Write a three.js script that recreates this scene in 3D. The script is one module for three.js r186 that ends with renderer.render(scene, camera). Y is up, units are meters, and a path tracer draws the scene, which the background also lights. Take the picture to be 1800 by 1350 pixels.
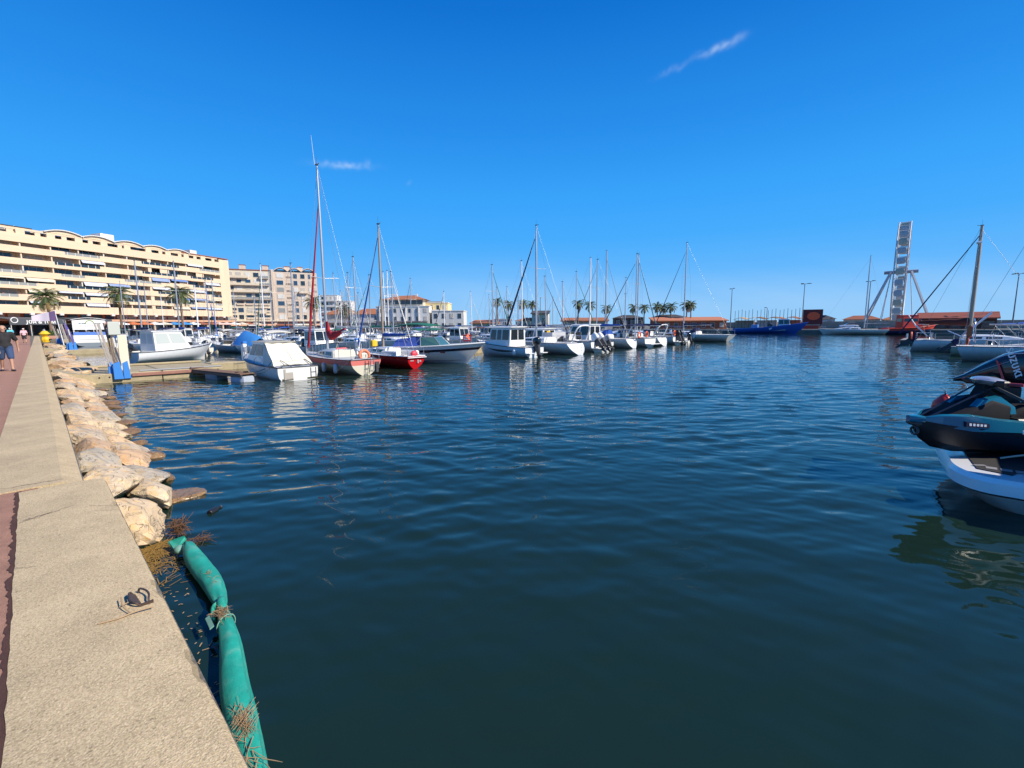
import * as THREE from 'three';
import { mergeGeometries, mergeVertices, toCreasedNormals } from 'three/addons/utils/BufferGeometryUtils.js';
import { MarchingCubes } from 'three/addons/objects/MarchingCubes.js';
import { ImprovedNoise } from 'three/addons/math/ImprovedNoise.js';
import { FontLoader } from 'three/addons/loaders/FontLoader.js';
import { TextGeometry } from 'three/addons/geometries/TextGeometry.js';

// ---------------------------------------------------------------- camera, sky, sun, exposure
// The quay runs along -z, the harbour lies at x > 0, y = 0 is the water.
const scene = new THREE.Scene();
const camera = new THREE.PerspectiveCamera(2 * Math.atan(675 / 800) * 180 / Math.PI, 4 / 3, 0.1, 4000);
camera.position.set(0, 2.5, 0);
camera.rotation.order = 'YXZ';
camera.rotation.set(-7.407 * Math.PI / 180, -46.403 * Math.PI / 180, -0.0075);
scene.add(camera);

const perlin = new ImprovedNoise();
const nz = (x, y = 0, z = 0) => perlin.noise(x, y, z);
const fbm = (x, y, z = 0, o = 4) => { let s = 0, a = 0.5; for (let i = 0; i < o; i++) { s += a * nz(x, y, z + i * 7.3); x *= 2.03; y *= 2.03; a *= 0.5; } return s; };
const sm = (a, b, x) => { x = Math.min(1, Math.max(0, (x - a) / (b - a))); return x * x * (3 - 2 * x); };

function makeSky() {
  const W = 2048, Hh = 1024, d = new Float32Array(W * Hh * 4);
  const stops = [[0, 0.25, 0.47, 0.71], [2.5, 0.20, 0.435, 0.73], [6, 0.095, 0.36, 0.745], [10, 0.05, 0.315, 0.745], [14, 0.034, 0.285, 0.735], [21, 0.0175, 0.212, 0.64], [32, 0.0050, 0.130, 0.495], [50, 0.004, 0.09, 0.40], [90, 0.004, 0.068, 0.33]];
  // thin cirrus wisps: azimuth (degrees clockwise from -z), elevation, length, thickness, tilt, strength
  const wisps = [[27.2, 17.45, 3.6, 0.36, 0.04, 0.60], [29.9, 17.9, 0.4, 0.35, 1.2, 0.30], [34.4, 16.2, 0.5, 0.2, 0.6, 0.22],
    [69.3, 26.95, 2.3, 0.36, 0.19, 0.62], [65.0, 26.0, 2.4, 0.3, 0.30, 0.22], [71.2, 27.4, 0.9, 0.35, 0.4, 0.3]];
  for (let j = 0; j < Hh; j++) {
    const el = ((j + 0.5) / Hh - 0.5) * 180, e = Math.max(0, el);
    let k = 0; while (k < stops.length - 2 && e > stops[k + 1][0]) k++;
    const a = stops[k], b = stops[k + 1], t = (e - a[0]) / (b[0] - a[0]);
    const base = [1, 2, 3].map(q => a[q] + (b[q] - a[q]) * t);
    for (let i = 0; i < W; i++) {
      const o = (j * W + i) * 4;
      let c = base;
      const th = ((i + 0.5) / W - 0.5) * 2 * Math.PI;            // atan2(z, x)
      let az = (th * 180 / Math.PI + 90); if (az > 180) az -= 360;
      let w = 0;
      if (el > 0) {
        const band = el > 9 ? 0 : Math.max(0, fbm(Math.cos(th) * 2.2 + 9, Math.sin(th) * 2.2 + el * 0.12, 3, 4) * 1.6 + 0.12) * sm(0.3, 2.5, el) * (1 - sm(3, 9, el));
        w += band * 0.28;
        for (const [wa, we, len, thk, tilt, s] of wisps) {
          const dx = (az - wa) * Math.cos(el * Math.PI / 180), dy = el - we;
          if (Math.abs(dx) > 5 || Math.abs(dy) > 5) continue;
          const cu = dx * Math.cos(tilt) + dy * Math.sin(tilt), cv = -dx * Math.sin(tilt) + dy * Math.cos(tilt) + 0.45 * fbm(dx * 0.9 + wa, we, 1, 3);
          const f = Math.exp(-(cu * cu) / (len * len * 0.4) - (cv * cv) / (thk * thk * 0.5));
          w += s * f * (0.55 + 1.2 * Math.max(-0.4, fbm(cu * 2.1 + wa, cv * 5, 2, 4)));
        }
      }
      w = Math.min(0.85, Math.max(0, w));
      if (w > 0) c = c.map((v, q) => v + ([0.50, 0.64, 0.78][q] - v) * w);
      d[o] = c[0]; d[o + 1] = c[1]; d[o + 2] = c[2]; d[o + 3] = 1;
    }
  }
  const t = new THREE.DataTexture(d, W, Hh, THREE.RGBAFormat, THREE.FloatType);
  t.mapping = THREE.EquirectangularReflectionMapping; t.magFilter = t.minFilter = THREE.LinearFilter; t.needsUpdate = true;
  return t;
}
const skyTexture = makeSky();
scene.background = skyTexture;
scene.environment = skyTexture;

const sunDir = new THREE.Vector3();
{ const az = 156 * Math.PI / 180, el = 39 * Math.PI / 180; sunDir.set(Math.sin(az) * Math.cos(el), Math.sin(el), -Math.cos(az) * Math.cos(el)); }
const sun = new THREE.DirectionalLight(new THREE.Color().setRGB(1, 0.915, 0.77), 4.6);
sun.position.copy(sunDir).multiplyScalar(200).add(new THREE.Vector3(50, 0, -50));
sun.target.position.set(50, 0, -50);
sun.castShadow = true; sun.shadow.mapSize.set(4096, 4096);
Object.assign(sun.shadow.camera, { left: -170, right: 170, top: 170, bottom: -170, near: 1, far: 600 });
scene.add(sun); scene.add(sun.target);

const renderer = new THREE.WebGLRenderer({ antialias: true });
renderer.setSize(1024, 768);
renderer.toneMapping = THREE.LinearToneMapping;
renderer.toneMappingExposure = 1.32;
renderer.shadowMap.enabled = true;

// ---------------------------------------------------------------- helpers
function rng(seed) { let a = seed >>> 0; return () => { a |= 0; a = a + 0x6D2B79F5 | 0; let t = Math.imul(a ^ a >>> 15, 1 | a); t = t + Math.imul(t ^ t >>> 7, 61 | t) ^ t; return ((t ^ t >>> 14) >>> 0) / 4294967296; }; }
const V = (x, y, z) => new THREE.Vector3(x, y, z);
const rgb = (r, g, b) => new THREE.Color().setRGB(r, g, b);
const used = {};
function numbered(n) { if (!(n in used)) { used[n] = 0; return n; } used[n]++; return n + '_' + String(used[n]).padStart(3, '0'); }
function mesh(name, geo, mat, parent, label) {
  const m = new THREE.Mesh(Array.isArray(geo) ? merge(geo) : geo, mat);
  m.castShadow = m.receiveShadow = true;
  if (parent && parent !== scene) { m.name = name; parent.add(m); } else { m.name = numbered(name); scene.add(m); }
  if (label) m.userData.label = label;
  return m;
}
function tag(o, label, category, group) { o.userData.label = label; o.userData.category = category; if (group) o.userData.group = group; return o; }
function thing(name, label, category, [x, y, z] = [0, 0, 0], turn = 0, group) {
  const o = new THREE.Group(); o.name = numbered(name); scene.add(o);
  o.position.set(x, y, z); o.rotation.y = turn;
  return tag(o, label, category, group);
}
function struct(name, geo, mat) { const m = mesh(name, geo, mat, scene); m.userData.kind = 'structure'; return m; }
function dup(root, [x, y, z], turn, label, group) {
  const r = root.clone(); r.name = numbered(root.name.replace(/_\d\d\d$/, '')); r.userData = { ...root.userData };
  scene.add(r); r.position.set(x, y, z); r.rotation.y = turn;
  if (label) r.userData.label = label;
  if (group) r.userData.group = group;
  return r;
}
function plain(g) { g = g.index ? g.toNonIndexed() : g; for (const k of Object.keys(g.attributes)) if (!['position', 'normal', 'uv'].includes(k)) g.deleteAttribute(k); if (!g.attributes.uv) g.setAttribute('uv', new THREE.BufferAttribute(new Float32Array(g.attributes.position.count * 2), 2)); return g; }
function merge(list) { return list.length === 1 ? list[0] : mergeGeometries(list.map(plain)); }
// uv in metres, from the axis each face looks along
function uvm(g, s = 1) {
  g = plain(g); const p = g.attributes.position, n = g.attributes.normal, u = g.attributes.uv;
  for (let i = 0; i < p.count; i++) {
    const ax = Math.abs(n.getX(i)), ay = Math.abs(n.getY(i)), az = Math.abs(n.getZ(i));
    if (ay >= ax && ay >= az) u.setXY(i, p.getX(i) * s, p.getZ(i) * s); else if (ax >= az) u.setXY(i, p.getZ(i) * s, p.getY(i) * s); else u.setXY(i, p.getX(i) * s, p.getY(i) * s);
  }
  return g;
}
function box(w, h, d, x = 0, y = 0, z = 0, ry = 0, rx = 0, rz = 0) {
  const g = new THREE.BoxGeometry(w, h, d); if (rx) g.rotateX(rx); if (rz) g.rotateZ(rz); if (ry) g.rotateY(ry); g.translate(x, y, z); return g;
}
function rbox(w, h, d, x = 0, y = 0, z = 0, bev = 0.02, ry = 0) {   // box with chamfered edges, standing on y
  const b = Math.min(bev, w / 3, h / 3, d / 3), s = new THREE.Shape();
  s.moveTo(-w / 2 + b, -d / 2 + b); s.lineTo(w / 2 - b, -d / 2 + b); s.lineTo(w / 2 - b, d / 2 - b); s.lineTo(-w / 2 + b, d / 2 - b); s.closePath();
  const g = new THREE.ExtrudeGeometry(s, { depth: h - 2 * b, bevelEnabled: true, bevelThickness: b, bevelSize: b, bevelSegments: 1, steps: 1 });
  g.rotateX(-Math.PI / 2); g.translate(0, b, 0); if (ry) g.rotateY(ry); g.translate(x, y, z); return g;
}
const UP = V(0, 1, 0);
function bar(a, b, r1, r2 = r1, seg = 6) {
  const d = b.clone().sub(a), g = new THREE.CylinderGeometry(r2, r1, d.length(), seg, 1);
  g.applyQuaternion(new THREE.Quaternion().setFromUnitVectors(UP, d.clone().normalize())); g.translate((a.x + b.x) / 2, (a.y + b.y) / 2, (a.z + b.z) / 2); return g;
}
function beam(a, b, w, h) {   // rectangular bar
  const d = b.clone().sub(a), g = new THREE.BoxGeometry(w, d.length(), h);
  g.applyQuaternion(new THREE.Quaternion().setFromUnitVectors(UP, d.clone().normalize())); g.translate((a.x + b.x) / 2, (a.y + b.y) / 2, (a.z + b.z) / 2); return g;
}
function tube(pts, r, seg = 6, n = 0, closed = false) { return new THREE.TubeGeometry(new THREE.CatmullRomCurve3(pts, closed), n || pts.length * 4, r, seg, closed); }
// slab standing on the quad a b c d (counter-clockwise from outside), u/v window of it
function quadPt(q, u, v) { const a = q[0].clone().lerp(q[1], u), b = q[3].clone().lerp(q[2], u); return a.lerp(b, v); }
function slab(q, u0 = 0, u1 = 1, v0 = 0, v1 = 1, out = 0.012, back = 0.01) {
  const p = [quadPt(q, u0, v0), quadPt(q, u1, v0), quadPt(q, u1, v1), quadPt(q, u0, v1)];
  const n = p[1].clone().sub(p[0]).cross(p[3].clone().sub(p[0])).normalize();
  return hexa(p.map(x => x.clone().addScaledVector(n, -back)), p.map(x => x.clone().addScaledVector(n, out)));
}
function faces(list) {   // list of polygons (arrays of Vector3), flat
  const pos = [], uv = [];
  for (const f of list) for (let i = 1; i < f.length - 1; i++) for (const p of [f[0], f[i], f[i + 1]]) { pos.push(p.x, p.y, p.z); uv.push(p.x + p.z, p.y); }
  const g = new THREE.BufferGeometry(); g.setAttribute('position', new THREE.Float32BufferAttribute(pos, 3)); g.setAttribute('uv', new THREE.Float32BufferAttribute(uv, 2)); g.computeVertexNormals(); return g;
}
function hexa(b, t) { return faces([[b[3], b[2], b[1], b[0]], t, [b[0], b[1], t[1], t[0]], [b[1], b[2], t[2], t[1]], [b[2], b[3], t[3], t[2]], [b[3], b[0], t[0], t[3]]]); }
// surface through rings of points; smooth
function loft(rings, { closed = true, caps = true, crease = 0.7 } = {}) {
  const n = rings[0].length, pos = [], idx = [], uv = [];
  rings.forEach((r, i) => r.forEach((p, j) => { pos.push(p.x, p.y, p.z); uv.push(j / n, i); }));
  for (let i = 0; i < rings.length - 1; i++) for (let j = 0; j < (closed ? n : n - 1); j++) { const a = i * n + j, b = i * n + (j + 1) % n, c = a + n, d = b + n; idx.push(a, b, c, b, d, c); }
  if (caps && closed) for (const [i, flip] of [[0, 1], [rings.length - 1, 0]]) {
    const c = rings[i].reduce((s, p) => s.add(p), V(0, 0, 0)).divideScalar(n), k = pos.length / 3; pos.push(c.x, c.y, c.z); uv.push(0, 0);
    for (let j = 0; j < n; j++) { const a = i * n + j, b = i * n + (j + 1) % n; flip ? idx.push(k, b, a) : idx.push(k, a, b); }
  }
  const g = new THREE.BufferGeometry(); g.setAttribute('position', new THREE.Float32BufferAttribute(pos, 3)); g.setAttribute('uv', new THREE.Float32BufferAttribute(uv, 2)); g.setIndex(idx);
  return plain(toCreasedNormals(g, crease));
}
function rrect(w, h, r, y0, z, cx = 0, n = 3) {   // rounded rectangle ring in the xy plane
  const o = [], c = [[w / 2 - r, h - r, 0], [-w / 2 + r, h - r, 1], [-w / 2 + r, r, 2], [w / 2 - r, r, 3]];
  for (const [x, y, q] of c) for (let i = 0; i <= n; i++) { const a = (q + i / n) * Math.PI / 2; o.push(V(cx + x + r * Math.cos(a), y0 + y + r * Math.sin(a), z)); }
  return o;
}
// ---------------------------------------------------------------- textures and materials
function tex(n, fn, srgb = true) {
  const d = new Uint8Array(n * n * 4);
  for (let j = 0; j < n; j++) for (let i = 0; i < n; i++) { const c = fn(i / n, j / n), o = (j * n + i) * 4; for (let k = 0; k < 3; k++) d[o + k] = Math.max(0, Math.min(255, c[k] * 255)); d[o + 3] = 255; }
  const t = new THREE.DataTexture(d, n, n); t.wrapS = t.wrapT = THREE.RepeatWrapping; t.magFilter = t.minFilter = THREE.LinearFilter; if (srgb) t.colorSpace = THREE.SRGBColorSpace; t.needsUpdate = true; return t;
}
const rep = (t, s) => { const c = t.clone(); c.repeat.set(s, s); c.needsUpdate = true; return c; };
// tileable noise: blend of four shifted samples
function tn(u, v, f, o = 4, z = 0) {
  const s = (a, b) => fbm(a * f, b * f, z, o); const wu = sm(0, 1, u), wv = sm(0, 1, v);
  return (s(u, v) * (1 - wu) + s(u - 1, v) * wu) * (1 - wv) + (s(u, v - 1) * (1 - wu) + s(u - 1, v - 1) * wu) * wv;
}
const tnCache = {};
function tg(u, v, f, o = 4, z = 0, n = 256) {   // the same noise, looked up in a cached grid
  const key = [f, o, z].join(); let a = tnCache[key];
  if (!a) { a = tnCache[key] = new Float32Array(n * n); for (let j = 0; j < n; j++) for (let i = 0; i < n; i++) a[j * n + i] = tn(i / n, j / n, f, o, z); }
  const x = u * n, y = v * n, i = Math.floor(x) % n, j = Math.floor(y) % n, i1 = (i + 1) % n, j1 = (j + 1) % n, fx = x - Math.floor(x), fy = y - Math.floor(y);
  return (a[j * n + i] * (1 - fx) + a[j * n + i1] * fx) * (1 - fy) + (a[j1 * n + i] * (1 - fx) + a[j1 * n + i1] * fx) * fy;
}
const R0 = rng(5);
const whiteNoise = new Float32Array(1024 * 1024).map(() => R0());
const wn = (u, v) => whiteNoise[((v * 1024) | 0) * 1024 + ((u * 1024) | 0)];
const cell = (u, v, n) => wn((Math.floor(u * n) + 0.5) / n, (Math.floor(v * n) + 0.5) / n);
const concreteTex = tex(1024, (u, v) => {
  const big = tg(u, v, 4, 3), mid = tg(u, v, 14, 2, 4), g = wn(u, v), g2 = cell(u, v, 512), g3 = cell((u + 0.013) % 1, (v + 0.37) % 1, 256);
  let l = 0.90 + 0.17 * big + 0.09 * mid + 0.10 * (g - 0.5) + 0.16 * (g2 - 0.5) + 0.06 * (g3 - 0.5); if (g3 > 0.987) l -= 0.18; if (g2 > 0.985) l += 0.12;
  return [l, l * (0.985 + 0.02 * (g3 - 0.5)), l * (0.95 + 0.05 * (g2 - 0.5))];
});
const concreteBump = tex(1024, (u, v) => { const l = 0.5 + 0.28 * (wn(u, v) - 0.5) + 0.4 * (cell(u, v, 512) - 0.5) + 0.4 * (cell((u + 0.21) % 1, v, 256) - 0.5); return [l, l, l]; }, false);
const streakTex = tex(512, (u, v) => { const l = 0.9 + 0.16 * tg(u, v, 5) + 0.05 * tg(u, v, 50, 2, 3); return [l, l, l * 0.99]; });
const rockTex = tex(512, (u, v) => {
  const a = tg(u, v, 5, 5), b = tg(u, v, 9, 4, 5), c = 0.90 + 0.24 * a + 0.16 * b + 0.1 * (wn(u, v) - 0.5), w = sm(0.0, 0.25, b);
  const k = Math.abs(tg(u, v, 7, 4, 9)); const crack = k < 0.012 ? 0.72 : 1;
  return [c * crack, c * (0.95 - 0.06 * w) * crack, c * (0.89 - 0.16 * w) * crack];
});
const rockBump = tex(512, (u, v) => { const k = Math.abs(tg(u, v, 7, 4, 9)); const l = 0.5 + 0.45 * tg(u, v, 8, 5, 1) + 0.25 * tg(u, v, 30, 3, 3) - (k < 0.012 ? 0.25 : 0); return [l, l, l]; }, false);
const plasterTex = tex(512, (u, v) => { const l = 0.93 + 0.09 * tg(u, v, 6) + 0.05 * (wn(u, v) - 0.5); return [l, l, l]; });
const fabricTex = tex(256, (u, v) => { const l = 0.92 + 0.08 * Math.sin(u * 256 * Math.PI / 2) * Math.sin(v * 256 * Math.PI / 2) + 0.1 * tg(u, v, 4); return [l, l, l]; });
const hullTex = tex(256, (u, v) => { const l = 0.96 + 0.06 * tg(u, v, 3, 4, 8); return [l, l, l * 0.995]; });
const matCache = {};
function mat(r, g, b, rough = 0.6, opt = {}) {
  const key = [r, g, b, rough, JSON.stringify(Object.keys(opt).map(k => [k, opt[k]?.isTexture ? opt[k].uuid : opt[k]]))].join();
  return matCache[key] ??= new THREE.MeshPhysicalMaterial({ color: rgb(r, g, b), roughness: rough, side: THREE.DoubleSide, ...opt });
}
const metal = (r, g, b, rough = 0.35, m = 0.9) => mat(r, g, b, rough, { metalness: m });
const m_ = {
  concrete: mat(0.64, 0.505, 0.315, 0.95, { map: rep(concreteTex, 0.37), bumpMap: rep(concreteBump, 0.41), bumpScale: 0.0035 }),
  pontoon: mat(0.52, 0.44, 0.29, 0.95, { map: rep(concreteTex, 0.35), bumpMap: rep(concreteBump, 0.4), bumpScale: 0.006 }),
  ground: mat(0.20, 0.185, 0.165, 0.95, { map: rep(concreteTex, 0.12) }),
  red: mat(0.50, 0.265, 0.185, 0.95, { map: rep(concreteTex, 0.9), bumpMap: rep(concreteBump, 1.1), bumpScale: 0.005 }),
  redDark: mat(0.12, 0.05, 0.035, 0.9, { map: rep(concreteTex, 1.1), bumpMap: rep(concreteBump, 1.1), bumpScale: 0.006 }),
  gel: mat(0.86, 0.85, 0.82, 0.22, { map: hullTex, clearcoat: 0.4, clearcoatRoughness: 0.15 }),
  gelWarm: mat(0.80, 0.75, 0.63, 0.25, { map: hullTex, clearcoat: 0.3, clearcoatRoughness: 0.2 }),
  deck: mat(0.76, 0.75, 0.72, 0.6, { map: hullTex }),
  grey: mat(0.32, 0.33, 0.34, 0.5), darkGrey: mat(0.06, 0.062, 0.068, 0.5), black: mat(0.015, 0.015, 0.018, 0.4), blackGloss: mat(0.012, 0.012, 0.016, 0.15, { clearcoat: 0.6, clearcoatRoughness: 0.1 }),
  glass: mat(0.018, 0.024, 0.03, 0.05, { clearcoat: 0.5, clearcoatRoughness: 0.03 }),
  glassGreen: mat(0.05, 0.13, 0.12, 0.06, { clearcoat: 0.5, clearcoatRoughness: 0.03 }),
  steel: metal(0.62, 0.63, 0.65, 0.25), alu: metal(0.55, 0.55, 0.56, 0.42, 0.75), aluWarm: metal(0.42, 0.33, 0.25, 0.5, 0.45), wire: metal(0.35, 0.36, 0.38, 0.4, 0.7),
  rope: mat(0.45, 0.40, 0.32, 0.9), ropeDark: mat(0.03, 0.03, 0.035, 0.9),
  navy: mat(0.012, 0.02, 0.075, 0.85, { map: fabricTex }), blueCover: mat(0.015, 0.09, 0.42, 0.85, { map: fabricTex }), canvas: mat(0.80, 0.76, 0.66, 0.9, { map: fabricTex }), greyCover: mat(0.30, 0.31, 0.33, 0.9, { map: fabricTex }), redCover: mat(0.50, 0.012, 0.02, 0.8, { map: fabricTex }), greenCover: mat(0.015, 0.16, 0.105, 0.85, { map: fabricTex }), maroonCover: mat(0.13, 0.03, 0.022, 0.9, { map: fabricTex }), skyCover: mat(0.05, 0.30, 0.72, 0.85, { map: fabricTex }),
  teak: mat(0.30, 0.16, 0.08, 0.8), wood: mat(0.24, 0.14, 0.085, 0.85, { map: streakTex }),
  white: mat(0.80, 0.80, 0.79, 0.5), orange: mat(0.78, 0.13, 0.04, 0.5), yellow: mat(0.80, 0.50, 0.02, 0.5), hullRed: mat(0.55, 0.008, 0.012, 0.2, { clearcoat: 0.5, clearcoatRoughness: 0.1 }), pink: mat(0.72, 0.20, 0.17, 0.4), hullBlue: mat(0.015, 0.10, 0.42, 0.35), antifoul: mat(0.02, 0.03, 0.05, 0.8), greenFoul: mat(0.03, 0.12, 0.08, 0.8),
  weed: mat(0.055, 0.05, 0.02, 0.9), rubber: mat(0.25, 0.26, 0.28, 0.7), davitBlue: mat(0.04, 0.22, 0.62, 0.5),
};
// ---------------------------------------------------------------- water
const basin = [[0.42, 80], [0.42, -6.7], [0.25, -6.7], [0.8, -78], [1.3, -138], [45, -166], [84, -122], [121, -112], [123.5, 80]];
{
  const waves = [], Rw = rng(77), main = Math.atan2(-0.69, 0.724);
  for (let i = 0; i < 34; i++) {   // a narrow band of wind ripples, finer cross chop and a little swell
    const kind = i < 22 ? 0 : i < 30 ? 1 : 2, lam = kind === 0 ? 0.38 + 0.50 * Math.pow(i / 21, 1.2) : kind === 1 ? 0.24 + 0.015 * (i - 22) : 1.5 + 0.25 * (i - 30), k = 2 * Math.PI / lam;
    const dir = main + (Rw() - 0.5) * [1.0, 2.0, 1.6][kind] + (i % 7 === 0 ? 0.7 : 0);
    waves.push([k * Math.cos(dir), k * Math.sin(dir), [0.029, 0.018, 0.014][kind] / k, Rw() * 6.28, lam]);
  }
  const height = (x, z) => {
    const d = Math.hypot(x, z), wx = x + 0.5 * nz(x * 0.25, z * 0.25, 1), wz = z + 0.5 * nz(x * 0.25, z * 0.25, 5);
    const gust = 0.66 + 0.7 * nz(x * 0.11, z * 0.11, 9), g2 = 0.75 + 0.8 * nz(x * 0.4, z * 0.4, 12);
    const lee = (0.25 + 0.75 * sm(2.5, 6.5, d)) * (1 - 0.15 * sm(30, 70, d)); let y = 0;
    for (const w of waves) if (d < w[4] * 95) { const c = 0.5 + 0.5 * Math.sin(w[0] * wx + w[1] * wz + w[3]); y += w[2] * 2 * (c * c - 0.375) * (w[4] < 0.9 ? g2 : 1) * (w[4] < 1.4 ? lee : 0.6 + 0.4 * lee) * (1 - sm(w[4] * 55, w[4] * 95, d)); }   // crests sharper than troughs
    return y * gust;
  };
  const line = (max, a, b) => { const o = [0]; let x = 0; while (x < max) { x += a + b * x; o.push(Math.min(x, max)); } return o; };
  const xs = line(125.5, 0.032, 0.0054).map(x => x - 0.4), zn = line(170, 0.032, 0.0054).map(z => -z), zp = line(80, 0.09, 0.03), zs = [...zn.reverse(), ...zp.slice(1)];
  const nx = xs.length, nzz = zs.length, pos = new Float32Array(nx * nzz * 3), uv = new Float32Array(nx * nzz * 2), idx = new Uint32Array((nx - 1) * (nzz - 1) * 6);
  let q = 0;
  for (let j = 0; j < nzz; j++) for (let i = 0; i < nx; i++) {
    const o = j * nx + i, x = xs[i], z = zs[j];
    pos[o * 3] = x; pos[o * 3 + 1] = height(x, z); pos[o * 3 + 2] = z;
    uv[o * 2] = (x + 1.2 * nz(x * 0.06, z * 0.06, 2)) / 6; uv[o * 2 + 1] = (z + 1.2 * nz(x * 0.06, z * 0.06, 8)) / 6;
    if (i < nx - 1 && j < nzz - 1) { idx.set([o, o + nx, o + 1, o + 1, o + nx, o + nx + 1], q); q += 6; }
  }
  const g = new THREE.BufferGeometry(); g.setAttribute('position', new THREE.BufferAttribute(pos, 3)); g.setAttribute('uv', new THREE.BufferAttribute(uv, 2)); g.setIndex(new THREE.BufferAttribute(idx, 1)); g.computeVertexNormals();
  const rip = [], Rr = rng(31);
  for (let i = 0; i < 46; i++) { const k = 6 + Math.floor(Math.pow(Rr(), 1.4) * 30), a = main + (Rr() - 0.5) * 1.8, kx = Math.round(k * Math.cos(a)), kz = Math.round(k * Math.sin(a)); rip.push([kx, kz, 1 / Math.hypot(kx, kz, 1), Rr() * 6.28]); }
  const ripple = tex(1024, (u, v) => { let s = 0; for (const [a, b, c, p] of rip) s += c * Math.sin(6.28318 * (a * u + b * v) + p); const gust = 0.75 + 0.9 * tg(u, v, 3, 2, 6); const l = 0.5 + 0.5 * s * gust / 1.6; return [l, l, l]; }, false);
  const water = struct('harbour_water', g, mat(0.0085, 0.0235, 0.0165, 0.012, { ior: 1.33, bumpMap: ripple, bumpScale: 0.024 }));
  water.userData.label = 'dark green blue rippled harbour water';
}
// ---------------------------------------------------------------- ground with the harbour basin cut out
{
  const s = new THREE.Shape(); s.moveTo(-600, -1500); s.lineTo(1500, -1500); s.lineTo(1500, 600); s.lineTo(-600, 600); s.closePath();
  const h = new THREE.Path(); basin.forEach(([x, z], i) => i ? h.lineTo(x, z) : h.moveTo(x, z)); h.closePath(); s.holes.push(h);
  const g = new THREE.ExtrudeGeometry(s, { depth: 2.4, bevelEnabled: false }); g.rotateX(Math.PI / 2); g.translate(0, 0.80, 0);
  struct('harbour_ground', uvm(g), m_.ground);
  // quay coping: the near cast section and the far one, which is wider and set back behind a joint
  const prism = (pts, y0, y1) => { const a = pts.map(([x, z]) => V(x, y0, z)), b = pts.map(([x, z]) => V(x, y1, z)); return hexa(a, b); };
  const near = [], far = [], Rq = rng(8);
  // near coping: rows with a rounded, slightly chipped outer edge
  {
    const rows = []; for (let z = 1.6; z >= -6.72; z -= 0.08) rows.push(z);
    const rings = rows.map((z, i) => { const c = (Rq() < 0.10 ? 0.016 : 0) * Rq() + 0.003 * nz(z * 5, 1, 1), w = 0.012 * nz(z * 2, 3, 1) + 0.012 * nz(z * 7, 5, 1); return [V(-0.235 + w, 0.70, z), V(-0.235 + w, 0.862 + 0.004 * nz(z * 3, 9), z), V(0.05, 0.868, z), V(0.20, 0.866, z), V(0.385 - c, 0.852, z), V(0.408 - c, 0.832 - c, z), V(0.412, 0.70, z), V(0.412, -1.2, z)]; });
    near.push(loft(rings, { closed: false, crease: 0.5 }));
    near.push(faces([rings[rings.length - 1].slice().reverse()]));
  }
  const nm = struct('quay_coping', uvm(merge(near)), m_.concrete); nm.userData.label = 'sandy concrete coping of the near quay section';
  {
    const rows = []; for (let i = 0; i <= 70; i++) rows.push(-6.74 - 132 * Math.pow(i / 70, 1.6));
    const rings = rows.map(z => { const t = (-6.74 - z) / 68, l = -0.50 + 0.55 * t, r = 0.24 + 0.51 * t, c = 0.01 * nz(z * 3, 2, 2); return [V(l, 0.70, z), V(l, 0.864, z), V(r - 0.16, 0.868, z), V(r - 0.12, 0.85, z), V(r - c, 0.80, z), V(r, 0.7, z), V(r, -1.2, z)]; });
    const fm = struct('quay_coping', uvm(merge([loft(rings, { closed: false, crease: 0.4 }), faces([rings[0]])])), m_.concrete); fm.userData.label = 'wider concrete coping running on along the far quay';
  }
  const crackM = mat(0.16, 0.12, 0.075, 0.95), Rc = rng(17);
  const crack = (x0, z0, x1, z1, n, w, y = 0.8705) => { const a = [], b = []; for (let i = 0; i <= n; i++) { const k = i / n, x = x0 + (x1 - x0) * k, z = z0 + (z1 - z0) * k + 0.02 * nz(k * 9, z0 * 3) + 0.008 * nz(k * 40, z0), q = w * (0.35 + 0.9 * Rc()), yy = y - 0.016 * sm(0.2, 0.4, x); a.push(V(x, yy, z - q)); b.push(V(x, yy, z + q)); } const f = []; for (let i = 0; i < n; i++) f.push([a[i], b[i], b[i + 1], a[i + 1]]); return faces(f); };
  struct('coping_cracks', merge([crack(-0.22, -5.55, 0.12, -5.75, 40, 0.004), crack(-0.2, -5.60, -0.02, -5.68, 22, 0.006), crack(0.22, -5.62, 0.4, -5.5, 18, 0.003), crack(0.25, -5.42, 0.4, -5.36, 14, 0.0025), crack(-0.23, -4.5, -0.12, -4.42, 14, 0.0025), crack(-0.45, -6.9, 0.1, -6.86, 40, 0.006, 0.872)]), crackM).userData.label = 'thin dark cracks across the concrete coping';
  // red pavement
  const pv = []; for (let k = 0; k < 34; k++) { const z0 = 2 - k * 5, z1 = z0 - 4.985; pv.push(faces([[V(-9, 0.852, z0), V(-0.1, 0.852, z0), V(-0.1, 0.852, z1), V(-9, 0.852, z1)]])); }
  struct('red_pavement', uvm(merge(pv)), m_.red).userData.label = 'reddish paved promenade along the quay';
  // dark damp grit along the joint with the coping: ragged outline
  const sp = new THREE.Shape(), pts = []; for (let z = 1.6; z >= -6.7; z -= 0.03) pts.push([-0.262 - 0.05 * Math.max(-0.4, nz(z * 1.7, 3)) - 0.03 * nz(z * 8, 8) - 0.022 * nz(z * 23, 2), z]);
  sp.moveTo(-0.22, 1.6); pts.forEach(([x, z]) => sp.lineTo(x, z)); sp.lineTo(-0.22, -6.7); sp.closePath();
  const gs = new THREE.ShapeGeometry(sp); gs.rotateX(Math.PI / 2); gs.translate(0, 0.857, 0); struct('damp_grit', uvm(gs), m_.redDark).userData.label = 'dark damp grit in the joint between pavement and coping';
}
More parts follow.
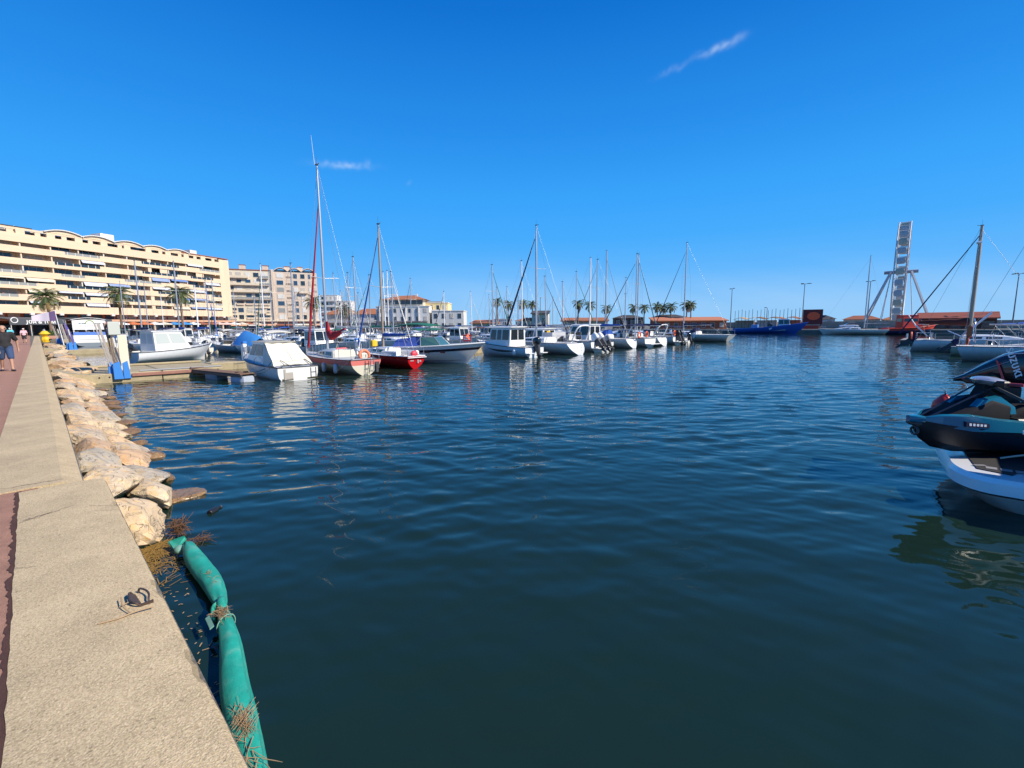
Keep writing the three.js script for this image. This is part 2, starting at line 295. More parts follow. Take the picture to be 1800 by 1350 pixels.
// ---------------------------------------------------------------- riprap rocks below the coping
{
  const Rk = rng(21), tones = [[0.74, 0.63, 0.47], [0.76, 0.60, 0.42], [0.68, 0.61, 0.50], [0.70, 0.53, 0.37], [0.58, 0.56, 0.50], [0.78, 0.69, 0.54]];
  const rm = tones.map(([r, g, b]) => mat(r, g, b, 0.92, { map: rep(rockTex, 0.9), bumpMap: rep(rockBump, 1.0), bumpScale: 0.03 }));
  const wet = mat(0.30, 0.21, 0.12, 0.35, { map: rep(rockTex, 1.2), bumpMap: rep(rockBump, 1.2), bumpScale: 0.03 });
  function rock(w, h, d, seed, m, x, y, z, ry, rz, kind) {
    const g = new THREE.IcosahedronGeometry(1, 5), p = g.attributes.position, Rl = rng(seed * 7919 + 3);
    const planes = []; planes.push([V((Rl() - 0.3) * 0.5, 1, (Rl() - 0.5) * 0.5).normalize(), 0.6 + 0.15 * Rl()]); for (let i = 0; i < 17; i++) { const a = V(Rl() - 0.5, (Rl() - 0.4) * 0.9, Rl() - 0.5).normalize(); planes.push([a, 0.52 + 0.34 * Rl()]); }
    for (let i = 0; i < p.count; i++) {
      const v = V(p.getX(i), p.getY(i), p.getZ(i)); let s = 1;
      for (const [n, dd] of planes) { const q = v.dot(n); if (q > dd) s = Math.min(s, dd / q); }
      s *= 1.1 + 0.09 * fbm(v.x * 3.5 + seed, v.y * 5, v.z * 3.5, 4) + 0.05 * nz(v.x * 1.5, v.y * 1.5 + seed, v.z * 1.5) + 0.02 * Math.abs(nz(v.x * 4, v.y * 14 + seed, v.z * 4)); v.multiplyScalar(s); p.setXYZ(i, v.x * w, v.y * h, v.z * d);
    }
    let gg = mergeVertices(g, 1e-4); gg.deleteAttribute('normal'); gg.deleteAttribute('uv'); gg = toCreasedNormals(gg, 0.35); const q = uvm(gg, 0.6 + 0.3 * Rl());
    const o = mesh('riprap_rock', q, m, scene); o.position.set(x, y, z); o.rotation.set(0, ry, rz);
    return o;
  }
  // [x, z, half width across, half length along the quay, half height, y]
  const list = [[0.62, -6.95, 0.44, 0.50, 0.30, 0.20]];
  for (let z = -7.95; z > -27.3; z -= 0.95 + 0.35 * Rk()) { const f = (-z - 8) / 19; list.push([0.52 + 0.16 * f + 0.06 * Rk(), z, 0.30 + 0.12 * Rk(), 0.52 + 0.24 * Rk(), 0.17 + 0.06 * Rk(), 0.42 + 0.07 * Rk()]); list.push([0.86 + 0.34 * f + 0.10 * Rk(), z - 0.45 + 0.3 * Rk(), 0.34 + 0.22 * f + 0.1 * Rk(), 0.5 + 0.3 * Rk(), 0.17 + 0.06 * Rk(), 0.13 + 0.07 * Rk()]); }
  list.forEach(([x, z, hw, hl, hh, y], i) => tag(rock(hw, hh, hl, i + 1, rm[(i * 5 + (i >> 1)) % 6], x, y, z, (Rk() - 0.5) * 0.5, -0.36 + (Rk() - 0.5) * 0.3), 'pale ochre riprap boulder banked against the quay below the coping', 'rock', 'pale boulders banked along the quay'));
  for (let i = 0; i < 12; i++) { const z = -7.8 - i * 1.55 + (Rk() - 0.5) * 0.5; tag(rock(0.22 + 0.14 * Rk(), 0.10 + 0.07 * Rk(), 0.26 + 0.18 * Rk(), 60 + i, wet, 1.14 + i * 0.05 + 0.1 * Rk(), 0.0, z, Rk() * 3, 0), 'wet brown low stone at the waterline beside the boulders', 'rock', 'wet brown stones at the waterline'); }
  for (let i = 0; i < 30; i++) { const z = -28 - i * 1.9 - Rk(); if (Math.abs(z + 62) < 3) continue; tag(rock(0.55 + 0.4 * Rk(), 0.3 + 0.12 * Rk(), 0.8 + 0.4 * Rk(), 100 + i, rm[Math.floor(Rk() * 6)], 1.05 + 0.5 * Rk() + i * 0.012, 0.2 + 0.12 * Rk(), z, Rk() * 3, -0.25), 'pale riprap boulder by the quay beyond the concrete pontoon', 'rock', 'boulders beyond the first pontoon'); }
}
// ---------------------------------------------------------------- floating boom of green tarpaulin, debris, bracket
{
  const boom = thing('floating_boom', 'long green fabric boom floating in the water beside the quay', 'boom', [0, 0, 0]);
  const boomTex = tex(512, (u, v) => { const b = tg(u, v, 5, 4, 11), d = sm(-0.1, 0.35, tg(u, v, 7, 4, 15)), g = 0.86 + 0.2 * b + 0.06 * (wn(u, v) - 0.5); return [0.14 * g + 0.24 * d * g, 0.70 * g + 0.03 * d, 0.61 * g + 0.03 * d]; });
  const green = mat(1, 1, 1, 0.6, { map: rep(boomTex, 1.1), bumpMap: rep(rockBump, 2.5), bumpScale: 0.004, sheen: 0.2, sheenRoughness: 0.6 });
  const pale = mat(0.20, 0.42, 0.34, 0.75, { map: rep(fabricTex, 6) });
  function sausage(path, rad, n, name, seed) {
    const c = new THREE.CatmullRomCurve3(path), rings = [], N = n;
    for (let i = 0; i <= N; i++) {
      const t = i / N, p = c.getPoint(t), tg = c.getTangent(t), sd = V(-tg.z, 0, tg.x).normalize(), r = rad(t), ring = [];
      for (let k = 0; k < 32; k++) { const a = k / 32 * 6.2832, pinch = Math.exp(-t * 14) + Math.exp(-(1 - t) * 14), w = 1 + 0.04 * nz(t * 9, Math.cos(a) * 2, seed) + 0.016 * nz(t * 26, Math.cos(a) * 3.5, Math.sin(a) * 3.5 + seed) + pinch * 0.24 * Math.sin(a * 5 + seed + t * 5) + 0.008 * Math.sin(a * 7 + t * 22 + 3 * nz(t * 8, seed)); ring.push(p.clone().addScaledVector(sd, Math.cos(a) * r * w).add(V(0, Math.sin(a) * r * w * 0.92, 0))); }
      rings.push(ring);
    }
    return mesh(name, uvm(loft(rings, { crease: 1.0 })), green, boom);
  }
  const rr = (r, a, b) => t => r * Math.pow(Math.max(0.0, Math.sin(Math.PI * Math.min(1, Math.max(0, a + (b - a) * t)))), 0.5) + 0.014;
  sausage([V(0.97, 0.12, -5.92), V(0.955, 0.09, -5.5), V(0.965, 0.07, -4.92), V(0.915, 0.09, -4.36)], rr(0.078, 0.01, 0.99), 60, 'boom_segment', 1);
  sausage([V(0.90, 0.10, -4.30), V(0.82, 0.08, -3.78), V(0.72, 0.07, -3.30), V(0.66, 0.07, -2.93), V(0.605, 0.07, -2.55), V(0.55, 0.07, -2.1)], rr(0.076, 0.01, 0.99), 80, 'boom_segment', 5);
  sausage([V(0.545, 0.08, -2.06), V(0.54, 0.06, -1.4), V(0.55, 0.05, -0.6), V(0.54, 0.05, 0.6)], rr(0.085, 0.03, 0.9), 24, 'boom_segment', 9);
  mesh('boom_knot', [tube([V(0.925, 0.13, -4.42), V(0.905, 0.15, -4.34), V(0.895, 0.12, -4.24)], 0.035, 8), tube([V(0.92, 0.14, -4.38), V(0.85, 0.14, -4.34), V(0.81, 0.07, -4.22)], 0.018, 6)], green, boom);
  for (const [x, z] of [[0.95, -5.62], [0.87, -4.08]]) mesh('lashing', new THREE.TorusGeometry(0.078, 0.005, 5, 22).rotateY(0.35).translate(x, 0.085, z), pale, boom);
  mesh('boom_tail', [hexa([V(0.83, 0.10, -6.15), V(0.97, 0.16, -6.03), V(0.98, 0.12, -6.02), V(0.86, 0.05, -5.98)], [V(0.84, 0.115, -6.15), V(0.97, 0.178, -6.03), V(0.985, 0.135, -6.02), V(0.86, 0.07, -5.98)])], green, boom);
  mesh('boom_float', new THREE.SphereGeometry(0.055, 14, 10).scale(1, 0.9, 1.3).translate(0.90, 0.07, -5.93), pale, boom);
  mesh('boom_patch', hexa([V(0.755, 0.13, -4.2), V(0.785, 0.145, -4.2), V(0.775, 0.145, -4.02), V(0.745, 0.13, -4.02)], [V(0.755, 0.14, -4.2), V(0.785, 0.155, -4.2), V(0.775, 0.155, -4.02), V(0.745, 0.14, -4.02)]), pale, boom);
  // reed litter: loose heaps nobody could count
  const Rl = rng(44), litterM = mat(0.40, 0.27, 0.15, 0.9), litterD = mat(0.15, 0.075, 0.035, 0.9);
  function litter(n, cx, cy, cz, sx, sy, sz, len, r, m, name, label, dirA = null, flat = 0.5) {
    const L = []; for (let i = 0; i < n; i++) {
      const gx = (Rl() + Rl() + Rl() - 1.5) / 1.5, gz = (Rl() + Rl() + Rl() - 1.5) / 1.5, a = dirA === null ? Rl() * 6.28 : dirA + (Rl() - 0.5) * 1.7, l = len * (0.4 + Rl());
      const p = V(cx + gx * sx, cy + Rl() * sy, cz + gz * sz), d = V(Math.cos(a), (Rl() - 0.5) * flat, Math.sin(a)).multiplyScalar(l / 2), mid = p.clone().add(V((Rl() - 0.5) * l * 0.15, (Rl() - 0.3) * l * 0.12, (Rl() - 0.5) * l * 0.15));
      L.push(bar(p.clone().sub(d), mid, r * (0.6 + 0.7 * Rl()), r, 4), bar(mid, p.clone().add(d), r, r * 0.5, 4));
    }
    const o = mesh(name, L, m, scene); o.userData.kind = 'stuff'; tag(o, label, 'debris'); return o;
  }
  litter(170, 1.0, 0.02, -6.55, 0.13, 0.16, 0.13, 0.13, 0.0032, litterD, 'reed_clump', 'tangled brown reed clump stranded at the end of the green boom', null, 1.6);
  litter(60, 1.1, 0.012, -6.2, 0.26, 0.02, 0.2, 0.16, 0.0026, litterD, 'floating_reeds', 'brown reed bits floating around the boom tip');
  litter(90, 0.655, 0.145, -2.88, 0.06, 0.02, 0.18, 0.13, 0.0016, litterM, 'dry_reeds', 'dry straw heap lying across the green boom', 1.9, 0.2);
  litter(60, 0.865, 0.12, -4.16, 0.05, 0.05, 0.13, 0.13, 0.0022, litterM, 'dry_reeds', 'dry straw caught at the knot of the green boom', 1.2, 0.4);
  litter(18, 0.62, 0.145, -2.6, 0.08, 0.01, 0.25, 0.14, 0.0025, litterM, 'dry_reeds', 'thin dry straws scattered along the green boom', 1.5, 0.1);
  litter(12, 0.96, 0.15, -4.9, 0.05, 0.01, 0.3, 0.06, 0.0022, litterM, 'dry_reeds', 'few short straws on the first swell of the green boom', 1.5, 0.1);
  const weedM = mat(0.30, 0.17, 0.03, 0.6);
  { // golden seagrass floating in the corner between rock and quay
    const L = []; for (let i = 0; i < 700; i++) { const x = 0.44 + 0.5 * Rl() * (1 - 0.25 * Rl()), z = -6.35 + 1.3 * Rl() * Rl() - 0.25 * (x - 0.44), a = Rl() * 6.28, l = 0.025 + 0.05 * Rl(), w = 0.0028 + 0.002 * Rl(), c = Math.cos(a), s = Math.sin(a), y = 0.006 + 0.012 * Rl(); L.push(faces([[V(x - c * l - s * w, y, z - s * l + c * w), V(x - c * l + s * w, y, z - s * l - c * w), V(x + c * l + s * w, y + 0.006, z + s * l - c * w), V(x + c * l - s * w, y + 0.006, z + s * l + c * w)]])); }
    const o = mesh('floating_seagrass', L, weedM, scene); o.userData.kind = 'stuff'; tag(o, 'golden seagrass leaves floating in the corner beside the quay', 'seagrass');
  }
  { const L = []; for (let i = 0; i < 130; i++) { const t = Rl(), x = 0.46 + Rl() * (0.34 - 0.14 * t), z = -5.1 + t * 3, a = Rl() * 6.28, l = 0.008 + 0.025 * Rl() * Rl(), w = 0.003 + 0.002 * Rl(), c = Math.cos(a), s = Math.sin(a); L.push(faces([[V(x - c * l - s * w, 0.012, z - s * l + c * w), V(x - c * l + s * w, 0.012, z - s * l - c * w), V(x + c * l + s * w, 0.014, z + s * l - c * w), V(x + c * l - s * w, 0.014, z + s * l + c * w)]])); }
    const o = mesh('floating_bits', L, litterM, scene); o.userData.kind = 'stuff'; tag(o, 'small straw bits floating between the quay and the green boom', 'debris'); }
  { const b = thing('floating_bottle', 'dark half sunken bottle floating beyond the reed clump', 'bottle', [1.42, 0.0, -7.0], 0.7); mesh('body', loft([0.035, 0.04, 0.04, 0.018, 0.016].map((r, i) => Array.from({ length: 10 }, (_, k) => V([0, 0.01, 0.13, 0.17, 0.21][i], 0.015 + r * Math.sin(k * 0.6283), r * Math.cos(k * 0.6283))))), m_.black, b); mesh('cap', bar(V(0.21, 0.015, 0), V(0.235, 0.015, 0), 0.02, 0.02, 10), m_.darkGrey, b); }
  // bent steel mooring bracket let into the coping
  const br = thing('mooring_bracket', 'bent rusty steel mooring bracket let into the coping edge', 'bracket', [0.31, 0.862, -3.42], 0.25);
  br.scale.setScalar(0.72); const rust = mat(0.11, 0.075, 0.06, 0.6, { metalness: 0.4, bumpMap: rep(rockBump, 3), bumpScale: 0.003 });
  mesh('plate', [tube([V(-0.045, -0.01, 0.11), V(-0.075, 0.03, 0.10), V(-0.085, 0.04, 0.03), V(-0.045, 0.04, -0.11), V(-0.03, 0.03, -0.13), V(-0.005, -0.01, -0.14)], 0.009, 6, 36), faces([[V(-0.04, 0.004, 0.1), V(-0.08, 0.038, 0.04), V(-0.045, 0.038, -0.11), V(0.0, 0.004, -0.12)]])], rust, br);
  mesh('loop', tube([V(0.03, -0.01, -0.14), V(0.035, 0.03, -0.135), V(0.05, 0.036, -0.06), V(0.042, 0.032, 0.02), V(0.012, 0.028, 0.09), V(-0.005, -0.01, 0.125)], 0.008, 7, 30), rust, br);
  mesh('base_bar', beam(V(-0.05, 0.003, 0.11), V(0.03, 0.003, 0.125), 0.03, 0.012), rust, br);
  const twig = thing('twig', 'thin dry twigs lying at the foot of the steel bracket', 'twig', [0.22, 0.868, -3.30]);
  mesh('stem', tube([V(-0.12, 0.004, 0.02), V(-0.03, 0.006, 0.045), V(0.03, 0.008, 0.04), V(0.12, 0.006, 0.05)], 0.0045, 5), litterM, twig);
  mesh('side_stem', [tube([V(0.02, 0.006, 0.04), V(-0.005, 0.02, -0.06), V(0.0, 0.03, -0.16)], 0.0035, 5), tube([V(-0.02, 0.01, -0.08), V(0.03, 0.012, -0.1)], 0.003, 4)], litterM, twig);
}
// ---------------------------------------------------------------- boats: shared builders. Local axes: stern at z = 0, bow at z = -L, waterline y = 0
function hullShape(o) {
  const { L, B, fs, fb, tr = 0.75, pw = 2.4, rake = 0.6, trk = 0.1, dr = 0.35, m = 0.42, fp = 2.1, flare = 0 } = o;
  const b = t => { const w = t < m ? tr + (1 - tr) * Math.sin(Math.PI / 2 * t / m) : 1 - Math.pow((t - m) / (1 - m), fp); return Math.max(0.012, B / 2 * w); };
  const s = t => fs + (fb - fs) * Math.pow(t, 1.8);
  const S = (t, v, side) => V(side * b(t) * (1 - Math.pow(v, pw)) * (1 - flare * t * v), s(t) + (-dr - s(t)) * v, -L * t + rake * v * t * t * t - trk * (1 - v) * Math.pow(1 - t, 5));
  return { b, s, S, ...o };
}
function hullBand(h, v0, v1, NT = 16, NV = 4) {
  const out = [];
  for (const side of [1, -1]) {
    const rings = []; for (let i = 0; i <= NT; i++) { const t = i / NT, r = []; for (let j = 0; j <= NV; j++) r.push(h.S(t, v0 + (v1 - v0) * j / NV, side)); rings.push(side > 0 ? r : r.reverse()); }
    out.push(loft(rings, { closed: false, crease: 1.2 }));
  }
  const tf = []; for (let j = 0; j < NV; j++) { const a = v0 + (v1 - v0) * j / NV, c = v0 + (v1 - v0) * (j + 1) / NV; tf.push([h.S(0, a, 1), h.S(0, a, -1), h.S(0, c, -1), h.S(0, c, 1)]); }
  out.push(faces(tf));
  return merge(out);
}
function deckGeo(h, c0, c1, cw, floor, NT = 16) {
  const L = [], ts = []; for (let i = 0; i <= NT; i++) ts.push(i / NT); if (c1 > c0) ts.push(c0, c1); ts.sort((a, b) => a - b);
  const P = (t, x, y) => V(x, y, h.S(t, 0, 1).z);
  for (let i = 0; i < ts.length - 1; i++) {
    const a = ts[i], b = ts[i + 1]; if (b - a < 1e-6) continue; const mid = (a + b) / 2, inn = mid > c0 && mid < c1, ya = h.s(a) - 0.01, yb = h.s(b) - 0.01, ba = h.b(a), bb = h.b(b), ca = Math.min(cw, ba * 0.8), cb = Math.min(cw, bb * 0.8), k = 0.05;
    if (inn) {
      for (const s of [1, -1]) { L.push([P(a, s * ba, ya), P(b, s * bb, yb), P(b, s * cb, yb + k), P(a, s * ca, ya + k)]); L.push([P(a, s * ca, ya + k), P(b, s * cb, yb + k), P(b, s * cb, floor), P(a, s * ca, floor)]); }
      L.push([P(a, ca, floor), P(b, cb, floor), P(b, -cb, floor), P(a, -ca, floor)]);
    } else for (const s of [1, -1]) L.push([P(a, s * ba, ya), P(b, s * bb, yb), P(b, 0, yb + k), P(a, 0, ya + k)]);
  }
  for (const c of [c0, c1]) if (c1 > c0) { const w = Math.min(cw, h.b(c) * 0.8), y = h.s(c) + 0.04; L.push([P(c, w, floor), P(c, -w, floor), P(c, -w, y), P(c, w, y)]); }
  return faces(L);
}
function railGeo(h, r = 0.03, dy = 0, v = 0) {
  const out = []; for (const s of [1, -1]) { const p = []; for (let i = 0; i <= 12; i++) { const q = h.S(i / 12, v, s); q.y += dy; p.push(q); } out.push(tube(p, r, 5, 20)); }
  const a = h.S(0, v, 1), b = h.S(0, v, -1); a.y += dy; b.y += dy; out.push(bar(a, b, r, r, 5)); return merge(out);
}
// bands: [name, v0, v1, material]
function baseBoat(T, o, bands, deckM = m_.deck, railM = m_.darkGrey, railR = 0.025) {
  const h = hullShape(o);
  for (const [n, a, c, m] of bands) mesh(n, hullBand(h, a, c, o.NT || 14, n === 'hull' ? 5 : 2), m, T);
  mesh('deck', deckGeo(h, o.c0 ?? 0.05, o.c1 ?? 0.4, o.cw ?? o.B * 0.3, o.floor ?? 0.25, o.NT || 14), deckM, T);
  if (railR) mesh('rub_rail', railGeo(h, railR), railM, T);
  return h;
}
// low cabin trunk between t0 (aft) and t1 (front) of a hull
function trunk(T, h, t0, t1, w, hh, m = m_.gel, winM = m_.glass, nWin = 2, name = 'cabin') {
  const rings = [], N = 8, z = t => h.S(t, 0, 1).z;
  for (let i = 0; i <= N; i++) {
    const k = i / N, t = t0 + (t1 - t0) * k, ww = Math.min(w * (1 - 0.45 * k * k), h.b(t) * 1.62), y = h.s(t) - 0.02, top = hh * (1 - 0.92 * Math.pow(k, 3)) + 0.02;
    rings.push([V(ww / 2, y, z(t)), V(ww / 2 * 0.9, y + top * 0.8, z(t)), V(ww / 2 * 0.75, y + top, z(t)), V(0, y + top * 1.08, z(t)), V(-ww / 2 * 0.75, y + top, z(t)), V(-ww / 2 * 0.9, y + top * 0.8, z(t)), V(-ww / 2, y, z(t))]);
  }
  const c = mesh(name, loft(rings, { crease: 0.6 }), m, T);
  for (const s of [1, -1]) for (let k = 0; k < nWin; k++) {
    const a = 0.08 + 0.62 * k / nWin, b = a + 0.62 / nWin * 0.8, P = (u, f) => { const i = Math.min(N - 1, Math.floor(u * N)), fr = u * N - i, A = s > 0 ? [0, 1] : [6, 5], p = rings[i][A[0]].clone().lerp(rings[i][A[1]], f), q = rings[i + 1][A[0]].clone().lerp(rings[i + 1][A[1]], f); return p.lerp(q, fr); };
    const q = [P(a, 0.35), P(b, 0.35), P(b, 0.88), P(a, 0.88)]; mesh('window', slab(s > 0 ? q : [q[1], q[0], q[3], q[2]]), winM, c);
  }
  return { c, top: rings[2][3].y, rings };
}
// raised box cabin (wheelhouse): base rectangle to roof rectangle; z0 aft, z1 front (z1 < z0)
function house(T, { z0, z1, w, y0, hgt, rakeF = 0.5, rakeA = 0, tw = 0.86, m = m_.gel, win = m_.glass, over = 0.12, roofM, sideWin = [[0.06, 0.46], [0.52, 0.94]], frontWin = [[0.05, 0.48], [0.52, 0.95]], aftWin = [[0.1, 0.9]], v0 = 0.42, v1 = 0.92, aftM, name = 'cabin' }) {
  const a = w / 2, b = w / 2 * tw, y1 = y0 + hgt, B = [V(-a, y0, z0), V(a, y0, z0), V(a * 0.9, y0, z1), V(-a * 0.9, y0, z1)], Tt = [V(-b, y1, z0 - rakeA), V(b, y1, z0 - rakeA), V(b * 0.9, y1, z1 + rakeF), V(-b * 0.9, y1, z1 + rakeF)];
  const c = mesh(name, hexa(B, Tt), m, T);
  const qs = { aft: [B[0], B[1], Tt[1], Tt[0]], star: [B[1], B[2], Tt[2], Tt[1]], front: [B[2], B[3], Tt[3], Tt[2]], port: [B[3], B[0], Tt[0], Tt[3]] };
  for (const [p, q] of sideWin) { mesh('window', slab(qs.star, p, q, v0, v1), win, c); mesh('window', slab(qs.port, 1 - q, 1 - p, v0, v1), win, c); }
  for (const [p, q] of frontWin) mesh('windscreen', slab(qs.front, p, q, v0, v1), win, c);
  for (const [p, q] of aftWin) mesh('aft_window', slab(qs.aft, p, q, v0, v1), aftM || win, c);
  mesh('roof', loft([0, 0.5, 1].map(k => { const z = Tt[0].z + over - (Tt[0].z + over - (Tt[2].z - over)) * k, ww = (b + over * 0.6) * (1 - 0.1 * k); return [V(ww, y1, z), V(ww * 0.9, y1 + 0.055, z), V(0, y1 + 0.075, z), V(-ww * 0.9, y1 + 0.055, z), V(-ww, y1, z)]; }), { crease: 0.5 }), roofM || m, c);
  return { c, qs, y1 };
}
function outboard(T, x, y, z, s = 1, m = m_.blackGloss, tilt = 0, turn = 0) {   // clamp bracket at (x, y, z); leg hangs aft of it
  const o = new THREE.Group(); o.name = 'outboard'; T.add(o); o.position.set(x, y, z); o.rotation.set(-tilt, turn, 0); o.scale.setScalar(s);
  const sec = [[0.30, 0.16, 0.30, 0.0], [0.30, 0.30, 0.48, 0.02], [0.44, 0.36, 0.56, 0.03], [0.62, 0.33, 0.52, 0.05], [0.74, 0.24, 0.36, 0.08]];
  mesh('cowling', loft(sec.map(([yy, w, d, off]) => Array.from({ length: 14 }, (_, k) => { const a = -k / 14 * 6.2832, c = Math.cos(a), q = Math.sin(a); return V(Math.sign(c) * Math.pow(Math.abs(c), 0.6) * w / 2, yy, 0.22 + off + Math.sign(q) * Math.pow(Math.abs(q), 0.6) * d / 2); })), { crease: 0.7 }), m, o);
  mesh('leg', [hexa([V(-0.05, -0.55, 0.12), V(0.05, -0.55, 0.12), V(0.05, -0.55, 0.3), V(-0.05, -0.55, 0.3)].reverse(), [V(-0.09, 0.31, 0.08), V(0.09, 0.31, 0.08), V(0.09, 0.31, 0.4), V(-0.09, 0.31, 0.4)].reverse()), box(0.26, 0.02, 0.42, 0, -0.36, 0.26), hexa([V(-0.012, -0.78, 0.18), V(0.012, -0.78, 0.18), V(0.012, -0.78, 0.28), V(-0.012, -0.78, 0.28)].reverse(), [V(-0.03, -0.55, 0.12), V(0.03, -0.55, 0.12), V(0.03, -0.55, 0.3), V(-0.03, -0.55, 0.3)].reverse()), bar(V(0, -0.52, 0.12), V(0, -0.52, 0.42), 0.05, 0.035, 8)], m_.darkGrey, o);
  mesh('bracket', box(0.2, 0.34, 0.12, 0, 0.08, 0.02), m_.darkGrey, o);
  const pr = []; for (let k = 0; k < 3; k++) { const g = new THREE.SphereGeometry(0.1, 6, 4).scale(0.55, 1, 0.12).translate(0, 0.1, 0); g.rotateY(0.5); g.rotateZ(k * 2.094); g.translate(0, -0.52, 0.40); pr.push(g); } mesh('propeller', pr, m_.darkGrey, o);
  return o;
}
function pulpit(T, h, t0 = 0.78, hgt = 0.55, m = m_.steel, r = 0.013) {   // bow rail
  const pts = [], leg = []; for (let i = 0; i <= 4; i++) { const p = h.S(t0 + (0.985 - t0) * i / 4, 0, 1); p.x *= 0.92; pts.push(V(p.x, p.y + hgt, p.z)); leg.push(bar(p, V(p.x, p.y + hgt, p.z), r, r, 5)); leg.push(bar(V(-p.x, p.y, p.z), V(-p.x, p.y + hgt, p.z), r, r, 5)); }
  const all = [...pts, ...pts.slice(0, 4).reverse().map(p => V(-p.x, p.y, p.z))]; mesh('bow_rail', [tube(all, r, 5, 26), ...leg], m, T);
}
function lifelines(T, h, t0, t1, n = 4, hgt = 0.55, m = m_.steel) {
  const g = [], wire = []; for (const s of [1, -1]) { let last = null; for (let i = 0; i <= n; i++) { const p = h.S(t0 + (t1 - t0) * i / n, 0, s); p.x *= 0.94; const q = V(p.x, p.y + hgt, p.z); g.push(bar(p, q, 0.011, 0.011, 5)); if (last) { wire.push(bar(last, q, 0.005, 0.005, 4)); wire.push(bar(last.clone().add(V(0, -hgt / 2, 0)), q.clone().add(V(0, -hgt / 2, 0)), 0.004, 0.004, 4)); } last = q; } }
  for (const q of g) mesh('stanchion', q, m, T); for (const q of wire) mesh('lifeline', q, m_.wire, T);
}
function pushpit(T, h, hgt = 0.6, t0 = 0.14, m = m_.steel) {
  const a = h.S(0.01, 0, 1), b = h.S(t0, 0, 1), g = []; a.x *= 0.92; b.x *= 0.94;
  g.push(tube([V(b.x, b.y + hgt, b.z), V(a.x, a.y + hgt, a.z), V(a.x * 0.6, a.y + hgt, a.z + 0.02), V(-a.x * 0.6, a.y + hgt, a.z + 0.02), V(-a.x, a.y + hgt, a.z), V(-b.x, b.y + hgt, b.z)], 0.013, 5, 24));
  for (const s of [1, -1]) for (const p of [a, b]) g.push(bar(V(s * p.x, p.y, p.z), V(s * p.x, p.y + hgt, p.z), 0.012, 0.012, 5)); mesh('stern_rail', g, m, T);
}
function fender(T, p, m = m_.white, r = 0.09, l = 0.45) { const f = mesh('fender', loft([[0, 0.02], [0.04, 0.7], [0.12, 1], [0.88, 1], [0.96, 0.7], [1, 0.15]].map(([k, q]) => Array.from({ length: 10 }, (_, i) => V(p.x + r * q * Math.cos(i * 0.6283), p.y - l * k, p.z + r * q * Math.sin(i * 0.6283)))), { crease: 1 }), m, T); mesh('fender_line', bar(p, V(p.x * 0.97, p.y + 0.35, p.z), 0.007, 0.007, 4), m_.rope, f); }
function ladder(T, x, y0, y1, z, m = m_.darkGrey, w = 0.3) { const g = [bar(V(x - w / 2, y0, z), V(x - w / 2, y1, z), 0.014), bar(V(x + w / 2, y0, z), V(x + w / 2, y1, z), 0.014)]; for (let y = y0 + 0.06; y < y1; y += 0.24) g.push(bar(V(x - w / 2, y, z), V(x + w / 2, y, z), 0.013)); mesh('boarding_ladder', g, m, T); }
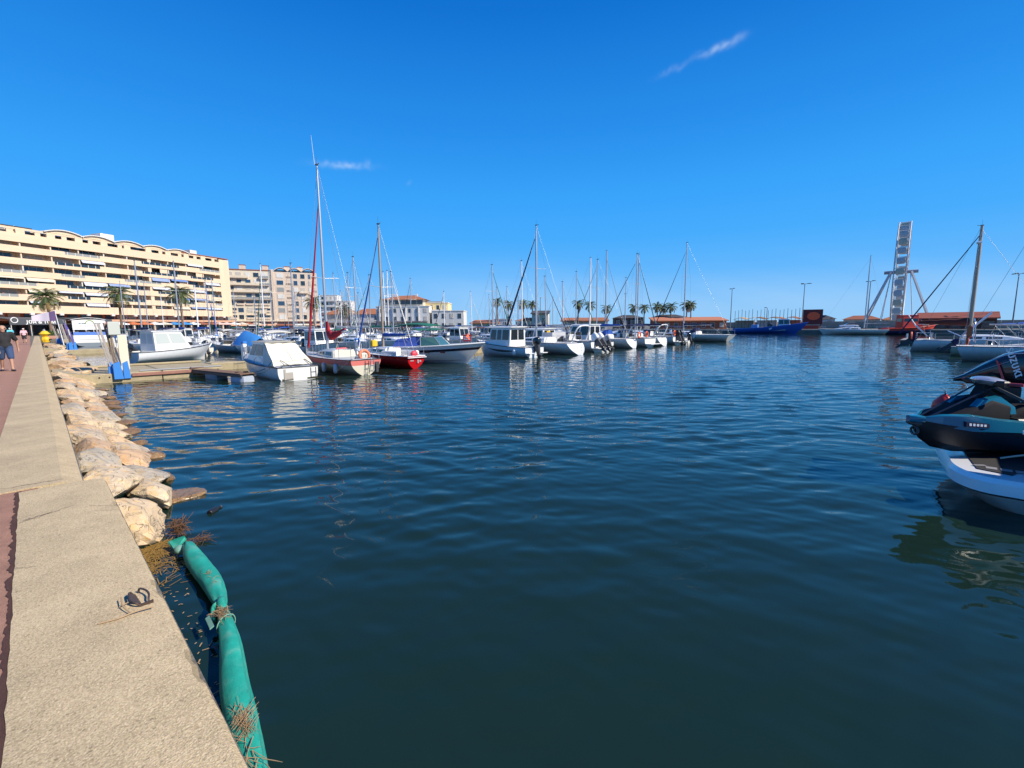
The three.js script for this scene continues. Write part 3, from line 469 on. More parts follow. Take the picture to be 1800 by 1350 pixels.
// mast, boom, stays. zm = mast foot, y0 foot height, hm = masthead height above water
function rig(T, h, { tm = 0.58, y0, hm, r = 0.065, boomL, cover, furl, furlTo = 0.92, mast = m_.alu, rakeZ = 0, tiltX = 0, spreader = 0.62, boomY, coverR = 0.11, headR = 0.05 }) {
  const z = h.S(tm, 0, 1).z, base = V(0, y0, z), head = V(tiltX, hm, z + rakeZ), at = k => base.clone().lerp(head, k);
  const mm = mesh('mast', [bar(base, at(0.75), r, r * 0.92, 8), bar(at(0.75), head, r * 0.92, r * 0.6, 8)], mast, T);
  mesh('masthead', [bar(head, head.clone().add(V(0, 0.05, 0.28)), 0.015), bar(head, head.clone().add(V(0, 0.45, 0)), 0.006), box(0.09, 0.06, 0.2, head.x, head.y + 0.02, head.z)], m_.darkGrey, mm);
  const sp = at(spreader), w = h.b(tm) * 0.8; mesh('spreader', [bar(V(sp.x - w, sp.y + 0.06, sp.z + 0.1), sp, 0.014, 0.02, 5), bar(sp, V(sp.x + w, sp.y + 0.06, sp.z + 0.1), 0.02, 0.014, 5)], m_.alu, mm);
  const bow = h.S(0.985, 0, 1), st = h.S(0.02, 0, 1), wr = 0.0085; bow.x = 0;
  if (furl) mesh('furled_headsail', [0, 1, 2].map(i => { const a = bow.clone().lerp(at(furlTo), 0.03 + 0.31 * i), b = bow.clone().lerp(at(furlTo), 0.03 + 0.31 * (i + 1)); return bar(a, b, headR * [1, 0.9, 0.62][i], headR * [0.9, 0.62, 0.35][i], 7); }), furl, T);
  mesh('forestay', bar(bow, at(furl ? furlTo : 0.97), wr, wr, 4), m_.wire, T);
  mesh('backstay', bar(V(0, st.y, st.z), head, wr, wr, 4), m_.wire, T);
  for (const s of [1, -1]) { const ch = h.S(tm - 0.03, 0, s); mesh('shroud', [bar(ch, V(sp.x + s * w, sp.y + 0.06, sp.z + 0.1), wr, wr, 4), bar(V(sp.x + s * w, sp.y + 0.06, sp.z + 0.1), at(0.97), wr, wr, 4)], m_.wire, T); }
  if (boomL) {
    const by = boomY ?? y0 + 0.85, a = V(at(0.08).x, by, z + 0.08), b = V(at(0.08).x, by + 0.06, z + boomL); const bo = mesh('boom', bar(a, b, 0.05, 0.045, 7), m_.alu, T);
    if (cover) { const rings = []; for (let i = 0; i <= 8; i++) { const k = i / 8, p = a.clone().lerp(b, k), rr = coverR * (1 - 0.55 * k) * (1 + 0.12 * Math.sin(i * 2.3)); rings.push(Array.from({ length: 9 }, (_, j) => { const an = j / 9 * 6.2832; return V(p.x + rr * 0.7 * Math.cos(an), p.y + 0.08 + rr * (Math.sin(an) + 0.4), p.z); })); } mesh('sail_cover', loft(rings, { crease: 1 }), cover, bo); }
    mesh('mainsheet', bar(b.clone().add(V(0, -0.03, -0.3)), V(0, h.s(0.1), h.S(0.1, 0, 1).z), 0.012, 0.012, 4), m_.rope, bo);
  }
  return { head, at };
}
function bimini(T, { z0, z1, w, y, m, y0 = 0.8, sag = 0.12 }) {
  const rings = []; for (let i = 0; i <= 6; i++) { const k = i / 6, z = z0 + (z1 - z0) * k, e = 1 - Math.pow(2 * k - 1, 2); rings.push([...Array.from({ length: 7 }, (_, j) => { const u = j / 6 * 2 - 1; return V(u * w / 2, y + sag * e + 0.10 * (1 - u * u), z); }), ...Array.from({ length: 7 }, (_, j) => { const u = 1 - j / 6 * 2; return V(u * w / 2 * 0.99, y - 0.03 + sag * e + 0.10 * (1 - u * u), z); })]); }
  const c = mesh('bimini_top', loft(rings, { crease: 0.7 }), m, T), zm = (z0 + z1) / 2, g = [];
  for (const s of [1, -1]) { for (const z of [z0, z1]) g.push(bar(V(s * w / 2 * 0.96, y0, zm), V(s * w / 2 * 0.98, y, z), 0.014)); g.push(bar(V(s * w / 2 * 0.97, (y0 + y) / 2, zm), V(s * w / 2 * 0.98, y + sag, zm), 0.012)); } mesh('frame', g, m_.steel, c); return c;
}
function ring(p, R, r, m, T, name = 'lifebuoy', rx = 0, ry = 0) { const g = new THREE.TorusGeometry(R, r, 8, 22); if (rx) g.rotateX(rx); if (ry) g.rotateY(ry); g.translate(p.x, p.y, p.z); return mesh(name, g, m, T); }
function clutter(T, R, h, c0, c1, y) {   // seats, coolers, ropes and bags lying in the cockpit
  const cols = [m_.white, m_.grey, m_.navy, m_.canvas, m_.darkGrey, m_.teak, m_.blueCover];
  for (let i = 0; i < 4; i++) { const t = c0 + (c1 - c0) * (0.15 + 0.8 * R()), z = h.S(t, 0, 1).z, w = 0.25 + 0.3 * R(); mesh(['seat', 'locker', 'bag', 'cool_box'][i], rbox(w, 0.22 + 0.3 * R(), 0.25 + 0.25 * R(), (R() - 0.5) * h.b(t) * 1.0, y, z, 0.04), cols[Math.floor(R() * cols.length)], T); }
}
function windscreen(T, h, t0, t1, hgt, m = m_.glass, w) {   // wrap-round screen on struts
  const za = h.S(t0, 0, 1).z, zb = h.S(t1, 0, 1).z, ww = w || h.b(t0) * 0.82, y = h.s(t0), lo = [V(-ww, y, za), V(-ww * 0.8, y + 0.02, zb), V(ww * 0.8, y + 0.02, zb), V(ww, y, za)], hi = [V(-ww * 0.9, y + hgt, za + 0.05), V(-ww * 0.62, y + hgt, zb + hgt * 0.9), V(ww * 0.62, y + hgt, zb + hgt * 0.9), V(ww * 0.9, y + hgt, za + 0.05)];
  const fr = []; for (let i = 0; i < 4; i++) { fr.push(bar(lo[i], hi[i], 0.016)); if (i < 3) { fr.push(bar(hi[i], hi[i + 1], 0.016)); fr.push(bar(lo[i], lo[i + 1], 0.016)); } }
  const f = mesh('windscreen_frame', fr, m_.alu, T); for (let i = 0; i < 3; i++) mesh('windscreen_pane', slab([lo[i + 1], lo[i], hi[i], hi[i + 1]], 0.01, 0.99, 0.02, 0.98, 0.004, 0.004), m, f); return f;
}
// ---------------------------------------------------------------- the boats moored stern-out along the first pontoon
const HULL = (m, boot = m_.antifoul, vb = 0.80) => [['hull', 0, vb, m], ['boot_stripe', vb, 1, boot]];
{ // white cuddy boat under a canvas sheet
  const T = thing('cuddy_boat', 'white cuddy boat with cream canvas sheet drawn down over its cockpit', 'boat', [8.5, 0, -21.95], 0.02);
  const h = baseBoat(T, { L: 6.7, B: 2.1, fs: 0.62, fb: 0.98, tr: 0.88, pw: 4.2, rake: 0.7, trk: -0.02, c0: 0.03, c1: 0.2, floor: 0.3, flare: 0.35 }, [['hull', 0, 0.84, m_.gel], ['boot_stripe', 0.84, 1, m_.weed]], mat(0.36, 0.40, 0.46, 0.7), m_.darkGrey, 0.028);
  const wd = mat(0.20, 0.17, 0.13, 0.25);
  const H = house(T, { z0: -2.0, z1: -4.7, w: 1.66, y0: 0.60, hgt: 1.12, rakeF: 0.95, tw: 0.84, m: m_.gel, win: wd, sideWin: [[0.06, 0.55], [0.6, 0.92]], aftWin: [], roofM: mat(0.34, 0.33, 0.29, 0.9) });
  const c = mat(0.86, 0.82, 0.70, 0.9, { map: fabricTex });
  const sheet = mesh('canvas_sheet', [loft([[1.73, -2.02, 0.72], [1.62, -1.75, 0.74], [1.25, -1.3, 0.80], [0.9, -0.72, 0.86], [0.70, -0.5, 0.9]].map(([y, z, w], i) => { const top = [], bot = []; for (let k = 0; k <= 8; k++) { const u = k / 8 * 2 - 1, s = 0.03 * Math.sin(k * 2.1 + i) + 0.06 * (1 - u * u) * (i > 0 && i < 4 ? -1 : 0.4); top.push(V(u * w, y + s, z)); bot.unshift(V(u * w, y + s - 0.02, z)); } return [...top, ...bot]; }), { crease: 0.7 }), faces([1, -1].map(s => [V(s * 0.73, 1.70, -2.03), V(s * 0.82, 0.64, -2.03), V(s * 0.88, 0.68, -0.6), V(s * 0.79, 1.25, -1.3)]))], c, T);
  mesh('sheet_seam', [tube([V(0.12, 1.77, -2.0), V(0.12, 1.64, -1.75), V(0.12, 1.24, -1.3), V(0.12, 0.92, -0.72)], 0.008, 4), tube([V(-0.8, 0.93, -0.72), V(0, 0.87, -0.72), V(0.8, 0.93, -0.72)], 0.01, 4)], mat(0.7, 0.62, 0.4, 0.9), sheet);
  for (const g of [bar(V(-0.5, 0.92, -0.7), V(-0.28, 0.64, -0.02), 0.015), bar(V(0.62, 0.92, -0.75), V(0.78, 0.72, -0.3), 0.02), bar(V(-0.75, 1.0, -0.9), V(-0.95, 0.66, -1.0), 0.014)]) mesh('sheet_tie', g, m_.darkGrey, T);
  for (const x of [-0.3, -0.18, -0.05, 0.05]) mesh('registration_mark', box(0.05, 0.07, 0.006, x, 0.47, 0.01), m_.grey, T);
  mesh('transom_fitting', [box(0.08, 0.5, 0.05, -0.62, 0.3, 0.02), box(0.34, 0.34, 0.03, -0.42, 0.22, 0.01)], mat(0.42, 0.38, 0.33, 0.8), T);
  ladder(T, 0.70, 0.04, 0.56, 0.035, m_.darkGrey, 0.24);
  for (const x of [-0.5, 0.65]) mesh('waterline_weed', box(0.5, 0.07, 0.03, x, 0.06, 0.01), m_.weed, T);
  for (const z of [-0.5, -1.8]) mesh('cleat', rbox(0.16, 0.05, 0.05, -0.97, 0.64, z), m_.black, T);
  pulpit(T, h, 0.6, 0.45, m_.steel); mesh('side_rail', [tube([V(-0.96, 0.66, -1.5), V(-0.94, 1.0, -1.9), V(-0.93, 1.0, -2.6), V(-0.95, 0.7, -2.9)], 0.014, 5)], m_.steel, T);
  mesh('mooring_line', tube([V(-0.96, 0.68, -0.5), V(-1.5, 0.45, -0.2), V(-1.9, 0.4, -0.6)], 0.016, 5), m_.ropeDark, T);
}
{ // sailing boat with a pink band
  const T = thing('sailing_boat', 'cream sailing boat with salmon band, red furled headsail and red sail cover', 'sailboat', [11.62, 0, -21.4], 0.03);
  const h = baseBoat(T, { L: 6.5, B: 2.35, fs: 0.80, fb: 1.0, tr: 0.72, pw: 2.1, rake: 1.2, trk: -0.12, dr: 0.12, c0: 0.05, c1: 0.30, cw: 0.55, floor: 0.42, NT: 18 }, [['band', 0, 0.30, m_.pink], ['hull', 0.30, 0.9, mat(0.78, 0.73, 0.58, 0.3, { map: hullTex, clearcoat: 0.3 })], ['boot_stripe', 0.9, 1, m_.antifoul]], mat(0.40, 0.42, 0.44, 0.7), mat(0.03, 0.025, 0.03, 0.5), 0.022);
  const tr = trunk(T, h, 0.32, 0.74, 1.35, 0.42, m_.gelWarm, m_.glass, 2);
  mesh('companionway', slab([V(-0.32, 0.6, -2.28), V(0.32, 0.6, -2.28), V(0.28, 1.34, -2.36), V(-0.28, 1.34, -2.36)], 0, 1, 0, 1, 0.03, 0.02), mat(0.72, 0.12, 0.14, 0.5), T);
  mesh('companionway_latch', [box(0.12, 0.06, 0.04, 0.1, 1.08, -2.27), bar(V(0.1, 1.06, -2.25), V(-0.05, 0.85, -2.2), 0.012)], m_.darkGrey, T);
  const g = new THREE.TorusGeometry(0.27, 0.075, 9, 26, Math.PI * 1.5); g.rotateZ(-Math.PI * 0.25); g.rotateX(-0.15); g.translate(0.34, 0.96, -0.62); mesh('horseshoe_buoy', g, mat(0.80, 0.22, 0.10, 0.6), T);
  mesh('liferaft_bag', rbox(0.34, 0.42, 0.2, 0.36, 0.70, -0.72, 0.06), m_.canvas, T); mesh('bag_mark', box(0.03, 0.16, 0.01, 0.42, 0.94, -0.61), m_.greenCover, T);
  mesh('seat_back', rbox(0.5, 0.5, 0.12, -0.45, 0.72, -2.1, 0.05, 0.2), m_.canvas, T);
  pushpit(T, h, 0.55); pulpit(T, h, 0.86, 0.5); lifelines(T, h, 0.2, 0.84, 4, 0.5);
  const r = rig(T, h, { tm: 0.605, y0: 1.15, hm: 11.1, r: 0.075, boomL: 0, furl: m_.redCover, furlTo: 0.83, headR: 0.07, spreader: 0.40 });
  mesh('antenna', bar(r.head.clone().add(V(-0.12, 0, 0)), r.head.clone().add(V(-0.22, 1.45, 0)), 0.012, 0.006, 5), m_.white, T);
  // mainsail bundled under its red cover, lifted boom end
  const z = h.S(0.605, 0, 1).z, pts = [V(0, 2.75, z + 0.1), V(0, 2.15, z + 0.22), V(0, 1.98, z + 0.55), V(0.05, 2.08, z + 1.1), V(0.1, 2.35, z + 1.9)], cc = new THREE.CatmullRomCurve3(pts), rings = [];
  for (let i = 0; i <= 18; i++) { const k = i / 18, p = cc.getPoint(k), tg = cc.getTangent(k), nn = V(0, -tg.z, tg.y), w = [0.10, 0.2, 0.25, 0.17, 0.05][Math.floor(k * 4)] * (1 - (k * 4 % 1)) + [0.2, 0.25, 0.17, 0.05, 0.05][Math.floor(k * 4)] * (k * 4 % 1); rings.push(Array.from({ length: 12 }, (_, j) => { const a = j / 12 * 6.2832, f = 1 + 0.1 * Math.sin(a * 3 + k * 20); return p.clone().add(V(Math.cos(a) * w * 0.55 * f, 0, 0)).addScaledVector(nn, Math.sin(a) * w * f); })); }
  mesh('sail_cover', loft(rings, { crease: 1 }), m_.redCover, T); mesh('boom', bar(V(0, 1.9, z + 0.1), V(0.1, 2.3, z + 2.1), 0.05, 0.045, 8), m_.alu, T);
  ladder(T, 0.04, 0.06, 0.74, 0.12, m_.darkGrey, 0.2); ladder(T, 0.34, 0.2, 0.95, 0.12, m_.steel, 0.2);
  mesh('rudder_gear', [box(0.2, 0.34, 0.1, 0.62, 0.50, 0.10), box(0.12, 0.4, 0.14, 0.58, 0.34, 0.12), bar(V(0.62, 0.66, 0.1), V(0.5, 0.85, -0.5), 0.02)], m_.darkGrey, T);
  fender(T, V(-1.12, 0.62, -2.2), mat(0.5, 0.54, 0.6, 0.6), 0.1, 0.5); fender(T, V(-1.04, 0.60, -1.1), mat(0.5, 0.54, 0.6, 0.6), 0.1, 0.5);
  mesh('mooring_line', bar(V(-0.7, 0.82, -0.1), V(-1.9, 0.35, 0.6), 0.01), m_.ropeDark, T);
}
{ // red sailing boat
  const T = thing('sailing_boat', 'bright red sailing boat with round stern, blue furled headsail and blue boom cover', 'sailboat', [15.35, 0, -22.45], 0.05);
  const h = baseBoat(T, { L: 6.3, B: 2.15, fs: 0.74, fb: 1.0, tr: 0.58, pw: 2.3, rake: 1.1, trk: -0.18, dr: 0.1, c0: 0.08, c1: 0.32, cw: 0.5, floor: 0.4, NT: 16 }, [['hull', 0, 0.9, m_.hullRed], ['boot_stripe', 0.9, 1, m_.antifoul]], m_.deck, m_.white, 0.03);
  trunk(T, h, 0.34, 0.74, 1.25, 0.40, m_.gel, m_.glass, 2);
  mesh('washboard', slab([V(-0.42, 0.62, -2.16), V(0.42, 0.62, -2.12), V(0.46, 1.22, -2.22), V(-0.5, 1.12, -2.22)], 0, 1, 0, 1, 0.05, 0.05), mat(0.42, 0.19, 0.07, 0.6, { map: streakTex }), T);
  mesh('coaming', [rbox(0.2, 0.3, 1.5, 0.72, 0.72, -1.4, 0.05), rbox(0.2, 0.3, 1.5, -0.72, 0.72, -1.4, 0.05)], m_.gel, T);
  rig(T, h, { tm: 0.5, y0: 1.1, hm: 8.62, r: 0.07, boomL: 2.35, cover: m_.blueCover, boomY: 1.82, furl: m_.blueCover, furlTo: 0.93, headR: 0.06, mast: m_.aluWarm, spreader: 0.5 });
  mesh('yellow_bag', rbox(0.34, 0.42, 0.26, -0.7, 1.22, -3.1, 0.06), m_.yellow, T);
  const s = [h.S(0, 0.12, 1), h.S(0, 0.12, -1)]; mesh('transom_bar', bar(s[0].clone().add(V(0.05, 0.02, 0.08)), s[1].clone().add(V(-0.05, 0.02, 0.08)), 0.028, 0.028, 6), m_.white, T);
  mesh('stern_buoy', new THREE.SphereGeometry(0.24, 16, 12).scale(1, 0.85, 0.6).translate(-0.1, 0.86, 0.08), mat(0.72, 0.05, 0.08, 0.5), T);
  mesh('transom_fitting', [box(0.1, 0.2, 0.06, 0.12, 0.42, 0.12), box(0.12, 0.22, 0.03, 0.3, 0.5, 0.11), box(0.24, 0.1, 0.02, -0.3, 0.5, 0.12)], m_.grey, T);
  pushpit(T, h, 0.5, 0.16); pulpit(T, h, 0.86, 0.5); ladder(T, -0.95, 0.7, 2.1, -3.6, m_.steel, 0.1);
}
{ // cruiser with green bimini, bow towards the open water
  const T = thing('motor_cruiser', 'white motor cruiser with dark band and green bimini, its bow outward', 'motorboat', [17.2, 0, -28.0], Math.PI + 0.5);
  const lil = mat(0.86, 0.83, 0.84, 0.2, { map: hullTex, clearcoat: 0.5, clearcoatRoughness: 0.1 });
  const h = baseBoat(T, { L: 6.9, B: 2.5, fs: 1.05, fb: 1.36, tr: 0.9, pw: 3.0, rake: 1.5, trk: 0, dr: 0.2, c0: 0.05, c1: 0.42, cw: 0.85, floor: 0.5, flare: 0.42, fp: 2.6, NT: 18 }, [['topside', 0, 0.17, lil], ['dark_band', 0.17, 0.29, mat(0.02, 0.018, 0.035, 0.2)], ['hull', 0.29, 0.9, lil], ['boot_stripe', 0.9, 1, m_.greenFoul]], m_.gel, m_.gel, 0.05);
  for (const z of [-1.9, -3.3, -4.4]) for (const s of [1, -1]) { const b = 2.5 / 2 * 0.98; mesh('porthole', rbox(0.04, 0.12, 0.34, s * (b - 0.03), 0.72, z, 0.015), m_.glass, T); }
  mesh('chine_line', [1, -1].map(s => tube(Array.from({ length: 10 }, (_, i) => h.S(0.05 + i * 0.1, 0.72, s)), 0.022, 5, 24)), mat(0.10, 0.11, 0.2, 0.4), T);
  windscreen(T, h, 0.40, 0.60, 0.62, m_.glassGreen);
  bimini(T, { z0: -0.9, z1: -3.5, w: 2.1, y: 2.45, m: m_.greenCover, y0: 1.1, sag: 0.14 });
  mesh('cockpit_canvas', [faces([1, -1].map(s => [V(s * 1.05, 1.08, -0.7), V(s * 1.06, 1.08, -2.6), V(s * 0.98, 1.75, -2.4), V(s * 0.95, 1.6, -1.0)]))], mat(0.10, 0.18, 0.62, 0.8, { map: fabricTex }), T);
  const sign = mesh('red_sign', slab([V(-0.72, 1.40, -5.65), V(-0.85, 1.40, -5.05), V(-0.85, 1.86, -5.05), V(-0.72, 1.86, -5.65)].reverse(), 0, 1, 0, 1, 0.02, 0.01), mat(0.55, 0.02, 0.03, 0.5), T);
  mesh('sign_print', [0.28, 0.5, 0.72].map(v => slab([V(-0.72, 1.40, -5.65), V(-0.85, 1.40, -5.05), V(-0.85, 1.86, -5.05), V(-0.72, 1.86, -5.65)].reverse(), 0.12, 0.88, v - 0.05, v + 0.05, 0.026, -0.01)), m_.white, sign);
  pulpit(T, h, 0.6, 0.42); fender(T, V(-1.22, 0.7, -1.2), mat(0.55, 0.5, 0.68, 0.6), 0.1, 0.62); fender(T, V(1.22, 0.7, -1.2), m_.white, 0.1, 0.5);
  mesh('bow_flag', faces([[V(0.1, 1.5, -5.9), V(0.12, 2.0, -5.8), V(0.35, 1.75, -5.7)]]), m_.orange, T);
}
{ // pilothouse boat
  const T = thing('pilothouse_boat', 'white pilothouse boat with pale blue hull and single black outboard on its stern', 'motorboat', [26.6, 0, -22.9], 0.02);
  const blueWhite = mat(0.78, 0.82, 0.87, 0.2, { map: hullTex, clearcoat: 0.5, clearcoatRoughness: 0.1 });
  const h = baseBoat(T, { L: 6.4, B: 2.4, fs: 0.78, fb: 1.25, tr: 0.92, pw: 4, rake: 0.9, trk: 0, dr: 0.2, c0: 0.04, c1: 0.3, cw: 0.9, floor: 0.35, flare: 0.35, fp: 2.6 }, [['hull', 0, 0.9, blueWhite], ['boot_stripe', 0.9, 1, m_.antifoul]], m_.deck, m_.darkGrey, 0.03);
  mesh('hull_stripe', [1, -1].map(s => loft(Array.from({ length: 9 }, (_, i) => { const t = 0.12 + i * 0.07, a = h.S(t, 0.28, s), b = h.S(t, 0.28 + 0.16 * Math.sin(Math.PI * i / 8), s); a.x += s * 0.008; b.x += s * 0.008; const c = b.clone(), d = a.clone(); c.x -= s * 0.02; d.x -= s * 0.02; return [a, b, c, d]; }), { crease: 0.4 })), m_.darkGrey, T);
  house(T, { z0: -1.75, z1: -4.2, w: 1.9, y0: 0.8, hgt: 1.5, rakeF: 0.25, tw: 0.9, m: m_.gel, over: 0.22, sideWin: [[0.06, 0.36], [0.42, 0.62], [0.68, 0.94]], frontWin: [[0.05, 0.48], [0.52, 0.95]], aftWin: [[0.08, 0.5], [0.55, 0.92]], v0: 0.35, v1: 0.88 });
  mesh('roof_rail', [bar(V(-0.7, 2.42, -2), V(-0.7, 2.42, -3.6), 0.014), bar(V(0.7, 2.42, -2), V(0.7, 2.42, -3.6), 0.014)], m_.steel, T);
  outboard(T, 0.0, 0.55, 0.05, 1.25, m_.blackGloss, 0.25); mesh('swim_step', [rbox(0.6, 0.07, 0.45, 0.8, 0.3, 0.2), rbox(0.6, 0.07, 0.45, -0.8, 0.3, 0.2)], m_.gel, T);
  fender(T, V(-1.2, 0.62, -1.0), m_.white, 0.15, 0.42); pulpit(T, h, 0.68, 0.5);
}
// generic kinds, built as often as needed with their own colours
function sail(label, x, z, turn, o = {}, group) {
  const T = thing('sailing_boat', label, 'sailboat', [x, 0, z], turn, group), L = o.L || 8.5;
  const h = baseBoat(T, { L, B: L * 0.33, fs: 0.95, fb: 1.2, tr: 0.74, pw: 2.3, rake: 1.1, trk: o.trk ?? 0.5, dr: 0.12, c0: 0.06, c1: 0.34, cw: L * 0.085, floor: 0.55, NT: o.NT || 10 }, [['hull', 0, 0.88, o.hull || m_.gel], ['boot_stripe', 0.88, 1, o.boot || m_.antifoul]], m_.deck, o.rail || m_.grey, 0.025);
  trunk(T, h, 0.35, 0.76, L * 0.2, 0.42, m_.gel, m_.glass, 2);
  if (o.hood) { const z0 = h.S(0.36, 0, 1).z; mesh('spray_hood', loft([0, 0.4, 0.8, 1].map((k, i) => Array.from({ length: 9 }, (_, j) => { const a = j / 8 * Math.PI, r = L * 0.095; return V(Math.cos(a) * r, 1.3 + Math.sin(a) * [0.62, 0.6, 0.4, 0.12][i], z0 - 0.9 * k); })), { crease: 1 }), o.hood, T); }
  rig(T, h, { tm: o.tm ?? 0.56, y0: 1.4, hm: o.hm || L * 1.25, r: o.r || 0.07, boomL: L * 0.36, cover: o.cover, coverR: o.coverR || 0.15, boomY: 2.25, furl: o.furl, headR: o.headR || 0.055, mast: o.mast || m_.alu, rakeZ: o.rakeZ || 0 });
  pushpit(T, h, 0.6); pulpit(T, h, 0.88, 0.55); if (o.detail) { lifelines(T, h, 0.16, 0.86, 5, 0.55); ladder(T, 0, 0.1, 0.7, 0.06, m_.steel, 0.28); mesh('wheel', new THREE.TorusGeometry(0.4, 0.015, 6, 24).translate(0, 1.35, -1.2), m_.steel, T); fender(T, h.S(0.35, 0.1, -1), m_.white, 0.1, 0.5); }
  if (o.buoy) ring(V(L * 0.11, 1.35, -0.05), 0.26, 0.07, m_.orange, T, 'lifebuoy');
  return T;
}
function pilot(label, x, z, turn, o = {}, group) {
  const T = thing('pilothouse_boat', label, 'motorboat', [x, 0, z], turn, group), L = o.L || 6, B = L * 0.37;
  const h = baseBoat(T, { L, B, fs: 0.75, fb: 1.2, tr: 0.92, pw: 3.8, rake: 0.9, trk: 0, dr: 0.15, c0: 0.04, c1: 0.34, cw: B * 0.38, floor: 0.35, flare: 0.35, fp: 2.6, NT: 10 }, HULL(o.hull || m_.gel, m_.antifoul, 0.9), m_.deck, o.rail || m_.navy, 0.03);
  house(T, { z0: -L * (o.a ?? 0.34), z1: -L * (o.b ?? 0.68), w: B * 0.8, y0: 0.75, hgt: o.hgt || 1.35, rakeF: o.rf ?? 0.4, m: m_.gel, win: o.win || m_.glass, roofM: o.roof, aftWin: [[0.08, 0.45], [0.55, 0.92]], v0: 0.4, v1: 0.9 });
  outboard(T, 0, 0.5, 0.05, 1.1, o.motor || m_.blackGloss, o.tilt ?? 0.5); pulpit(T, h, 0.66, 0.45); if (o.R) clutter(T, o.R, h, 0.05, 0.3, 0.35); if (o.bim) bimini(T, { z0: -0.2, z1: -L * 0.32, w: B * 0.8, y: 2.1, m: o.bim }); return T;
}
function runabout(label, x, z, turn, o = {}, group) {
  const T = thing('open_motorboat', label, 'motorboat', [x, 0, z], turn, group), L = o.L || 5.4, B = L * 0.39;
  const h = baseBoat(T, { L, B, fs: 0.66, fb: 0.98, tr: 0.92, pw: 3.8, rake: 0.8, trk: 0, dr: 0.15, c0: 0.04, c1: 0.5, cw: B * 0.38, floor: 0.3, flare: 0.4, fp: 2.6, NT: 10 }, HULL(o.hull || m_.gel, m_.antifoul, 0.9), m_.deck, o.rail || m_.grey, 0.03);
  windscreen(T, h, 0.44, 0.6, 0.42, o.screen || m_.glass); outboard(T, 0, 0.45, 0.05, 1.05, o.motor || m_.blackGloss, o.tilt ?? 0.4); pulpit(T, h, 0.62, 0.35);
  if (o.bim) bimini(T, { z0: -L * 0.12, z1: -L * 0.5, w: B * 0.82, y: 2.0, m: o.bim }); if (o.tarp) mesh('cover', loft([[0.02, 0.2], [0.12, 0.5], [0.4, 0.75], [0.55, 0.8], [0.7, 0.3]].map(([t, y]) => Array.from({ length: 9 }, (_, j) => { const u = j / 8 * 2 - 1; return V(u * h.b(t) * 0.99, h.s(t) + 0.02 + y * (1 - Math.pow(Math.abs(u), 2.4)) + (o.up || 0) * (1 - Math.abs(u)), h.S(t, 0, 1).z); })), { closed: false, crease: 0.8 }), o.tarp, T);
  else clutter(T, o.R || rng(4), h, 0.05, 0.42, 0.3); return T;
}
function cruiser(label, x, z, turn, o = {}, group) {
  const T = thing('motor_cruiser', label, 'motorboat', [x, 0, z], turn, group), L = o.L || 8.5, B = L * 0.33;
  const h = baseBoat(T, { L, B, fs: 0.95, fb: 1.45, tr: 0.94, pw: 3.2, rake: 1.6, trk: 0, dr: 0.2, c0: 0.06, c1: 0.34, cw: B * 0.38, floor: 0.5, flare: 0.42, fp: 2.6, NT: 12 }, [['hull', 0, 0.9, o.hull || m_.gel], ['boot_stripe', 0.9, 1, m_.antifoul]], m_.gel, o.rail || m_.navy, 0.035);
  trunk(T, h, 0.4, 0.9, B * 0.8, 0.5, m_.gel, m_.glass, 2); windscreen(T, h, 0.34, 0.52, 0.75, m_.glass); mesh('swim_platform', rbox(B * 0.86, 0.09, 0.7, 0, 0.3, 0.35, 0.04), m_.gel, T);
  mesh('arch', [tube([V(B * 0.45, 0.95, -L * 0.28), V(B * 0.42, 2.0, -L * 0.22), V(B * 0.3, 2.3, -L * 0.2), V(-B * 0.3, 2.3, -L * 0.2), V(-B * 0.42, 2.0, -L * 0.22), V(-B * 0.45, 0.95, -L * 0.28)], 0.07, 7, 30)], m_.gel, T);
  if (o.bim) bimini(T, { z0: -0.5, z1: -L * 0.38, w: B * 0.8, y: 2.25, m: o.bim }); if (o.motor) { outboard(T, -0.4, 0.6, 0.1, 1.35, o.motor, o.tilt ?? 0.5); outboard(T, 0.4, 0.6, 0.1, 1.35, o.motor, o.tilt ?? 0.5); } pulpit(T, h, 0.55, 0.5); if (o.R) clutter(T, o.R, h, 0.06, 0.3, 0.5); if (o.buoy) ring(V(-B * 0.3, 1.4, -0.05), 0.26, 0.07, m_.orange, T); return T;
}
const blueGrey = mat(0.80, 0.82, 0.85, 0.22, { map: hullTex, clearcoat: 0.4, clearcoatRoughness: 0.1 });
sail('white sailing boat with tall mast and navy furled headsail beside the pilothouse boat', 31.0, -21.6, 0, { L: 9.2, hm: 11, tm: 0.53, trk: 0.7, hull: blueGrey, furl: m_.navy, headR: 0.10, r: 0.09, detail: 1, NT: 16, rail: m_.navy });
cruiser('white hardtop cruiser with pair of white tilted outboards on its stern', 35.6, -23.0, 0, { L: 7.6, motor: m_.white, tilt: 0.75, R: rng(12) });
{ const T = pilot('white cabin boat with cream canvas enclosure and yellow notice', 33.4, -25.5, 0, { L: 6.6, a: 0.22, b: 0.62, R: rng(2) }); mesh('yellow_notice', box(0.5, 0.32, 0.02, -0.2, 1.75, -1.38), m_.yellow, T); mesh('canvas_enclosure', [box(2.0, 0.9, 0.04, 0, 1.35, -0.3), box(0.04, 0.9, 1.1, -1.0, 1.35, -0.85), box(0.04, 0.9, 1.1, 1.0, 1.35, -0.85)], mat(0.5, 0.5, 0.52, 0.7), T); }
pilot('white wheelhouse boat with arched rear window and white flat roof', 39.2, -24.3, 0, { L: 7.2, a: 0.2, b: 0.6, hgt: 1.7, rf: 0.7, motor: m_.grey, R: rng(3) });
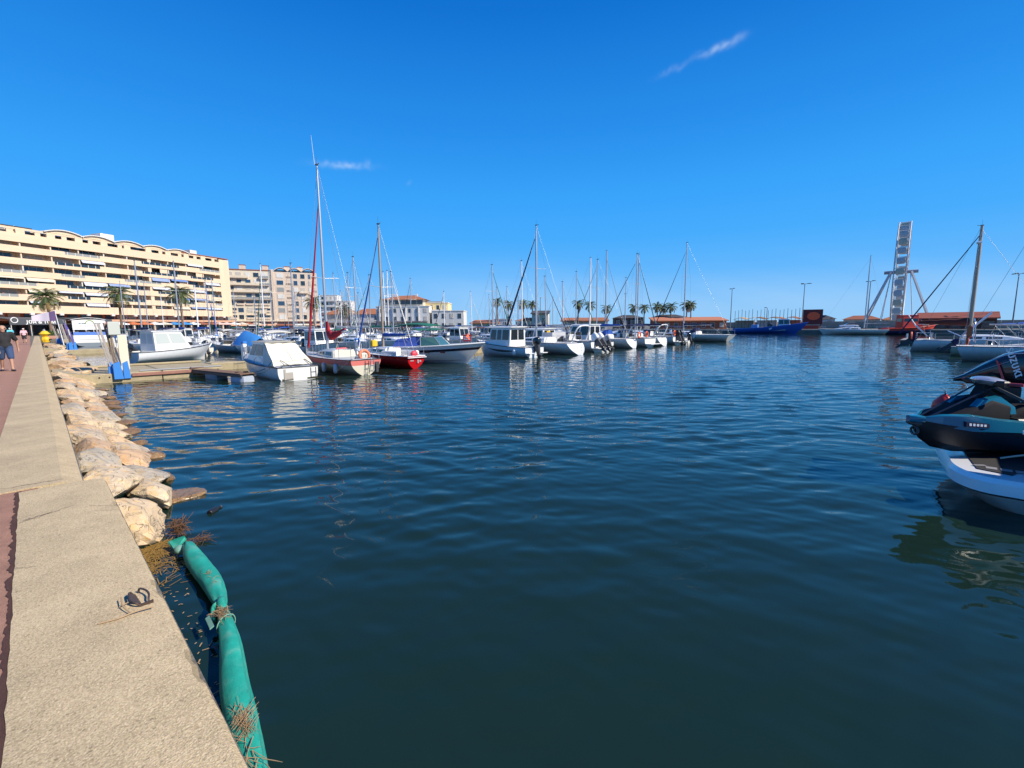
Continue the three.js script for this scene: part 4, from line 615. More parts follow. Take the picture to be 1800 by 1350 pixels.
sail('white sailing boat with orange lifebuoy and grey furled headsail', 42.8, -23.2, 0, { L: 8.4, hm: 9.4, hull: m_.gel, furl: m_.greyCover, buoy: 1, detail: 1, NT: 14, cover: m_.blueCover, hood: m_.blueCover });
cruiser('white flybridge style cruiser with navy canopy and bathing platform', 46.1, -23.2, 0, { L: 8, bim: m_.navy, R: rng(7), buoy: 1 });
sail('pale sailing boat with navy boom cover and dark slanting headsail roll', 49.0, -22.8, 0, { L: 9, hm: 10.5, tm: 0.42, furl: m_.navy, cover: m_.navy, detail: 1, NT: 14 });
cruiser('sleek white sports cruiser with red fender and raked black windscreen', 54.0, -23.6, 0, { L: 9, motor: m_.black, R: rng(9), buoy: 1 });
runabout('white open boat with navy bimini near the end of the pontoon', 58.0, -24.0, 0, { L: 6, bim: m_.navy, R: rng(10) });
sail('long white sailing boat with sloping stern at the pontoon end', 65.0, -21.6, 0, { L: 11, hm: 13.8, tm: 0.55, trk: -0.7, furl: m_.navy, cover: m_.navy, detail: 1, NT: 16, r: 0.1, hood: m_.navy });
// second row, bows against the far side of the pontoon
const back = (label, x, hm, o) => sail(label, x, -42.5, Math.PI, { L: 8.6, hm, ...o });
back('white sailing boat with slim mast behind the pilothouse boat', 37.0, 9.3, { furl: m_.greenCover, L: 7.6 });
back('white sailing boat with bare white mast behind the tall navy headsail', 41.4, 10.1, { mast: m_.white });
back('white sailing boat with dark green headsail roll behind the hardtop cruiser', 52.6, 9.7, { furl: m_.greenCover });
back('white sailing boat with thick white mast behind the wheelhouse boat', 56.0, 11.9, { mast: m_.white, r: 0.11 });
back('white sailing boat with heavy grey mast and blue spray hood', 60.2, 13.3, { r: 0.12, furl: m_.greyCover, hood: m_.blueCover, cover: m_.blueCover });
back('white sailing boat with tall mast and teal headsail roll', 70.0, 13.8, { r: 0.11, furl: mat(0.01, 0.10, 0.14, 0.8), headR: 0.08 });
back('small white sailing boat with short mast near the pontoon end', 66.0, 9.8, {});
back('white sailing boat with twin grey poles behind the red boat', 20.4, 8.6, { L: 6.6 });
back('white sailing boat with leaning mast and white furled sail', 24.2, 7.6, { L: 6.6, furl: m_.canvas });
{ const T = pilot('white cabin boat lying along the far side of the first pontoon', 4.7, -41.7, -1.19, { L: 5.9, a: 0.2, b: 0.66, hgt: 1.45, rf: 0.75, rail: m_.darkGrey, hull: blueGrey, R: rng(5), win: mat(0.50, 0.54, 0.52, 0.35) }); mesh('roof_hatch', rbox(0.7, 0.06, 0.9, 0, 2.27, -2.6, 0.02), m_.grey, T); mesh('handrail', tube([V(-0.95, 0.85, -1.6), V(-0.93, 1.25, -1.9), V(-0.85, 1.25, -3.6), V(-0.8, 1.0, -4.0)], 0.015, 5), m_.steel, T); }
runabout('white boat under bright blue and turquoise canopy behind the pink banded sailboat', 14.8, -46.5, 0.15, { L: 5.4, tarp: m_.skyCover, up: 0.55 });
runabout('yellowish open boat with black outboard beyond the cabin boat', 10.6, -48.0, 0.5, { L: 5, hull: m_.gelWarm, R: rng(61) });
runabout('grey inflatable style open boat with upright windscreen', 14.2, -49.5, 0.3, { L: 4.8, hull: m_.grey, R: rng(62) });
// ---------------------------------------------------------------- crowded rows further back
{
  const R = rng(2024), covers = [['navy', m_.navy], ['blue', m_.blueCover], ['grey', m_.greyCover], ['cream', m_.canvas], ['green', m_.greenCover], ['maroon', m_.maroonCover]], hulls = [['white', m_.gel], ['white', m_.gel], ['white', m_.gel], ['white', m_.gel], ['cream', m_.gelWarm], ['navy', mat(0.02, 0.03, 0.09, 0.25)]];
  const rowName = { a: 'behind the first pontoon', g: 'in the fairway behind the first row', b: 'along the second pontoon', c: 'beyond the second pontoon', d: 'along the third pontoon', e: 'beyond the third pontoon', f: 'by the far quay' };
  const fixed = { b: [[7.9, 9], [10.7, 9.2], [18.9, 9.7], [34.7, 10], [39.3, 9.4], [44.9, 7.7], [73.9, 8.0]], c: [[23.9, 10.8], [43.4, 9.4], [35.2, 8.6], [100, 12]] };
  function any(x, z, turn, row) {
    const fx = (fixed[row] || []).find(f => Math.abs(f[0] - x) < 1.5), k = fx ? 0 : R(), [cn, cm] = covers[Math.floor(R() * 6)], [hn, hm] = hulls[Math.floor(R() * 5.3)], w = rowName[row], g = 'boats ' + w; if (fx) x = fx[0];
    if (k < 0.30) sail(`${hn} sailing boat with ${cn} boom cover ${w}`, x, z, turn, { L: 6.5 + 2.2 * R(), hm: fx ? fx[1] : 6.8 + 2.6 * R() + (z < -80 ? 1.5 : 0), cover: cm, furl: R() < 0.5 ? cm : null, hull: hm, NT: 8, mast: R() < 0.3 ? m_.white : m_.alu, rakeZ: (R() - 0.5) * 0.5 }, g);
    else if (k < 0.58) pilot(`${hn} pilothouse boat with ${cn} bimini ${w}`, x, z, turn, { L: 5.4 + 1.6 * R(), hull: hm, bim: cm, R, hgt: 1.2 + 0.4 * R() }, g);
    else if (k < 0.82) runabout(`${hn} open boat with ${cn} bimini ${w}`, x, z, turn, { L: 4.8 + 1.4 * R(), hull: hm, bim: cm, R }, g);
    else cruiser(`${hn} motor cruiser with ${cn} canopy ${w}`, x, z, turn, { L: 6.8 + 2 * R(), hull: hm, bim: cm, R }, g);
  }
  for (const [row, z, turn, x0, x1] of [['a', -41.5, Math.PI, 12, 70], ['g', -47.2, 0.3, 17.5, 34], ['b', -53.5, 0, 6, 86], ['c', -73.5, Math.PI, 9, 92], ['d', -82, 0, 10, 96], ['e', -100, Math.PI, 9, 96], ['f', -117, 0, 12, 96]])
    for (let x = x0 + R() * 2; x < x1; x += 2.5 + 0.7 * R() + (row > 'c' ? 0.5 : 0)) { if (row === 'a' && [20.4, 24.2, 37, 41.4, 52.6, 56, 60.2, 66, 70].some(q => Math.abs(q - x) < 2.1)) continue; if (z < -110 && x > 70) continue; any(x, z + (R() - 0.5) * 2, turn + (R() - 0.5) * 0.12, row); }
}

{ // service pedestals along the pontoons
  let first = null; const spots = []; for (let x = 9; x < 70; x += 7.5) spots.push([x, 0.42, -31.4, 'white service pedestal on the first pontoon', 'pedestals on the first pontoon']); for (let x = 6; x < 84; x += 9) spots.push([x, 0.42, -62, 'white service pedestal on the second pontoon', 'pedestals on the second pontoon']);
  for (const [x, y, z, l, g] of spots) { if (first) { dup(first, [x, y, z], 0, l, g); continue; } first = thing('service_pedestal', l, 'pedestal', [x, y, z], 0, g); mesh('column', rbox(0.26, 1.05, 0.26, 0, 0, 0, 0.03), m_.white, first); mesh('cap', rbox(0.3, 0.14, 0.3, 0, 1.05, 0, 0.04), m_.davitBlue, first); mesh('socket_panel', box(0.18, 0.3, 0.02, 0, 0.7, 0.135), m_.grey, first); }
}
// ---------------------------------------------------------------- buildings behind the marina
const font = await new FontLoader().loadAsync('fonts/droid/droid_sans_bold.typeface.json');
function lettering(str, size, depth = 0.03) { const g = new TextGeometry(str, { font, size, depth, curveSegments: 3, bevelEnabled: false }); g.computeBoundingBox(); const b = g.boundingBox; g.translate(-(b.max.x + b.min.x) / 2, 0, 0); return plain(g); }
const wallM = {
  peach: mat(0.88, 0.675, 0.475, 0.9, { map: rep(plasterTex, 0.2) }), peachIn: mat(0.88, 0.675, 0.475, 0.9, { map: rep(plasterTex, 0.3) }), pinkBand: mat(0.78, 0.44, 0.28, 0.9, { map: rep(plasterTex, 0.3) }), brickRed: mat(0.30, 0.10, 0.06, 0.9),
  cream: mat(0.83, 0.72, 0.55, 0.9, { map: rep(plasterTex, 0.25) }), rose: mat(0.78, 0.63, 0.50, 0.9, { map: rep(plasterTex, 0.25) }), white: mat(0.80, 0.78, 0.74, 0.85, { map: rep(plasterTex, 0.25) }), greyW: mat(0.66, 0.66, 0.68, 0.9, { map: rep(plasterTex, 0.25) }),
  tile: mat(0.50, 0.215, 0.115, 0.85, { map: rep(rockTex, 0.4) }), brown: mat(0.30, 0.10, 0.055, 0.85), dark: mat(0.06, 0.05, 0.05, 0.85), slate: mat(0.07, 0.06, 0.06, 0.8), shutter: mat(0.50, 0.46, 0.40, 0.7), awnBlue: mat(0.16, 0.28, 0.62, 0.85, { map: fabricTex }), awnPale: mat(0.62, 0.66, 0.76, 0.85, { map: fabricTex }), awnCream: mat(0.74, 0.66, 0.52, 0.9, { map: fabricTex }),
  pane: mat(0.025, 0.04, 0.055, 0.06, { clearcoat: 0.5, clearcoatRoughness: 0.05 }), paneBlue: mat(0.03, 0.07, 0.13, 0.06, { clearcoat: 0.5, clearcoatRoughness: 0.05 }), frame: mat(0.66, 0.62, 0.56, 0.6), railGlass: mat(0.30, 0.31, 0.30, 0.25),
};
{ // long peach apartment block with recessed balconies
  const T = thing('apartment_building', 'long peach apartment block with recessed balconies and vaulted roof edge', 'building', [-5.3, 0, -160.7], 0.477);
  const R = rng(314), bays = []; for (let i = -3; i <= 10; i++) bays.push(0.45 + 5.95 * i); const x0 = bays[0], x1 = 64.2, P = 5.95, rec = 1.9, D = 13, Y = k => 6.9 + 2.85 * k;
  mesh('wall', [box(x1 - x0, 19.9, D, (x0 + x1) / 2, 16.25, -rec - D / 2), box(3.9, 19.9, rec, x1 - 1.95, 16.25, -rec / 2 - 0.02), box(1.0, 16.8, rec, 36.3, 14.7, -rec / 2 + 0.01)], wallM.peach, T);
  for (let k = 0; k <= 6; k++) {   // floor slabs
    mesh('floor_slab', box(x1 - x0 - 4.2, 0.25, rec, (x0 + x1 - 4.2) / 2, Y(k) - 0.125, -rec / 2 + 0.0), wallM.peachIn, T);
    // stepped parapet: runs of tall and low panels
    let x = x0, tall = R() < 0.5; const end = x1 - 3.9;
    while (x < end - 0.1) { const w = Math.min(end - x, k === 0 || k === 6 ? end - x : 4.2 + R() * 8.5), top = k === 0 ? 1.3 : k === 6 ? 1.15 : tall ? 1.02 : 0.28, bot = k === 0 ? -0.7 : k === 6 ? -0.9 : -0.5 - (tall ? 0 : 0.05); mesh('parapet', box(w, top - bot, 0.18, x + w / 2, Y(k) + (top + bot) / 2, 0.1), wallM.peach, T); if (!tall && k > 0 && k < 6) { mesh('balcony_rail', box(w, 0.7, 0.04, x + w / 2, Y(k) + 0.28 + 0.35, 0.05), R() < 0.5 ? wallM.railGlass : wallM.frame === 0 ? 0 : wallM.pane, T); for (let q = x + 0.6; q < x + w; q += 1.7) mesh('rail_post', box(0.14, 0.75, 0.1, q, Y(k) + 0.62, 0.11), wallM.frame, T); } x += w; tall = !tall; }
    if (k === 6) break;
    for (let i = 0; i < bays.length; i++) {
      const bx = bays[i], mid = bx + P / 2, h = 2.6; if (mid > x1 - 4) continue;
      const small = i >= 9 && k >= 1 && k <= 4 && i < 12;
      mesh('partition', box(0.28, h, rec - 0.1, bx, Y(k) + h / 2, -rec / 2 - 0.04), R() < 0.3 ? wallM.frame : wallM.peach, T);
      if (small && (i + k) % 2) { mesh('wall_panel', box(2.3, h, 0.2, mid + 1.4, Y(k) + h / 2, -0.12), wallM.peach, T); }
      // glazing of the recess: frame with panes or roller shutters
      const sh = R(), f = mesh('window_frame', box(P - 1.2, 2.25, 0.08, mid - 0.25, Y(k) + 1.15, -rec + 0.05), R() < 0.5 ? wallM.frame : wallM.shutter, T), n = 2 + Math.floor(R() * 2), pw = (P - 1.5) / n;
      for (let q = 0; q < n; q++) mesh(sh < 0.35 ? 'roller_shutter' : 'pane', box(pw - 0.12, 2.0, 0.05, mid - 0.25 - (P - 1.5) / 2 + pw * (q + 0.5), Y(k) + 1.15, -rec + 0.1), sh < 0.35 ? wallM.shutter : sh < 0.6 ? wallM.paneBlue : wallM.pane, f);
      for (let q = 0; q < 2; q++) if (R() < 0.7) { const w = 0.25 + 0.5 * R(), hh = 0.5 + 0.8 * R(); mesh(q ? 'balcony_plant' : 'balcony_chair', box(w, hh, 0.4, bx + 0.7 + R() * 4.4, Y(k) + hh / 2, -0.45 - 0.8 * R()), [m_.white, wallM.shutter, m_.greenCover, wallM.brown, wallM.awnCream, m_.weed][Math.floor(R() * 6)], T); }
      // awnings let down over the balcony front, more of them low down
      if (R() < (k < 3 ? 0.5 : 0.2)) { const w = P - 0.5, drop = 0.55 + 0.65 * R(), yy = Y(k + 1) - 0.5, c = [wallM.awnBlue, wallM.awnPale, wallM.awnPale, wallM.awnCream, mat(0.30, 0.38, 0.62, 0.85, { map: fabricTex })][Math.floor(R() * 5)]; mesh('awning', hexa([V(mid - w / 2, yy - drop, 0.62), V(mid + w / 2, yy - drop, 0.62), V(mid + w / 2, yy, -0.1), V(mid - w / 2, yy, -0.1)], [V(mid - w / 2, yy - drop + 0.05, 0.66), V(mid + w / 2, yy - drop + 0.05, 0.66), V(mid + w / 2, yy + 0.04, -0.06), V(mid - w / 2, yy + 0.04, -0.06)]), c, T); }
    }
  }
  // attic with openings, vaulted white roof edges, chimneys
  for (let i = 0; i < bays.length; i++) { const bx = bays[i]; if (bx > x1 - 6) continue; mesh('attic_pier', box(1.7, 1.3, 0.5, bx + 0.4, Y(6) + 1.75, -0.3), wallM.peach, T); mesh('attic_wall', box(P, 0.5, 0.3, bx + P / 2, Y(6) + 2.3, -0.35), wallM.peach, T); mesh('attic_opening', box(P - 2, 0.9, 0.1, bx + P / 2 + 0.6, Y(6) + 1.55, -1.4), R() < 0.5 ? wallM.pane : wallM.shutter, T); if (R() < 0.6) mesh('attic_wall', box(1.1, 0.8, 0.3, bx + 3 + R() * 1.5, Y(6) + 1.6, -0.35), wallM.peach, T); }
  const vault = (cx, w, rise) => { const rings = []; for (let i = 0; i <= 14; i++) { const u = i / 14 * 2 - 1, y = Y(6) + 2.45 + rise * (1 - u * u), x = cx + u * w / 2; rings.push([V(x, y, 0.25), V(x, y + 0.22, 0.25), V(x, y + 0.22, -5), V(x, y, -5)]); } mesh('roof_vault', loft(rings, { crease: 0.4 }), wallM.white, T); mesh('vault_wall', faces([Array.from({ length: 15 }, (_, i) => { const u = i / 14 * 2 - 1; return V(cx + u * w / 2, Y(6) + 2.4 + rise * (1 - u * u), -0.2); })]), wallM.peach, T); };
  for (const [c, w, r] of [[-11, 11, 0.7], [15.6, 8.5, 0.95], [23.2, 8, 0.9], [31.2, 8, 0.9], [38.6, 7.6, 0.85], [45.8, 7.4, 0.8]]) vault(c, w, r);
  for (const [c, w, h, d] of [[27.6, 3.4, 2.6, 4], [53.5, 2.4, 2.0, 3], [7, 1.2, 0.9, 1.2], [2.2, 1.6, 0.8, 1]]) mesh('chimney', box(w, h, d, c, Y(6) + 2.4 + h / 2, -3 - d / 2), c > 20 ? wallM.white : wallM.peach, T);
  for (let i = 0; i < 9; i++) mesh('roof_vent', box(0.9 + R(), 0.4, 0.6, -4 + i * 1.6, Y(6) + 2.75, -1.2), wallM.dark, T);
  mesh('roof_edge', box(x1 - 47, 0.25, 6, (x1 + 47) / 2, Y(6) + 2.65, -3), wallM.brown, T);
  // lower storeys
  mesh('mezzanine_wall', box(x1 - x0, 2.0, D, (x0 + x1) / 2, 5.35, -2.6 - D / 2), wallM.brickRed, T); mesh('mezzanine_band', box(x1 - x0, 0.55, 3.2, (x0 + x1) / 2, 4.55, -0.3), wallM.pinkBand, T);
  for (let i = 0; i < bays.length; i++) for (const q of [1.3, 4.2]) mesh('mezzanine_window', box(2.3, 1.2, 0.1, bays[i] + q, 5.5, -2.5), R() < 0.6 ? wallM.pane : wallM.railGlass, T);
  for (let i = 0; i < bays.length; i++) { mesh('downlight_box', box(0.8, 0.5, 0.5, bays[i] + 0.3, 6.05, 0.3), wallM.white, T); }
  for (let i = 0; i < bays.length; i++) { mesh('shop_window', box(P - 0.5, 2.8, 0.1, bays[i] + P / 2, 2.4, -2.9), wallM.pane, T); mesh('shop_pier', box(0.5, 3.5, 0.6, bays[i], 2.55, -0.4), wallM.rose, T); }
  mesh('shop_back', box(x1 - x0, 3.6, 1, (x0 + x1) / 2, 2.6, -3.5), wallM.brickRed, T);
}
{ // beige block beside it
  const T = thing('apartment_building', 'beige and rose apartment block with small balconies beside the peach block', 'building', [55.0, 0, -209.5], -0.38), R = rng(99), Y = k => 5.2 + 2.82 * k, L = 34;
  mesh('wall', [box(17.2, 24.2, 12, 8.4, 13, -6)], wallM.cream, T); mesh('wall', [box(16.6, 24.0, 12, 25.6, 12.85, -5.6)], wallM.rose, T); mesh('wall', box(0.9, 25, 1, 17.1, 13.3, 0.1), wallM.rose, T);
  mesh('roof_edge', box(17.6, 0.35, 12.4, 8.4, 25.3, -6), wallM.brown, T);
  for (const x of [6.4, 14.6, 22.6, 27.6]) { const c = mesh('chimney', box(2.1, 1.9, 2.2, x, 26.3, -2.2), wallM.rose, T); mesh('chimney_cap', box(2.3, 0.25, 2.4, x, 27.3, -2.2), wallM.brown, c); }
  for (const x of [20.2, 25.4, 30.6]) { const rings = []; for (let i = 0; i <= 10; i++) { const u = i / 10 * 2 - 1, y = 25.2 + 1.25 * (1 - u * u); rings.push([V(x + u * 2.5, y, 0.5), V(x + u * 2.5, y + 0.25, 0.5), V(x + u * 2.5, y + 0.25, -3), V(x + u * 2.5, y, -3)]); } mesh('roof_arch', loft(rings, { crease: 0.4 }), wallM.rose, T); mesh('arch_shade_pane', box(4.4, 0.9, 0.2, x, 25.2, -0.4), wallM.pane, T); }  // dark glossy sheet under each arch, its colour standing in for the shade there
  const win = (x, y, w, h, z = 0.02, m) => { const f = mesh('window', box(w + 0.16, h + 0.16, 0.08, x, y, z), wallM.frame, T); mesh('pane', box(w, h, 0.06, x, y, z + 0.03), m || [wallM.pane, wallM.paneBlue, wallM.shutter, wallM.white][Math.floor(R() * 4)], f); };
  const balc = (x, y, w, d = 1.1) => { const b = mesh('balcony', box(w, 0.22, d, x, y - 0.1, d / 2), wallM.rose, T); mesh('balcony_front', box(w, 0.75, 0.1, x, y + 0.38, d - 0.05), R() < 0.6 ? wallM.cream : wallM.railGlass, b); mesh('balcony_side', box(0.1, 0.75, d, x - w / 2 + 0.05, y + 0.38, d / 2), wallM.cream, b); mesh('balcony_side', box(0.1, 0.75, d, x + w / 2 - 0.05, y + 0.38, d / 2), wallM.cream, b); };
  const recess = (x, y, w, h) => { mesh('recess_shade_pane', box(w, h, 0.06, x, y, 0.02), wallM.pane, T); mesh('recess_lintel', box(w + 0.2, 0.16, 0.5, x, y + h / 2, 0.2), wallM.rose, T); mesh('recess_front', box(w, h * 0.42, 0.4, x, y - h * 0.28, 0.2), wallM.rose, T); mesh('recess_pane', box(w * 0.45, h * 0.8, 0.04, x - w * 0.2, y + 0.1, 0.08), R() < 0.5 ? wallM.shutter : wallM.paneBlue, T); };  // flat dark sheet paints the shade of a balcony recess onto the wall
  for (const [k, x, w] of [[6, 4.6, 7.4], [6, 14.0, 3.4], [5, 6.6, 11.5], [5, 14.2, 3.2], [4, 8.6, 15.8], [3, 8.6, 15.8], [1, 12.8, 2.6]]) balc(x, Y(k), w);
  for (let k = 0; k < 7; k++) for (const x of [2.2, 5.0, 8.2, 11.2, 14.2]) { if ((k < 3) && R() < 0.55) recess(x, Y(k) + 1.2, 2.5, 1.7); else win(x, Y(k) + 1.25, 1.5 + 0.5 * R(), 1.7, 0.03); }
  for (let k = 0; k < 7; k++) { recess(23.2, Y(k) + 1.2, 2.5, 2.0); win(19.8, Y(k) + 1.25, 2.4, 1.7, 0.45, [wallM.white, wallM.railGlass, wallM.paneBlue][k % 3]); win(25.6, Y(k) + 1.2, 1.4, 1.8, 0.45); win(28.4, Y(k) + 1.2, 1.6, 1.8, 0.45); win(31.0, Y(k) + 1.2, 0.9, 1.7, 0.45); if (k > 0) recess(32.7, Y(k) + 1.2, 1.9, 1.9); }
  balc(28.4, Y(4), 3.2, 1.6); mesh('podium_band', box(L + 1, 0.5, 1.6, L / 2, 4.9, 0.3), wallM.cream, T);
  for (let x = 1; x < L; x += 2.7) mesh('podium_light', box(2.0, 0.5, 0.1, x + 0.8, 4.35, 0.62), wallM.brown, T);
  mesh('shop_front', box(L, 3.4, 1, L / 2, 2.5, 0), wallM.pane, T); for (let x = 0.5; x < L; x += 3.4) mesh('shop_awning', hexa([V(x, 2.9, 2.6), V(x + 3, 2.9, 2.6), V(x + 3, 3.5, 0.4), V(x, 3.5, 0.4)], [V(x, 3.0, 2.6), V(x + 3, 3.0, 2.6), V(x + 3, 3.65, 0.4), V(x, 3.65, 0.4)]), [wallM.brown, wallM.awnCream, wallM.pinkBand, wallM.white][Math.floor(R() * 4)], T);
}
function house3(name, label, pos, turn, { w, d, h, floors, m, roof = 'flat', rm = wallM.tile, n = 4, rh = 2, balc = 0 }, group) {   // plain small building: wall, storeys of windows, roof
  const T = thing(name, label, 'building', pos, turn, group), R = rng(Math.round(pos[0] * 7 + w * 3)), fh = h / floors; mesh('wall', box(w, h, d, w / 2, h / 2, -d / 2), m, T);
  if (roof === 'hip') mesh('roof', faces([[V(-0.5, h, 0.5), V(w + 0.5, h, 0.5), V(w - d * 0.4, h + rh, -d / 2), V(d * 0.4, h + rh, -d / 2)], [V(w + 0.5, h, 0.5), V(w + 0.5, h, -d - 0.5), V(w - d * 0.4, h + rh, -d / 2)], [V(w + 0.5, h, -d - 0.5), V(-0.5, h, -d - 0.5), V(d * 0.4, h + rh, -d / 2), V(w - d * 0.4, h + rh, -d / 2)], [V(-0.5, h, -d - 0.5), V(-0.5, h, 0.5), V(d * 0.4, h + rh, -d / 2)], [V(-0.5, h - 0.01, 0.5), V(-0.5, h - 0.01, -d - 0.5), V(w + 0.5, h - 0.01, -d - 0.5), V(w + 0.5, h - 0.01, 0.5)]]), rm, T);
  else if (roof === 'shed') mesh('roof', hexa([V(-0.4, h - 0.05, 0.8), V(w + 0.4, h - 0.05, 0.8), V(w + 0.4, h + rh, -d - 0.4), V(-0.4, h + rh, -d - 0.4)], [V(-0.4, h + 0.2, 0.8), V(w + 0.4, h + 0.2, 0.8), V(w + 0.4, h + rh + 0.25, -d - 0.4), V(-0.4, h + rh + 0.25, -d - 0.4)]), rm, T);
  else mesh('roof', box(w + 0.3, 0.3, d + 0.3, w / 2, h + 0.15, -d / 2), rm, T);
  for (let k = 0; k < floors; k++) for (let i = 0; i < n; i++) { const x = w * (i + 0.5) / n, y = fh * (k + 0.52), f = mesh('window', box(w / n * 0.42 + 0.14, fh * 0.5 + 0.14, 0.08, x, y, 0.03), wallM.frame, T); mesh('pane', box(w / n * 0.42, fh * 0.5, 0.06, x, y, 0.06), R() < 0.7 ? wallM.pane : wallM.shutter, f); }
  for (let k = 1; k <= balc; k++) { mesh('balcony', [box(w * 0.9, 0.2, 1.2, w / 2, fh * k, 0.6)], wallM.white, T); mesh('balcony_front', box(w * 0.9, 0.8, 0.08, w / 2, fh * k + 0.45, 1.16), wallM.white, T); }
  return T;
}
house3('apartment_building', 'pale stepped apartment tower beyond the beige block', [112, 0.8, -252], -0.7, { w: 9, d: 9, h: 18.5, floors: 6, m: wallM.white, n: 4, rm: wallM.white, balc: 5 });
house3('apartment_building', 'lower white terrace block stepping down behind the palms', [119, 0.8, -246], -0.7, { w: 7, d: 9, h: 15.4, floors: 5, m: wallM.white, n: 3, rm: wallM.white, balc: 4 });
house3('tiled_house', 'dark fronted low house with orange tiled roof beside the beige block', [79, 0.8, -176], -0.95, { w: 12, d: 9, h: 6.2, floors: 2, m: wallM.rose, roof: 'hip', n: 5, rh: 2.2, balc: 1 });
house3('tiled_house', 'low grey house with orange tiled roof among the masts', [83, 0.8, -161], -0.85, { w: 13, d: 8, h: 6.0, floors: 2, m: wallM.greyW, roof: 'hip', n: 5, rh: 2.2, balc: 1 });
{ const T = house3('waterfront_hotel', 'white three storey waterfront building with orange tiled upper roof', [79.5, 0.8, -137.5], -0.82, { w: 17.5, d: 12, h: 7.9, floors: 3, m: wallM.white, n: 7, rm: wallM.white }); // upper recessed storey with the hipped roof
  mesh('upper_storey', box(13.5, 2.2, 8, 8.6, 9.3, -6), wallM.cream, T); mesh('upper_glazing', box(12.8, 1.3, 0.1, 8.6, 9.4, -1.95), wallM.pane, T); const w0 = 1.0, w1 = 16.4; mesh('roof', faces([[V(w0, 10.3, -0.8), V(w1, 10.3, -0.8), V(11.5, 12.0, -6), V(6.0, 11.8, -6)], [V(w1, 10.3, -0.8), V(w1, 10.3, -11), V(11.5, 12.0, -6)], [V(w1, 10.3, -11), V(w0, 10.3, -11), V(6.0, 11.8, -6), V(11.5, 12, -6)], [V(w0, 10.3, -11), V(w0, 10.3, -0.8), V(6.0, 11.8, -6)]]), wallM.tile, T); for (const x of [4.5, 5.6, 12.5]) mesh('chimney', box(0.7, 1.0, 0.7, x, 11.8, -5), wallM.white, T); for (let i = 0; i < 4; i++) mesh('pilaster', box(0.3, 7.8, 0.4, 1.2 + i * 4.3, 3.9, 0.25), wallM.white, T); mesh('terrace_canopy', box(17, 0.2, 3.4, 8.7, 3.1, 1.8), mat(0.2, 0.2, 0.25, 0.8), T); }
house3('restaurant_building', 'white flat restaurant with glazed terrace next to the tiled hotel', [92.2, 0.8, -124.2], -0.82, { w: 10.5, d: 10, h: 6.3, floors: 2, m: wallM.white, n: 4, rm: wallM.white });
{ const T = house3('restaurant_building', 'yellow cream stepped house behind the flat restaurant', [93, 0.8, -131], -0.82, { w: 9, d: 9, h: 9.2, floors: 3, m: mat(0.82, 0.66, 0.32, 0.9), n: 4, rm: wallM.cream, balc: 2 }); mesh('terrace_sail', box(6, 0.1, 3, 4, 9.8, -2), wallM.awnCream, T); }
for (const [x, z, w, h, m, rm, l, roof] of [[99.5, -113, 9, 2.2, wallM.rose, wallM.tile, 'low rose kiosk row with tiled roof past the flat restaurant', 'shed'], [104.5, -107.5, 5, 3.4, wallM.greyW, wallM.white, 'small grey concrete hut by the palms', 'flat'], [108, -101, 9, 3.0, wallM.cream, wallM.tile, 'low orange roofed shed under four palms', 'hip'], [108.5, -94.5, 5, 5.0, wallM.cream, wallM.slate, 'taller cream shed with dark sloping roof under four palms', 'shed'], [114, -87, 14, 2.6, wallM.rose, wallM.tile, 'long low shed with orange tiled roof behind the masts', 'shed'], [130, -78, 9, 3.6, wallM.slate, wallM.slate, 'dark brown gabled hut behind the masts', 'hip'], [135, -67, 10, 3.6, wallM.brown, wallM.slate, 'dark roofed hall behind the orange shed', 'hip'], [125, -62, 20, 2.4, wallM.brown, mat(0.50, 0.185, 0.09, 0.8), 'long orange roofed market shed on the far quay', 'shed']])
  house3('harbour_shed', l, [x, 0.8, z], -0.95, { w, d: 7, h, floors: 1, m, roof, rm, n: Math.max(2, Math.round(w / 2.4)), rh: 1.0 });
